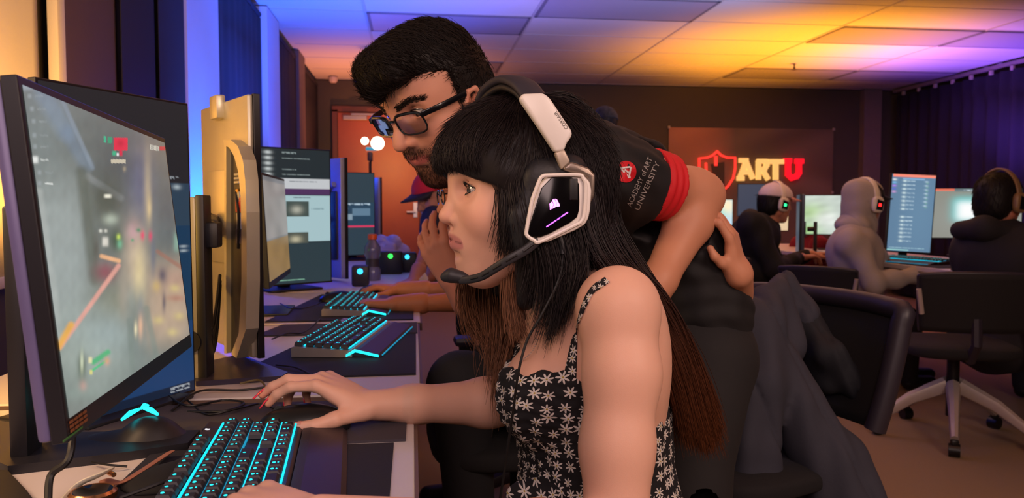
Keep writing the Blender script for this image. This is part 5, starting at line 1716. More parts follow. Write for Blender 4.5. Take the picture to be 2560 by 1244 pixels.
# ------------------------------------------------ headset
hs = thing('gaming_headset', 'white and black gaming headset with a glowing violet logo on the girl\'s head', 'headset', tuple(A(1385, 525, .965)))
m_hw = M('headset_white', '#e8e0da', .35, var=.02)
m_hb = M('headset_black', '#121116', .45)
m_hg = M('headset_glass', '#08070a', .12)
m_hm = M('headset_metal', '#8a7c72', .35, .7)
m_leather = M('pad_leather', '#17161c', .55, scale=120, bump=.3)
def plate(pts, d0, d1, name, mat, parent, bev=.002, smooth=True, rnd=0):
    """outline given by photo points, laid in a plane facing the near side, real thickness d1-d0 along Y"""
    mid = (d0 + d1) / 2
    for _ in range(rnd):
        pts = [q for i in range(len(pts)) for q in ((pts[i][0] * .8 + pts[(i + 1) % len(pts)][0] * .2, pts[i][1] * .8 + pts[(i + 1) % len(pts)][1] * .2), (pts[i][0] * .2 + pts[(i + 1) % len(pts)][0] * .8, pts[i][1] * .2 + pts[(i + 1) % len(pts)][1] * .8))]
    P = [at(x, y, mid) for x, y in pts]
    bm = bmesh.new()
    v0 = [bm.verts.new((p[0], d0, p[2])) for p in P]
    f = bm.faces.new(v0)
    r = bmesh.ops.extrude_face_region(bm, geom=[f])
    for v in [g for g in r['geom'] if isinstance(g, bmesh.types.BMVert)]: v.co.y = d1
    bmesh.ops.recalc_face_normals(bm, faces=bm.faces[:])
    if bev: bmesh.ops.bevel(bm, geom=bm.edges[:], offset=bev, segments=3, affect='EDGES', profile=.5)
    V = [v.co[:] for v in bm.verts]; F = [[v.index for v in ff.verts] for ff in bm.faces]
    bm.free()
    return mesh_obj(name, V, F, mat, parent, smooth, True, angle=50)
yc = .945
cup_out = [(1352, 436), (1452, 434), (1476, 462), (1470, 540), (1455, 566), (1345, 613), (1314, 590), (1312, 572)]
plate(cup_out, yc, yc + .022, 'cup_housing', m_hw, hs, .003, rnd=1)
plate([(1362, 443), (1446, 443), (1448, 520), (1440, 548), (1358, 592), (1322, 592), (1318, 578)], yc - .003, yc + .004, 'cup_glass', m_hg, hs, .001, rnd=1)
plate([(1424, 446), (1444, 446), (1444, 500), (1424, 500)], yc - .0045, yc, 'side_buttons', m_hb, hs, .001)
# white rim of the cup
rim = spline([at(x, y, yc - .002) for x, y in [(1330, 500), (1348, 452), (1356, 441), (1372, 438), (1445, 437), (1458, 446), (1464, 466), (1461, 532), (1452, 554), (1438, 562), (1352, 603), (1335, 600), (1318, 588), (1317, 572), (1330, 500)]], 70)
b = MB(); b.tube(rim, .0024, 8, cap=False); b.build('cup_rim', m_hw, hs, True, True)
# ear pad
f = Field((.10, .94, .93), (.28, 1.03, 1.14), .003)
padc = at(1368, 520, .985)
pd = [(1345, 440), (1420, 432), (1440, 520), (1400, 590), (1320, 600), (1302, 540)]
PP = [at(x, y, .985) for x, y in pd]
for i in range(len(PP)): f.cap(PP[i], PP[(i + 1) % len(PP)], .020, .020, .02)
V, Q = f.mesh(2); mesh_obj('ear_pad', V, Q, m_leather, hs, True, True)
# logo and light bar
m_vio = M('violet_light', '#a040ff', .4, em='#b050ff', es=3.0)
m_vio2 = M('pink_light', '#ff80ff', .4, em='#ff80ff', es=3.0)
def pz(x, y, d): q = at(x, y, d); return (q[0], q[2])
b = MB()
for poly in ([(1374, 509), (1379.5, 504), (1384, 511), (1378.5, 522), (1375.5, 524.5)], [(1380.5, 500), (1385.5, 496.5), (1390.5, 506), (1390, 516.5), (1380, 522), (1385.5, 511.5)], [(1387.5, 496.5), (1392.5, 498.6), (1396, 505.5), (1399, 511), (1399, 515), (1391.5, 516.5), (1392, 506)]):
    b.prism([pz(x, y, yc - .004) for x, y in poly], yc - .0045, yc - .003, 0)
b.build('glowing_logo', m_vio2, hs, False, True)
for p_, q_ in (((1366, 567), (1391, 550)), ((1393, 549), (1401, 543)), ((1403, 541.5), (1419.5, 530.5))):
    b = MB(); b.tube([at(*p_, yc - .004), at(*q_, yc - .004)], .0008, 8); b.build('light_bar', m_vio, hs, True, True)
# headband: padded dark top arc over the crown, white side arm, metal yoke
def Hh(x, y, z): return tf(GX, [(x, y, z)])[0]
arc = []
for a in np.linspace(-62, 62, 25):
    t_ = R(a)
    arc.append(Hh(.028 - .010 * math.cos(t_ * 1.4), .104 * math.sin(t_), -.004 + .162 * math.cos(t_)))
def strip(pts, wvec, w, th, name, mat, parent):
    pts = np.array(pts); n = len(pts); V = []
    T = np.gradient(pts, axis=0); T /= np.linalg.norm(T, axis=1)[:, None]
    wv = np.array(wvec, float)
    for i in range(n):
        a = wv - (wv @ T[i]) * T[i]; a /= np.linalg.norm(a); nn = np.cross(T[i], a)
        ww = w if np.isscalar(w) else w[i]
        for k in range(12):
            ph = 2 * math.pi * k / 12
            cx, cy = math.cos(ph), math.sin(ph)
            cx = math.copysign(abs(cx) ** .5, cx); cy = math.copysign(abs(cy) ** .7, cy)
            V.append(pts[i] + a * ww * cx + nn * th * cy)
    F = [[i * 12 + k, i * 12 + (k + 1) % 12, (i + 1) * 12 + (k + 1) % 12, (i + 1) * 12 + k] for i in range(n - 1) for k in range(12)]
    F += [list(range(12))[::-1], [(n - 1) * 12 + k for k in range(12)]]
    return mesh_obj(name, V, F, mat, parent, True, True, angle=60)
topd = spline([Hh(.034, -.090, .100), Hh(.032, -.054, .146), Hh(.022, 0, .160), Hh(.012, .040, .150), Hh(.004, .064, .130)], 24)
strip(topd, Hh(1, 0, 0) - Hh(0, 0, 0), .017, .006, 'headband_pad', M('band_pad_violet', '#2c2834', .6), hs)
strip(topd - (Hh(0, 0, 1) - Hh(0, 0, 0)) * .010, Hh(1, 0, 0) - Hh(0, 0, 0), .0145, .005, 'inner_cushion', m_leather, hs)
plate([(1296, 248), (1304, 236), (1356, 234), (1372, 246), (1428, 330), (1427, 342), (1412, 362), (1410, 376), (1386, 382), (1340, 312)], .955, .972, 'band_arm', m_hw, hs, .004)
plate([(1385, 382), (1409, 374), (1424, 404), (1402, 424)], .954, .966, 'slider', M('headset_cream', '#b8a898', .4, .3), hs, .002)
plate([(1404, 422), (1424, 404), (1470, 420), (1486, 438), (1484, 490), (1472, 510), (1464, 506), (1466, 446), (1452, 436), (1420, 430)], .951, .965, 'yoke', m_hm, hs, .003)
# far side arm and cup
plate([(1262, 270), (1290, 262), (1330, 400), (1310, 410)], 1.165, 1.178, 'band_arm', m_hw, hs, .003)
plate([(1300, 450), (1400, 450), (1420, 540), (1330, 590), (1290, 540)], 1.162, 1.195, 'cup_housing', m_hw, hs, .004)
# brand lettering on the arm
def text_mesh(txt, size, font_ext=.0):
    cu = bpy.data.curves.new('txt', 'FONT'); cu.body = txt; cu.size = size; cu.align_x = 'CENTER'; cu.align_y = 'CENTER'; cu.resolution_u = 3
    o = bpy.data.objects.new('txt', cu); COL.objects.link(o)
    dg = bpy.context.evaluated_depsgraph_get(); me = bpy.data.meshes.new_from_object(o.evaluated_get(dg))
    V = np.array([v.co[:] for v in me.vertices]); F = [list(p.vertices) for p in me.polygons]
    bpy.data.objects.remove(o); bpy.data.meshes.remove(me)
    return V, F
V, F = text_mesh('CORSAIR', .0062)
p0, p1 = at(1391, 282, .953), at(1417, 318, .953)
Vt = (p0 + p1) / 2 + V[:, :1] * np.array([-.58, 0, .81]) + V[:, 1:2] * np.array([-.81, 0, -.58])
Vt[:, 1] = .9542
mesh_obj('brand_lettering', Vt, F, M('print_grey', '#5a544e', .5), hs, False, True)
# microphone boom
bp = [(1352, 592, .950), (1318, 622, .945), (1270, 650, .945), (1235, 672, .955), (1205, 690, .968), (1175, 698, .982), (1150, 700, .990)]
P = spline([at(*p) for p in bp], 40)
strip(P, (0, 0, 1), np.linspace(.0062, .0050, 40), .0035, 'microphone_boom', M('boom_charcoal', '#26252b', .5), hs)
b = MB()
for k in range(5): 
    p = P[4 + k * 6]; q = P[8 + k * 6]
    b.tube([p + [0, -.0036, .0005], q + [0, -.0036, .0005]], .0016, 6)
    b.build('boom_ridge', m_hb, hs, True, True); b = MB()
f = Field((.0, .94, .92), (.12, 1.04, 1.0), .0016)
f.chain([at(1112, 692, 1.0), at(1128, 688, .998), at(1150, 692, .994), at(1172, 697, .988)], [.0060, .0085, .0068, .0045], .006)
f.func(lambda X, Y, Z: (at(1130, 707, 1.0)[2] - Z) + 0 * X + 0 * Y, (.0, .94, .92), (.12, 1.04, 1.0), op='and')
V, Q = f.mesh(1); mesh_obj('microphone_tip', V, Q, M('boom_charcoal'), hs, True, True)
# headset lead
pts = spline([at(1398, 588, .958), at(1408, 630, .956), at(1396, 700, .95), at(1352, 790, .945), at(1318, 850, .945), at(1296, 930, .94), at(1285, 1010, .95), at(1272, 1100, .96), at(1250, 1250, .97)], 60)
b = MB(); b.tube(pts, .0017, 8); b.build('lead', m_cab, hs, True, True)
b = MB(); b.tube(pts[:9], .006, 10); b.build('strain_relief', m_hb, hs, True, True)

# ================================================================== the bearded man with glasses
man = thing('person', 'bearded man with black glasses in a black polo with red sleeve cuffs, leaning over', 'person', (.75, 1.5, .4))
ca, sa, cp, sp_ = math.cos(R(38)), math.sin(R(38)), math.cos(R(31)), math.sin(R(31))
MX = head_frame(at(1110, 256, 1.36), (-ca * cp, -sa * cp, -sp_), 1.08, roll=0)
m_skinM = skin_mat('skin_olive')
SKM = '#cd9076'
V, Q = head_mesh(.0019, male=True, mouth_open=.0, neckdir=(-.080, 0, -.13))
hcM = head_cols(V, SKM, '#b0605a', male=True, blush=.15, beard='#4a2a1c', mouth_open=.0)
HV, HQ = V, Q; HNm = normals(V, Q)
# body skin: neck, both arms, hands
nb = at(1330, 390, 1.44); shL = at(1500, 430, 1.38); elL2 = at(1755, 490, 1.50); wrL2 = at(1635, 725, 1.40)
bf = Field((.08, 1.14, .72), (.80, 1.78, 1.38), .0052)
hb = tf(MX, [(-.045, 0, -.07)])[0]
bf.cap(hb, nb, .054, .062, .02)
bf.chain([shL, shL * .5 + elL2 * .5, elL2 * .9 + shL * .1, elL2], [.062, .054, .046, .040], .03)
bf.chain([elL2, elL2 * .72 + wrL2 * .28, wrL2 * .9 + elL2 * .1, wrL2], [.041, .045, .031, .028], .02)
add_hand(bf, wrL2, wrL2 - elL2, (.5, -.8, .3), False, [(20, 30, 20)] * 4, s=1.05, palm=.014, fr=.0092)
v, q = bf.mesh(2)
sk = np.zeros((len(v), 3)) + lin('#c98a6c')
parts = [(tf(MX, V), Q, hcM), (v, q, sk)]
# the far hand resting on his hip behind him
hf_ = Field((.44, 1.30, .80), (.84, 1.68, 1.16), .0040)
wrR2 = at(1846, 684, 1.47)
tipsM = add_hand(hf_, wrR2, (-.28, -.12, 1), (.75, -.55, .25), True, [(18, 50, 30), (20, 62, 34), (24, 70, 36), (28, 74, 40)], s=.90, palm=.014, fr=.0092, thumb=[(.018, .018, -.010), (.040, .040, -.020), (.060, .052, -.030), (.080, .050, -.036)])
hf_.cap(wrR2, wrR2 + [.04, .10, -.05], .028, .034, .02)
v2, q2 = hf_.mesh(2)
parts.append((v2, q2, np.zeros((len(v2), 3)) + lin('#c98a6c')))
bv, bq, bc = merge(parts)
mesh_obj('body', bv, bq, m_skinM, man, True, True, cols=bc)
for s in (-1, 1):
    eyeball(man, MX, s, (1, .0, -.12), '#2a1c14')
    lashes(man, MX, s, M('lash_black'), L=.005, lower=False)
m_hairM = attr_mat('hair_black_brown', rough=.55, spec=.25)
brd = lin('#3a2016')
bm_ = beard_mask(HV)
fur('beard', HV, HNm, (bm_ > .35) * bm_ + 1e-9, 11000, .0075, .00035, lambda v: np.stack([v[:, 0] * 0 + .3, v[:, 1] * 2, -1 + 0 * v[:, 0]], 1), man, m_hairM, '#3c2217', lift=.45, X=MX, K=4, jit=.3)
# eyebrows
x_, y_, z_ = HV[:, 0], HV[:, 1], HV[:, 2]
ya = np.abs(y_)
bz = .036 + .006 * np.exp(-((ya - .036) / .014) ** 2) - .05 * np.clip(ya - .045, 0, 1)
pb = ((np.abs(z_ - bz) < .0042 - .00006 * ya * 1000 * .5) & (ya > .010) & (ya < .054) & (x_ > .05)).astype(float)
fur('eyebrows', HV, HNm, pb + 1e-12, 1500, .0085, .00042, lambda v: np.stack([v[:, 0] * 0 - .2, np.sign(v[:, 1]) * 1.0, .25 + 0 * v[:, 0]], 1), man, m_hairM, '#1c1210', lift=.18, X=MX, K=4, jit=.2)
# short thick hair, swept up in front
hm = Field((-.15, -.11, -.10), (.17, .11, .23), .0032)
hm.ell((.004, 0, .046), (.091, .079, .084), .02)
hm.ell((-.016, 0, .000), (.068, .077, .070), .03)
hm.ell((.050, 0, .094), (.056, .056, .034), .02)
hm.ell((.082, 0, .090), (.034, .046, .027), .02)
hm.chain([(.094, -.004, .090), (.106, -.002, .076), (.110, .004, .062)], [.019, .014, .006], .02)
hm.chain([(.084, .030, .090), (.094, .034, .074), (.096, .036, .062)], [.020, .012, .005], .015)
for s in (-1, 1): hm.cap((.030, s * .069, .04), (.034, s * .068, -.010), .008, .005, .02)
def mcut(X, Y, Z):
    zl = .070 - .35 * np.clip(np.abs(Y) - .040, 0, .1)
    a = np.maximum(np.maximum(Z - zl, .030 - X), X - .103)
    b2 = np.maximum(np.maximum(Z - .006, -.024 - X), X - .028) + 0 * Y
    return np.minimum(a, b2) + 0 * Y
hm.func(mcut, (-.15, -.11, -.10), (.17, .11, .23), .006, op='cut')
hm.func(lambda X, Y, Z: -(Z + .075) + 0 * X + 0 * Y, (-.15, -.11, -.10), (.17, .11, .23), op='and')
V, Q = hm.mesh(2); N = normals(V, Q)
dkm = lin('#140d0b')
mesh_obj('hair_base', tf(MX, V), Q, m_hairM, man, True, True, cols=np.zeros((len(V), 3)) + dkm)
def flowM(v):
    x, y, z = v[:, 0], v[:, 1], v[:, 2]
    t = np.clip(z / .08, 0, 1)[:, None]; fr_ = np.clip((x - .02) / .08, 0, 1)[:, None]
    return np.stack([.2 + 0 * x, 0 * y, -1 + 0 * x], 1) * (1 - t) + np.stack([.35 + .5 * fr_[:, 0], y * 3, .9 + 0 * x], 1) * t
fur('hair_strands', V, N, (N[:, 0] * .3 + .8) * (V[:, 2] > -.06), 17000, lambda v: .012 + .012 * np.clip(v[:, 2] / .12, 0, 1), .00055, flowM, man, m_hairM, '#170e0c', lift=.26, X=MX, jit=.22, lift2=-.05, K=6)
# tousled top locks following the photo's outline
# ------------------------------------------------ glasses (a thing of their own)
gl_ = thing('eyeglasses', 'black rectangular glasses worn by the bearded man', 'glasses', tuple(tf(MX, [(.10, 0, .02)])[0]))
m_fr = M('glasses_frame', '#0c0b10', .25, coat=.5)
m_lens = bpy.data.materials.new('lens_glass'); m_lens.use_nodes = True
_n = m_lens.node_tree; _b = _n.nodes['Principled BSDF']; _t = _n.nodes.new('ShaderNodeBsdfTransparent'); _m = _n.nodes.new('ShaderNodeMixShader'); _g = _n.nodes.new('ShaderNodeBsdfGlossy'); _g.inputs['Roughness'].default_value = .03; _g.inputs['Color'].default_value = (.6, .7, 1, 1)
_f2 = _n.nodes.new('ShaderNodeFresnel'); _f2.inputs['IOR'].default_value = 1.9
_n.links.new(_f2.outputs[0], _m.inputs[0]); _n.links.new(_t.outputs[0], _m.inputs[1]); _n.links.new(_g.outputs[0], _m.inputs[2]); _n.links.new(_m.outputs[0], _n.nodes['Material Output'].inputs[0])
_n.nodes.remove(_b)
gx, gz = .106, .012
def lens_pts(s, grow=0):
    P = []
    for k in range(28):
        a = 2 * PI * k / 28
        cx, cy = math.cos(a), math.sin(a)
        yy = .0265 * math.copysign(abs(cx) ** .55, cx); zz = .0165 * math.copysign(abs(cy) ** .62, cy)
        if cy < 0: zz *= 1.10
        P.append((gx - .010 * ((abs(yy + .033) / .06) ** 2) + zz * .14, s * (.0345 + yy), gz + zz))
    return P
for s in (-1, 1):
    P = tf(MX, lens_pts(s)); P = np.vstack([P, P[:1]])
    b = MB(); b.tube(P, .0017, 8, cap=False); b.build('rim', m_fr, gl_, True, True)
    top_ = P[2:13]; b = MB(); b.tube(top_, .0026, 8); b.build('brow_bar', m_fr, gl_, True, True)
    c = P[:-1].mean(0); V = np.vstack([[c], P[:-1]]); F = [[0, 1 + i, 1 + (i + 1) % 28] for i in range(28)]
    mesh_obj('lens', V, F, m_lens, gl_, True, True)
    tp = tf(MX, spline([(gx - .006, s * .062, gz + .010), (.070, s * .078, gz + .009), (.020, s * .081, gz + .004), (-.010, s * .084, gz - .004), (-.026, s * .080, -.024)], 24))
    strip(tp, tf(MX, [(0, 0, 1)])[0] - tf(MX, [(0, 0, 0)])[0], [.0048] * 14 + [.0036] * 10, .0016, 'temple', m_fr, gl_)
b = MB(); b.tube(tf(MX, spline([(gx - .001, .0085, gz + .006), (gx + .004, 0, gz + .009), (gx - .001, -.0085, gz + .006)], 10)), .0020, 8); b.build('bridge', m_fr, gl_, True, True)
# ------------------------------------------------ polo shirt
m_polo = M('polo_black', '#120f12', .8, scale=700, bump=.12)
m_cuff = M('cuff_red', '#d01420', .7, scale=700, bump=.15, var=.05)
pf = Field((.02, 1.14, .60), (1.0, 1.95, 1.40), .0065)
ch1 = at(1440, 450, 1.56); ch2 = at(1590, 500, 1.60); ab = at(1690, 640, 1.60); hp = at(1735, 775, 1.60)
def tor(f, o):
    bx = basis(hp - ch1, z=(0, 0, 1))
    f.ell(ch1, (.15 + o, .19 + o, .115 + o), .05, rot=bx); f.ell(ch2, (.16 + o, .175 + o, .110 + o), .06, rot=bx)
    f.ell(ab, (.15 + o, .14 + o, .095 + o), .06, rot=bx); f.ell(hp, (.12 + o, .145 + o, .10 + o), .06, rot=bx)
tor(pf, 0)
slv = shL * .42 + elL2 * .58
pf.chain([at(1420, 420, 1.45), shL, slv], [.080, .074, .059], .04)
pf.cap(nb + [.06, 0, -.02], nb + [.015, -.01, 0], .085, .066, .05)
dsl = elL2 - shL; dsl /= np.linalg.norm(dsl)
def slcut(X, Y, Z):
    return (X - slv[0]) * dsl[0] + (Y - slv[1]) * dsl[1] + (Z - slv[2]) * dsl[2]
def slonly(X, Y, Z):
    near = np.sqrt((X - slv[0]) ** 2 + (Y - slv[1]) ** 2 + (Z - slv[2]) ** 2) - .105
    return np.maximum(-slcut(X, Y, Z) - .028, near)
pf.func(slonly, slv - .14, slv + .14, .004, op='cut')
pf.cap(elL2, wrL2, .052, .045, .004, op='cut')
hd = basis(hp - ch1, z=(0, 0, 1))
V, Q = pf.mesh(2); N = normals(V, Q)
V = V + N * (.0022 * np.sin(V[:, 0] * 90 + V[:, 2] * 60 + 2 * np.sin(V[:, 2] * 40)) + .0018 * np.sin(V[:, 2] * 150 + V[:, 1] * 70))[:, None]
shirt = mesh_obj('polo_shirt', V, Q, m_polo, man, True, True)
SV, SQ = V, Q
# red ribbed cuff
cf = Field(slv - .12, slv + .12, .003)
cf.cap(slv - dsl * .06, slv + dsl * .012, .0680, .0640, .005)
cf.func(lambda X, Y, Z: np.maximum(slcut(X, Y, Z) - .006, -.042 - slcut(X, Y, Z)), slv - .12, slv + .12, op='and')
V, Q = cf.mesh(1)
t_ = (V - slv) @ dsl
N = normals(V, Q); V = V + N * (.0014 * np.sin(t_ * 2 * PI / .018) * (np.abs(N @ dsl) < .6))[:, None]
mesh_obj('sleeve_cuff', V, Q, m_cuff, man, True, True, label='red ribbed sleeve cuff')
# collar
cl = []
for k in range(30):
    a = 2 * PI * k / 29
    bxn = basis(nb - hb, z=(0, 0, 1))
    cl.append(hb * .25 + nb * .75 + (bxn[1] * math.cos(a) + bxn[2] * math.sin(a)) * .070)
b = MB(); b.tube(cl, .012, 8); b.build('collar', m_polo, man, True, True)
# sleeve lettering and round red badge, printed on the cloth
sb = BVHTree.FromPolygons([tuple(x) for x in SV], [tuple(int(i) for i in q_) for q_ in SQ])
def printed(name, V2, F, px, py, ang, mat, off=.0016, slant=0, dmid=1.36):
    """V2 planar metres, centred; ang: reading direction in the picture plane (degrees, counter-clockwise)"""
    c = at(px, py, dmid); a = R(ang); dx = np.array([math.cos(a), 0, math.sin(a)]); dy = np.array([-math.sin(a), 0, math.cos(a)])
    out = []
    for x, y in V2[:, :2]:
        p = c + dx * (x + y * slant) + dy * y
        o = Vector((p[0], .9, p[2])); cc = Vector(_c); h = sb.ray_cast(cc, (Vector(p) - cc).normalized())
        q_ = h[0] + h[1] * 0 if h[0] is not None else Vector(p)
        out.append((q_[0], q_[1] - off, q_[2]))
    return mesh_obj(name, out, F, mat, man, False, True)
m_print = M('print_white', '#a8a09c', .7)
V, F = text_mesh('ACADEMY of ART', .0135); V[:, 0] *= .094 / np.ptp(V[:, 0]); printed('lettering', V, F, 1599, 455, 66, m_print)
V, F = text_mesh('UNIVERSITY', .0135); V[:, 0] *= .092 / np.ptp(V[:, 0]); printed('lettering', V, F, 1618, 465, 66, m_print)
n_ = 40; V = np.array([[0, 0, 0]] + [[.0190 * math.cos(2 * PI * k / n_), .0190 * math.sin(2 * PI * k / n_), 0] for k in range(n_)]); F = [[0, 1 + k, 1 + (k + 1) % n_] for k in range(n_)]
printed('round_badge', V, F, 1564, 429, 0, M('badge_red', '#d81828', .6), .0020)
def bar(p, q, w):
    p, q = np.array(p), np.array(q); d = q - p; d /= np.linalg.norm(d); n = np.array([-d[1], d[0]]) * w / 2
    return [p + n, q + n, q - n, p - n]
VV, FF = [], []
for p, q in (((-.009, .008), (.004, -.011)), ((-.009, .008), (.009, .007)), ((.0035, -.011), (.010, .007)), ((-.002, .004), (.0055, -.0035)), ((.000, -.0105), (.0065, -.0105))):
    k = len(VV); VV += [list(x) + [0] for x in bar(p, q, .0030)]; FF.append([k, k + 1, k + 2, k + 3])
printed('badge_mark', np.array(VV), FF, 1564, 429, 10, M('print_bright', '#f0e8e8', .6), .0030)
# grey trousers
tf_ = Field((.45, 1.35, .02), (1.15, 2.0, .95), .009)
tf_.ell(hp + [.0, 0, -.08], (.12, .15, .12), .05)
for s in (-1, 1):
    tf_.chain([hp + [.0, s * .08, -.10], hp * [1, 1, 0] + [-.07, -.10 + s * .08, .50], hp * [1, 1, 0] + [-.05, -.16 + s * .08, .09]], [.095, .068, .050], .04)
V, Q = tf_.mesh(1); mesh_obj('trousers', V, Q, M('trousers_grey', '#1b181a', .85, scale=80, bump=.3), man, True, True)
for s in (-1, 1):
    f = Field((-.16, -.07, 0), (.16, .07, .12), .006); f.cap((-.09, 0, .035), (.09, 0, .045), .034, .042, .02); f.func(lambda X, Y, Z: -(Z - .002) + 0 * X + 0 * Y, (-.16, -.07, 0), (.16, .07, .12), op='and')
    V, Q = f.mesh(1); mesh_obj('shoe', V + [hp[0] - .10, hp[1] - .16 + s * .08, 0], Q, M('shoe_black', '#0c0b0c', .5), man, True, True)

# ================================================================== chairs
m_mesh = M('chair_mesh_black', '#161316', .8, scale=900, bump=.3)
m_chfr = M('chair_frame_dark', '#2b2530', .45)
m_chro = M('chair_frame_grey', '#b0a098', .4, .1)
def wh(t, mb, name, mat, **k): return mb.build(name, mat, t, True, **k)
def office_chair(label, loc, rz, seat=.46, top=.80, bw=.46, base=True, frame=None, rails=False, group=None, arms=True, hub=.125, fr_r=None):
    """local frame: sitter looks along +x, origin on the floor"""
    t = thing('office_chair', label, 'chair', (loc[0], loc[1], 0), rz, group)
    fr = frame or m_chfr
    f = Field((-.28, -.28, seat - .06), (.28, .28, seat + .06), .008)
    f.func(lambda X, Y, Z: (np.maximum(0, np.abs(X / .235)) ** 4 + (np.abs(Y) / .235) ** 4 + (np.abs(Z - seat) / .035) ** 4) ** .25 * .035 - .035, (-.28, -.28, seat - .06), (.28, .28, seat + .06))
    V, Q = f.mesh(1); mesh_obj('seat', V, Q, M('seat_fabric_black', '#151316', .9, scale=200, bump=.3), t)
    # curved back panel and its frame
    n, m_ = 20, 10; V = []
    def bp(u, v): # u -1..1 across, v 0..1 up
        z = seat + .10 + v * (top - seat - .10)
        y = u * bw / 2 * (1 - .10 * (1 - v) ** 2)
        return np.array([-.23 - .06 * v + .04 * (1 - abs(u) ** 2) * -1 + .02, y, z + (-.012 * abs(u) ** 3 if v > .9 else 0)])
    V = [bp(-1 + 2 * i / n, j / m_) for j in range(m_ + 1) for i in range(n + 1)]
    F = [[j * (n + 1) + i, j * (n + 1) + i + 1, (j + 1) * (n + 1) + i + 1, (j + 1) * (n + 1) + i] for j in range(m_) for i in range(n)]
    o = mesh_obj('back_panel', V, F, m_mesh, t, True); so = o.modifiers.new('thick', 'SOLIDIFY'); so.thickness = .010
    loop = [bp(-1, v) for v in np.linspace(0, 1, 8)] + [bp(u, 1) for u in np.linspace(-1, 1, 13)[1:-1]] + [bp(1, v) for v in np.linspace(1, 0, 8)]
    b = MB(); b.tube(spline(loop, 70), fr_r or (.016 if not rails else .009), 10); wh(t, b, 'back_frame', fr)
    if rails:
        for s in (-1, 1):
            b = MB(); b.tube([bp(s * .97, .30) + [-.02, 0, 0], bp(s * 1.02, .72) + [-.02, 0, 0]], .011, 8); wh(t, b, 'side_rail', m_chro)
    b = MB(); b.tube([(-.20, 0, seat - .03), (-.27, 0, seat + .05), (-.26, 0, seat + .16)], .022, 8); wh(t, b, 'back_support', fr)
    for s in ((-1, 1) if arms else ()):
        b = MB(); b.tube(spline([(-.05, s * .24, seat), (-.04, s * .29, seat + .05), (-.02, s * .29, seat + .18)], 10), .014, 8); b.box((.02, s * .29, seat + .195), (.24, .07, .028), .012); wh(t, b, 'armrest', fr)
    b = MB(); b.tube([(0, 0, .10), (0, 0, seat - .03)], .027, 12); wh(t, b, 'gas_lift', M('lift_black', '#1a1818', .4, .4))
    for k in range(5):
        a = 2 * PI * k / 5 + .35; c, s = math.cos(a), math.sin(a)
        b = MB(); b.tube([(c * .03, s * .03, hub), (c * .18, s * .18, .6 * hub + .030), (c * .32, s * .32, .075)], [.032, .024, .017], 8, flat=1.2); wh(t, b, 'base_leg', m_chro if base else fr)
        b = MB(); b.tube([(c * .32 - s * .022, s * .32 + c * .022, .028), (c * .32 + s * .022, s * .32 - c * .022, .028)], .028, 16); b.box((c * .32, s * .32, .058), (.03, .03, .03), .006); wh(t, b, 'caster', M('caster_black', '#0e0c0d', .4))
    return t
# empty mesh chair right behind the girl, jackets over it
CHX, CHY = 1.22, 2.02
office_chair('empty dark mesh chair with grey jackets over its back, in front on the right', (.80, 1.87), PI + .41, seat=.42, top=.815, bw=.54, base=False, arms=False, fr_r=.025)
office_chair('dark chair with pale metal side rails and white star base, behind the black jacket player', (2.44, 3.28), 1.25, seat=.42, top=.775, bw=.46, rails=True, arms=False, hub=.24)
office_chair('dark low chair of the grey hoodie player', (2.42, 4.30), .75, seat=.42, top=.72, bw=.42, rails=True, arms=False)
office_chair('dark chair of the black hoodie player with the pink cap', (2.22, 5.0), .5, seat=.42, top=.74, bw=.42, rails=True, arms=False)
office_chair('black office chair of the person holding a hand to the chin', (.27, 1.98), PI + .05, seat=.47, top=.80, base=False)
office_chair('black office chair at the third desk', (.50, 2.78), PI, seat=.46, top=.80, base=False)
# jackets: thick folded cloth hanging over the chair
def jacket(label, lobes, mat, lo, hi, seed=0, name='jacket', k=.03, h=.008, cut=None):
    f = Field(lo, hi, h)
    for a, b_, ra, rb in lobes: f.cap(a, b_, ra, rb, k)
    if cut: f.func(cut, lo, hi, .01, op='cut')
    V, Q = f.mesh(2); N = normals(V, Q)
    rr = np.random.RandomState(seed); d = np.zeros(len(V))
    for _ in range(7):
        kx = rr.normal(0, 1, 3) * np.array([46, 30, 18]); d += np.sin(V @ kx + rr.uniform(0, 6.28)) / 7
    V = V + N * (d * .014 - .010 * np.exp(-np.abs(np.sin(V[:, 0] * 21 + V[:, 2] * 9)) / .10))[:, None]
    return tag(mesh_obj(name, V, Q, mat), label, name)
m_jk = M('jacket_grey', '#33333f', .85, scale=150, bump=.2, var=.06)
m_jn = M('jacket_navy', '#10121c', .8, scale=150, bump=.2)
J = lambda x, y, d: at(x, y, d)
jacket('slate grey jacket draped over the mesh chair, with a pointed hood on top', [
    (J(1962, 712, 1.97), J(1900, 800, 1.84), .036, .062), (J(1962, 712, 1.97), J(2000, 790, 1.95), .036, .05), (J(1935, 760, 1.9), J(1950, 860, 1.86), .06, .06),
    (J(1895, 820, 1.82), J(1893, 960, 1.76), .070, .074), (J(1893, 960, 1.76), J(1875, 1110, 1.73), .074, .066), (J(1875, 1110, 1.73), J(1862, 1300, 1.72), .066, .076),
    (J(1945, 900, 1.80), J(1990, 1010, 1.77), .055, .062), (J(1990, 1010, 1.77), J(2075, 1150, 1.73), .062, .078), (J(2075, 1150, 1.73), J(2140, 1320, 1.70), .078, .095),
    (J(1975, 1080, 1.84), J(1975, 1300, 1.84), .05, .07)],
    m_jk, (.45, 1.50, .18), (1.35, 2.12, .98), 3, k=.016)
jacket('dark navy garment under the grey jacket on the mesh chair', [
    (J(2000, 775, 1.96), J(2075, 880, 1.86), .035, .036), (J(2075, 880, 1.86), J(2135, 975, 1.84), .036, .030), (J(2010, 780, 1.94), J(2060, 960, 1.88), .03, .03)], m_jn, (.6, 1.7, .45), (1.35, 2.12, .96), 8, name='garment')
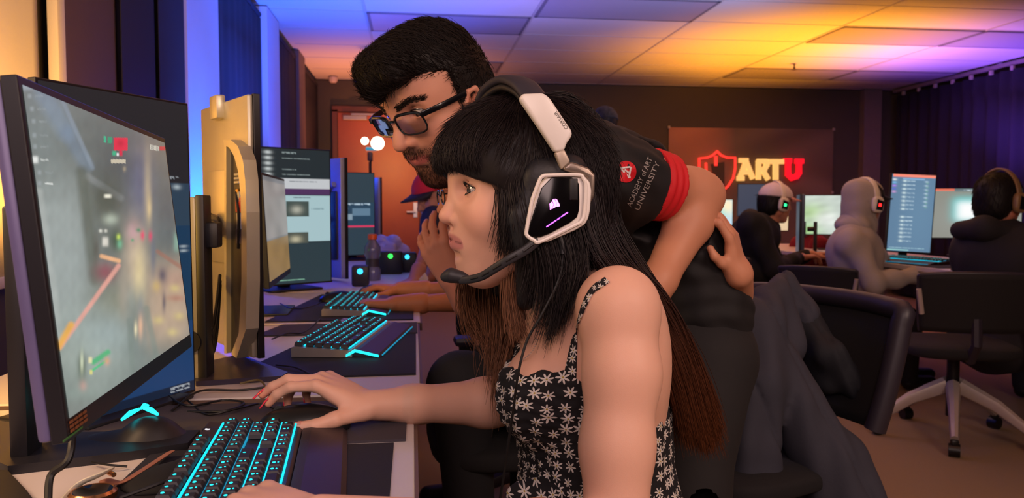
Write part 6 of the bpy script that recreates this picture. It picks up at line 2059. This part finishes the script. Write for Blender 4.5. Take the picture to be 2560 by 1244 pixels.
# black bag / seat cushion beyond the girl's back
# ================================================================== generic clothed people
def person(label, head, fwd, joints, skin='#c08468', top='#151216', topname='jacket', trousers='#141318', hs=1.0, male=True, h=.011, hair=None, hood=None, cap_=None, th=(.06, .05), torso=(.13, .17), bare_arm=False, hands=True, legs=True, beard=None, capped=False, sleeve=.0, hair_long=False):
    J_ = {k_: np.array(v, float) for k_, v in joints.items()}
    O = np.array(head, float); X = head_frame(O, fwd, hs)
    t = thing('person', label, 'person', (J_['hip'][0], J_['hip'][1], max(0, J_['hip'][2] - .5)))
    Vh, Qh = head_mesh(.0045, male=male, detail=True, neckdir=(-.03, 0, -.15))
    parts = [(tf(X, Vh), Qh, head_cols(Vh, skin, '#a05a50', male, beard=beard))]
    def limbs(F, o, arms=True, legs_=True, neck=True, upto=1.0):
        ch, hp = J_['chest'], J_['hip']
        if neck: F.cap(tf(X, [(-.03, 0, -.10)])[0], J_['neck'], .052 + o, .06 + o, .03)
        bx = basis(J_['neck'] - hp, y=(J_['shR'] - J_['shL']))
        F.ell((ch + J_['neck']) / 2 - (J_['neck'] - ch) * .1, (.13 + o, torso[1] + o, torso[0] - .01 + o), .05, rot=bx)
        F.ell(ch, (.14 + o, torso[1] - .01 + o, torso[0] + o), .06, rot=bx)
        F.ell((ch + hp) / 2, (.15 + o, torso[1] - .02 + o, torso[0] - .01 + o), .06, rot=bx)
        F.ell(hp, (.13 + o, torso[1] + o, torso[0] + o), .06, rot=bx)
        if arms:
            for s in 'LR':
                if 'el' + s not in J_: continue
                sh, el = J_['sh' + s], J_['el' + s]
                F.cap(J_['neck'], sh, .05 + o, th[0] + o, .04); F.cap(sh, el, th[0] + o, th[1] * .85 + o, .03)
                if upto > 0 and 'wr' + s in J_:
                    wr = el + (J_['wr' + s] - el) * upto
                    F.cap(el, wr, th[1] * .85 + o, (th[1] * .85 + (.03 - th[1] * .85) * upto) + o, .03)
    allp = np.array([v for v in J_.values()] + [O]); lo, hi = allp.min(0) - .26, allp.max(0) + .26
    lo[2] = max(lo[2], .0)
    F = Field(lo, hi, h)
    limbs(F, -.006)
    V, Q = F.mesh(2); parts.append((V, Q, np.zeros((len(V), 3)) + lin(skin)))
    if hands:
        for s in 'LR':
            if 'wr' + s in J_ and 'hd' + s in J_:
                w_, d_ = J_['wr' + s], J_['hd' + s]
                F = Field(w_ - .18, w_ + .18, .0045)
                F.cap(w_ - (w_ - J_['el' + s]) * .3, w_, .034, .027, .02)
                dz = J_.get('up' + s, np.array([0, 0, 1.]))
                add_hand(F, w_, d_, dz, s == 'R', [(26, 30, 16)] * 4, s=1.0, palm=.014, fr=.0095)
                V, Q = F.mesh(1); parts.append((V, Q, np.zeros((len(V), 3)) + lin(skin)))
    bv, bq, bc = merge(parts)
    mesh_obj('body', bv, bq, skin_mat('skin_' + topname + '_wearer'), t, True, True, cols=bc)
    F = Field(lo, hi, h)
    limbs(F, .012, upto=sleeve, neck=False)
    V, Q = F.mesh(2); N = normals(V, Q)
    V = V + N * (.0045 * np.sin(V[:, 0] * 38 + 2.2 * np.sin(V[:, 2] * 11)) + .003 * np.sin(V[:, 1] * 45 + V[:, 0] * 25 + V[:, 2] * 17))[:, None]
    mt = M('cloth_' + top.lstrip('#') + '_' + topname, top, .85, scale=120, bump=.25, var=.06)
    mesh_obj(topname, V, Q, mt, t, True, True)
    if legs:
        F = Field((J_['hip'][0] - .7, J_['hip'][1] - .7, 0), (J_['hip'][0] + .7, J_['hip'][1] + .7, J_['hip'][2] + .2), .014)
        for s in 'LR':
            if 'kn' + s in J_: F.chain([J_['hip'] + [0, 0, -.02], J_['kn' + s], J_['an' + s]], [.10, .07, .05], .04)
        V, Q = F.mesh(1); 
        if len(V): mesh_obj('trousers', V, Q, M('cloth_' + trousers.lstrip('#'), trousers, .85, scale=100, bump=.2), t, True, True)
        for s in 'LR':
            if 'an' + s in J_:
                a = J_['an' + s]; ff = np.array(fwd, float); ff[2] = 0; ff /= np.linalg.norm(ff)
                F = Field(a - .22, a + .22, .009); F.cap((a[0], a[1], .05), (a[0] + ff[0] * .15, a[1] + ff[1] * .15, .045), .042, .036, .02)
                F.func(lambda X_, Y_, Z_: -(Z_ - .003) + 0 * X_ + 0 * Y_, a - .22, a + .22, op='and')
                V, Q = F.mesh(1); mesh_obj('shoe', V, Q, M('shoe_black', '#0c0b0c', .5), t, True, True)
    if hair:
        F = Field((-.14, -.12, -.2), (.14, .12, .17), .006)
        F.ell((-.012, 0, .052), (.108, .086, .090), .02); F.ell((-.045, 0, -.01), (.072, .080, .08), .03)
        if hair_long: F.ell((-.06, 0, -.09), (.06, .085, .11), .03)
        if capped: F.func(lambda X_, Y_, Z_: Z_ - .055 + 0 * X_ + 0 * Y_, (-.14, -.12, -.2), (.14, .12, .17), op='and')
        F.func(lambda X_, Y_, Z_: np.maximum(Z_ - .062, .022 - X_) + 0 * Y_, (-.14, -.12, -.2), (.14, .12, .17), .006, op='cut')
        V, Q = F.mesh(2); N = normals(V, Q)
        hm_ = attr_mat('hair_far', rough=.55, spec=.3)
        mesh_obj('hair', tf(X, V), Q, hm_, t, True, True, cols=np.zeros((len(V), 3)) + lin(hair))
        fur('hair_strands', V, N, np.ones(len(V)), 1500, .03, .0012, lambda v: np.stack([-.2 + 0 * v[:, 0], v[:, 1] * 3, -1 + 0 * v[:, 0]], 1), t, hm_, hair, lift=.2, X=X)
    return t, X
def baseball_cap(label, X, col, brim, group=None, back=False, badge=None):
    t = thing('baseball_cap', label, 'cap', tuple(tf(X, [(0, 0, .10)])[0]))
    F = Field((-.14, -.11, .02), (.14, .11, .17), .005)
    F.ell((-.004, 0, .050), (.118, .096, .099), .01)
    F.func(lambda X_, Y_, Z_: -(Z_ - .050) + 0 * X_ + 0 * Y_, (-.14, -.11, .02), (.14, .11, .17), op='and')
    V, Q = F.mesh(1); mesh_obj('crown', tf(X, V), Q, M('cap_' + col.lstrip('#'), col, .8, scale=120, bump=.2), t, True, True)
    V = []; n = 16
    for r_ in (0, .5, 1):
        for i in range(n + 1):
            a = -1.05 + 2.1 * i / n
            rad = .108 + .080 * r_ * math.cos(a * .9)
            V.append((rad * math.cos(a) * 1.0, .096 * math.sin(a) * (1 - .12 * r_), .056 - .022 * math.sin(a) ** 2 * r_ - .012 * r_))
    F_ = [[j * (n + 1) + i, j * (n + 1) + i + 1, (j + 1) * (n + 1) + i + 1, (j + 1) * (n + 1) + i] for j in range(2) for i in range(n)]
    o = mesh_obj('brim', tf(X, V), F_, M('brim_' + brim.lstrip('#'), brim, .75), t, True, True); so = o.modifiers.new('thick', 'SOLIDIFY'); so.thickness = .004
    b = MB(); b.lathe([(0, 0), (.008, 0), (.006, .004), (0, .005)], 12, (-.004, 0, .143)); 
    V = np.concatenate(b.V); mesh_obj('button', tf(X, V), b.F, M('brim_' + brim.lstrip('#')), t, True, True)
    return t
def headset(label, X, col, light, s=1.0, out=.094):
    t = thing('gaming_headset', label, 'headset', tuple(tf(X, [(0, 0, .15)])[0]))
    mt = M('headset_' + col.lstrip('#'), col, .4)
    pts = [(-.005 + .0 * abs(a), math.sin(R(a)) * (out + .004), .020 + math.cos(R(a)) * .135) for a in np.linspace(-88, 88, 25)]
    P = tf(X, pts)
    strip(P, X[:3, 0], .017, .006, 'headband', mt, t)
    for sgn in (-1, 1):
        F = Field((-.06, -.13, -.06), (.06, .13, .07), .005)
        F.func(lambda X_, Y_, Z_, sgn=sgn: (np.maximum(0, (np.abs(X_) / .036)) ** 3.2 + (np.abs(Z_ - .002) / .046) ** 3.2 + (np.abs(Y_ - sgn * (out + .002)) / .018) ** 3.2) ** (1 / 3.2) * .018 - .018, (-.06, -.13, -.06), (.06, .13, .07))
        V, Q = F.mesh(1); mesh_obj('ear_cup', tf(X, V), Q, mt, t, True, True)
        b = MB(); y0 = sgn * (out + .0205); q = [(-.022, y0, -.026), (.020, y0, -.030), (.026, y0, .020), (-.016, y0, .032)]
        V = [(a[0], y, a[2]) for y in (y0 - sgn * .004, y0) for a in q]
        mesh_obj('cup_plate', tf(X, V), [[0, 1, 2, 3], [4, 5, 6, 7], [0, 1, 5, 4], [1, 2, 6, 5], [2, 3, 7, 6], [3, 0, 4, 7]], m_hb, t, False, True)
        if light:
            V = [(a[0] * .40, y0 + sgn * .0012, a[2] * .30) for a in q]
            V += [(a[0] * .40, y0 + sgn * .0002, a[2] * .30) for a in q]
            mesh_obj('glowing_logo', tf(X, V), [[0, 1, 2, 3], [4, 5, 6, 7], [0, 1, 5, 4], [1, 2, 6, 5], [2, 3, 7, 6], [3, 0, 4, 7]], light, t, False, True)
    P = tf(X, spline([(.02, out, -.02), (.06, out * .9, -.045), (.10, out * .5, -.052)], 12)); b = MB(); b.tube(P, .003, 6); b.build('microphone_boom', m_hb, t, True, True)
    return t
# --- black hoodie player with the pale pink cap
d6 = 4.95
O6 = at(1938, 512, d6)
t6, X6 = person('player in a black hoodie with a pale pink cap, facing right below the ARTU letters', O6, (.98, .12, -.10), dict(
    neck=O6 + [-.06, 0, -.15], chest=at(1878, 600, d6), hip=at(1885, 760, d6), shL=at(1880, 555, d6 + .16), shR=at(1880, 560, d6 - .17), elR=at(1935, 670, d6 - .22), wrR=at(2005, 642, d6 - .02), elL=at(1945, 665, d6 + .22), wrL=at(2030, 635, d6 + .1),
    hdR=(1, .25, .05), hdL=(1, -.1, .05), knL=at(1985, 765, d6 + .1), knR=at(1985, 770, d6 - .1), anL=np.array([*at(1985, 770, d6 + .1)[:2], .08]), anR=np.array([*at(1985, 770, d6 - .1)[:2], .08])),
    top='#0b090b', topname='hoodie', sleeve=.85, hair='#120e0e', torso=(.14, .21), th=(.07, .06), capped=True)
baseball_cap('pale pink cap of the black hoodie player', X6, '#d8c4c0', '#d09088')
m_gr = M('green_logo_light', '#20ff80', .4, em='#30ff90', es=2.5); m_rd = M('red_logo_light', '#ff3030', .4, em='#ff2828', es=2.5)
headset('white headset with a green light over the pale pink cap', X6, '#e0d0bc', m_gr)
# --- grey hoodie player
d7 = 4.25
O7 = at(2160, 512, d7)
t7, X7 = person('player in a grey hoodie, hood up over a dark cap, facing the blue list monitor', O7, (.99, .16, -.05), dict(
    neck=O7 + [-.05, 0, -.14], chest=at(2135, 645, d7), hip=at(2150, 790, d7), shL=at(2150, 600, d7 + .17), shR=at(2130, 610, d7 - .15), elR=at(2185, 705, d7 - .22), wrR=at(2325, 683, d7 - .14), elL=at(2230, 690, d7 + .22), wrL=at(2320, 668, d7 + .25),
    hdR=(1, .25, .0), hdL=(1, .0, .0), knL=at(2270, 800, d7 + .1), knR=at(2270, 810, d7 - .1), anL=np.array([*at(2275, 800, d7 + .1)[:2], .08]), anR=np.array([*at(2275, 800, d7 - .1)[:2], .08])),
    top='#a89c94', topname='hoodie_grey', sleeve=.82, torso=(.135, .185), th=(.065, .055))
t7.children[1].name = 'hoodie'
F = Field((-.18, -.14, -.22), (.15, .14, .18), .006)
F.ell((-.010, 0, .052), (.118, .100, .100), .02); F.ell((-.040, 0, -.02), (.092, .094, .10), .04); F.ell((-.070, 0, .075), (.060, .075, .060), .03); F.ell((-.060, 0, -.12), (.10, .105, .06), .04); F.cap((.01, 0, -.11), (-.02, 0, -.16), .075, .085, .04)
F.func(lambda X_, Y_, Z_: np.maximum(np.maximum(.045 - X_, Z_ - .085), -.085 - Z_) + 0 * Y_, (-.18, -.14, -.22), (.15, .14, .18), .01, op='cut')
V, Q = F.mesh(2); N = normals(V, Q); V = V + N * (.004 * np.sin(V[:, 1] * 60 + V[:, 0] * 50 + V[:, 2] * 15) - .006 * np.exp(-np.abs(np.sin(V[:, 0] * 24 + V[:, 2] * 17 + 1)) / .12) * (V[:, 2] < .02))[:, None]
mesh_obj('hood', tf(X7, V), Q, MATS['cloth_a89c94_hoodie_grey'], t7, True, True)
t7c = baseball_cap('dark cap whose brim sticks out of the grey hood', X7, '#2a2224', '#1c1618')
headset('white headset with a red light over the grey hood', X7, '#e4d8c8', m_rd, out=.106)
# --- black jacket player at the right edge
d8 = 3.55
O8 = at(2497, 508, d8)
t8, X8 = person('player in a charcoal jacket with short dark hair at the right edge of the photo', O8, (.97, .28, -.03), dict(
    neck=O8 + [-.02, -.02, -.13], chest=at(2490, 660, d8), hip=at(2480, 860, d8), shL=at(2440, 600, d8 + .12), shR=at(2560, 610, d8 - .12), elL=at(2415, 690, d8 + .22), wrL=at(2400, 665, d8 + .45), elR=at(2640, 740, d8 - .05), wrR=at(2640, 690, d8 + .30),
    hdL=(.6, .8, .0), hdR=(.5, .8, .0), knL=at(2560, 850, d8 + .35), knR=at(2620, 850, d8 + .2), anL=np.array([*at(2560, 850, d8 + .35)[:2], .08]), anR=np.array([*at(2620, 850, d8 + .2)[:2], .08])),
    top='#1e1b20', topname='jacket', sleeve=.85, hair='#150f0f', hs=1.08, torso=(.15, .21), th=(.075, .06), skin='#b87860')
jh = Field(O8 - .3, O8 + .3, .008)
jh.chain([at(2400, 575, d8 + .05), at(2460, 570, d8 - .08), at(2540, 590, d8 - .10)], [.045, .055, .045], .04)
V, Q = jh.mesh(2); mesh_obj('folded_hood', V, Q, MATS['cloth_1e1b20_jacket'], t8, True, True)
headset('tan and black headset on the dark haired player at the right edge', X8, '#8a6a48', None)
# bare legs of the person on the far right under the chair
# --- person holding a hand to the chin, behind the girl (second station)
d3 = 1.92
O3 = at(1205, 500, d3)
el3 = at(1238, 880, 1.86)
t3, X3 = person('person with black glasses holding a hand to the chin, mostly hidden behind the girl\'s face', O3, (-1, -.12, -.10), dict(
    neck=O3 + [.06, 0, -.15], chest=at(1330, 760, d3), hip=at(1360, 950, d3), shL=at(1300, 690, d3 - .14), shR=at(1290, 690, d3 + .18), elL=el3, wrL=at(1132, 700, 1.80), elR=at(1280, 900, d3 + .2), wrR=at(1235, 960, d3 + .1),
    hdL=(-.42, -.05, .9), upL=(-.4, -.9, -.1), knL=at(1150, 960, d3 - .1), knR=at(1150, 960, d3 + .12), anL=np.array([.15, d3 - .1, .08]), anR=np.array([.15, d3 + .12, .08])),
    top='#14121a', topname='shirt', sleeve=.0, hair='#120d0d', male=False, th=(.050, .046), torso=(.11, .155), skin='#cf8a72', hs=1.0)
g3 = thing('eyeglasses', 'black framed glasses of the person hidden behind the girl\'s nose', 'glasses', tuple(tf(X3, [(.1, 0, .02)])[0]))
for s in (-1, 1):
    P = tf(X3, [(.100 + .008 * math.cos(a) * 0, s * (.033 + .025 * math.cos(a)), .016 + .017 * math.sin(a)) for a in np.linspace(0, 2 * PI, 25)])
    b = MB(); b.tube(P, .0020, 6, cap=False); b.build('rim', m_fr, g3, True, True)
    b = MB(); b.tube(tf(X3, [(.098, s * .058, .024), (.06, s * .074, .022), (-.01, s * .078, .018)]), .0022, 6); b.build('temple', m_fr, g3, True, True)
b = MB(); b.tube(tf(X3, [(.101, .009, .020), (.103, 0, .022), (.101, -.009, .020)]), .0018, 6); b.build('bridge', m_fr, g3, True, True)
# --- player at the third desk, only the forearms and hands show
d4 = 2.62
O4 = at(1290, 470, d4)
t4, X4 = person('player at the third desk whose two bare forearms reach the lit keyboard and mouse', O4, (-1, .0, -.12), dict(
    neck=O4 + [.06, 0, -.15], chest=at(1370, 640, d4), hip=at(1400, 790, d4), shL=at(1330, 620, d4 - .17), shR=at(1330, 620, d4 + .19), elL=at(1220, 752, d4 - .14), wrL=at(985, 760, 2.50), elR=at(1210, 725, d4 + .28), wrR=at(1000, 722, 2.92),
    hdL=(-1, .10, .06), hdR=(-1, -.05, .10), knL=at(1200, 800, d4 - .1), knR=at(1200, 800, d4 + .1), anL=np.array([.2, d4 - .1, .08]), anR=np.array([.2, d4 + .1, .08])),
    top='#181420', topname='tshirt', sleeve=.0, hair='#2a1c14', male=True, th=(.055, .052), skin='#c88058')
# --- person with the red cap leaning on the far desk
d5 = 3.75
O5 = at(1094, 496, d5)
t5, X5 = person('person in a dark shirt and red cap leaning with straight arms on the far desk', O5, (-.85, -.45, -.35), dict(
    neck=O5 + [.08, .06, -.13], chest=at(1150, 620, d5 + .15), hip=at(1240, 740, d5 + .35), shL=at(1085, 555, d5 - .12), shR=at(1100, 545, d5 + .28), elL=at(1075, 610, d5 - .20), wrL=at(1035, 700, d5 - .30), elR=at(1110, 620, d5 + .1), wrR=at(1075, 692, d5 - .05),
    hdL=(-.8, -.4, -.3), hdR=(-.9, -.2, -.3), knL=at(1230, 850, d5 + .3), knR=at(1230, 850, d5 + .5), anL=np.array([.5, d5 + .3, .08]), anR=np.array([.5, d5 + .5, .08])),
    top='#141a34', topname='navy_shirt', sleeve=.0, capped=True, hair='#181014', skin='#b07868', th=(.052, .05))
baseball_cap('red cap with a dark brim on the leaning person', X5, '#c01830', '#181020')
b = MB(); b.tube([at(1046, 690, d5 - .29), at(1054, 704, d5 - .28)], .034, 12); tag(b.build('wrist_band', M('wrist_white', '#d8d0d8', .5), None, True), 'white watch on the wrist of the person leaning on the far desk', 'watch')
# --- standing person far behind, only the black cap shows above the leaning man
d9 = 5.2
O9 = at(1512, 318, d9)
t9, X9 = person('standing person far behind, only a black capped head over the leaning man\'s back', O9, (.3, .95, -.05), dict(
    neck=O9 + [-.02, 0, -.15], chest=O9 + [-.02, 0, -.36], hip=O9 + [0, 0, -.72], shL=O9 + [.05, .18, -.20], shR=O9 + [-.09, -.17, -.20], elL=O9 + [.07, .22, -.48], elR=O9 + [-.11, -.22, -.48],
    wrL=O9 + [.15, .2, -.70], wrR=O9 + [-.02, -.24, -.70], knL=O9 + [.03, .09, -1.15], knR=O9 + [0, -.09, -1.15], anL=np.array([O9[0] + .03, O9[1] + .1, .08]), anR=np.array([O9[0], O9[1] - .1, .08])),
    top='#0c0a0c', topname='dark_coat', sleeve=.9, hair='#0a0808', skin='#5a3a30', hs=.95)
baseball_cap('black cap of the standing person in the distance', X9, '#0a090a', '#0a090a')
# --- someone in red seated beyond the slate monitor
d10 = 6.1
O10 = at(2026, 512, d10)
t10, X10 = person('distant person in a red shirt seated behind the edge-on slate monitor', O10 + [0, 0, -.14], (-.8, -.5, -.1), dict(
    neck=O10 + [.03, 0, -.28], chest=O10 + [.05, 0, -.48], hip=O10 + [.10, .05, -.72], shL=O10 + [0, .17, -.33], shR=O10 + [0, -.17, -.33], elL=O10 + [-.08, .2, -.55], elR=O10 + [-.05, -.2, -.55], wrL=O10 + [-.3, .12, -.56], wrR=O10 + [-.3, -.12, -.56]),
    top='#8a1418', topname='red_shirt', sleeve=.0, hair='#120c0c', skin='#8a5040', legs=False)
for tt, nm in ((t4, 'shirt'), (t5, 'shirt'), (t9, 'coat'), (t10, 'shirt')): tt.children[1].name = nm

# ================================================================== sub-parts go under the part they belong to
SUB = {'caster': 'base_leg', 'eyelashes': 'eye', 'cup_glass': 'cup_housing', 'cup_rim': 'cup_housing', 'side_buttons': 'cup_housing', 'light_bar': 'cup_housing', 'boom_ridge': 'microphone_boom',
       'microphone_tip': 'microphone_boom', 'strain_relief': 'lead', 'inner_cushion': 'headband_pad', 'brow_bar': 'rim', 'cable_hole': 'stand_column', 'column_rail': 'stand_column', 'lettering': 'polo_shirt',
       'round_badge': 'polo_shirt', 'badge_mark': 'polo_shirt', 'collar': 'polo_shirt', 'shield_figure': 'shield_tube', 'hook': 'curtain_track', 'scroll_wheel': 'shell', 'side_trim': 'shell', 'fingernail': 'body', 'teeth': 'body',
       'cup_plate': 'ear_cup', 'brand_lettering': 'band_arm', 'button': 'crown', 'watch_face': 'watch_case', 'rainbow_line': 'front_frame', 'spec_sticker': 'front_frame', 'bead_chain': 'roller_tube'}
stem = lambda o: o.name.split('.')[0]
for root in [o for o in SC.objects if o.parent is None]:
    kids = {}
    for c in root.children: kids.setdefault(stem(c), []).append(c)
    for nm, par in SUB.items():
        if nm in kids and par in kids:
            for i, c in enumerate(kids[nm]):
                p = kids[par][min(i, len(kids[par]) - 1)]
                if nm in ('hook', 'boom_ridge', 'lettering', 'fingernail', 'light_bar'): p = kids[par][0]
                c.parent = p
    if 'glowing_logo' in kids:
        par = kids.get('cup_housing') or kids.get('ear_cup')
        for i, c in enumerate(kids['glowing_logo']): c.parent = par[min(i, len(par) - 1)]


# repeats of one kind share a group
GR = {'ceiling_light': 'unlit recessed ceiling lights', 'roller_blind': 'blinds along the left wall', 'gaming_keyboard': 'cyan lit gaming keyboards', 'computer_mouse': 'computer mice on the left desks', 'mouse_pad': 'mouse pads on the desks',
      'cable': 'loose cables on the near desks', 'small_gadget': 'small lit gadgets on the far left desk', 'gaming_headset': 'headsets worn by players', 'baseball_cap': 'caps worn in the room', 'eyeglasses': 'glasses worn in the left row', 'desk': 'white gaming desks', 'office_chair': 'dark office chairs'}
for o in SC.objects:
    if o.parent is None and 'label' in o:
        s = stem(o)
        if s == 'monitor': o['group'] = 'monitors of the right row' if o.location.x > 1.5 else 'monitors of the left row'
        elif s in GR: o['group'] = GR[s]
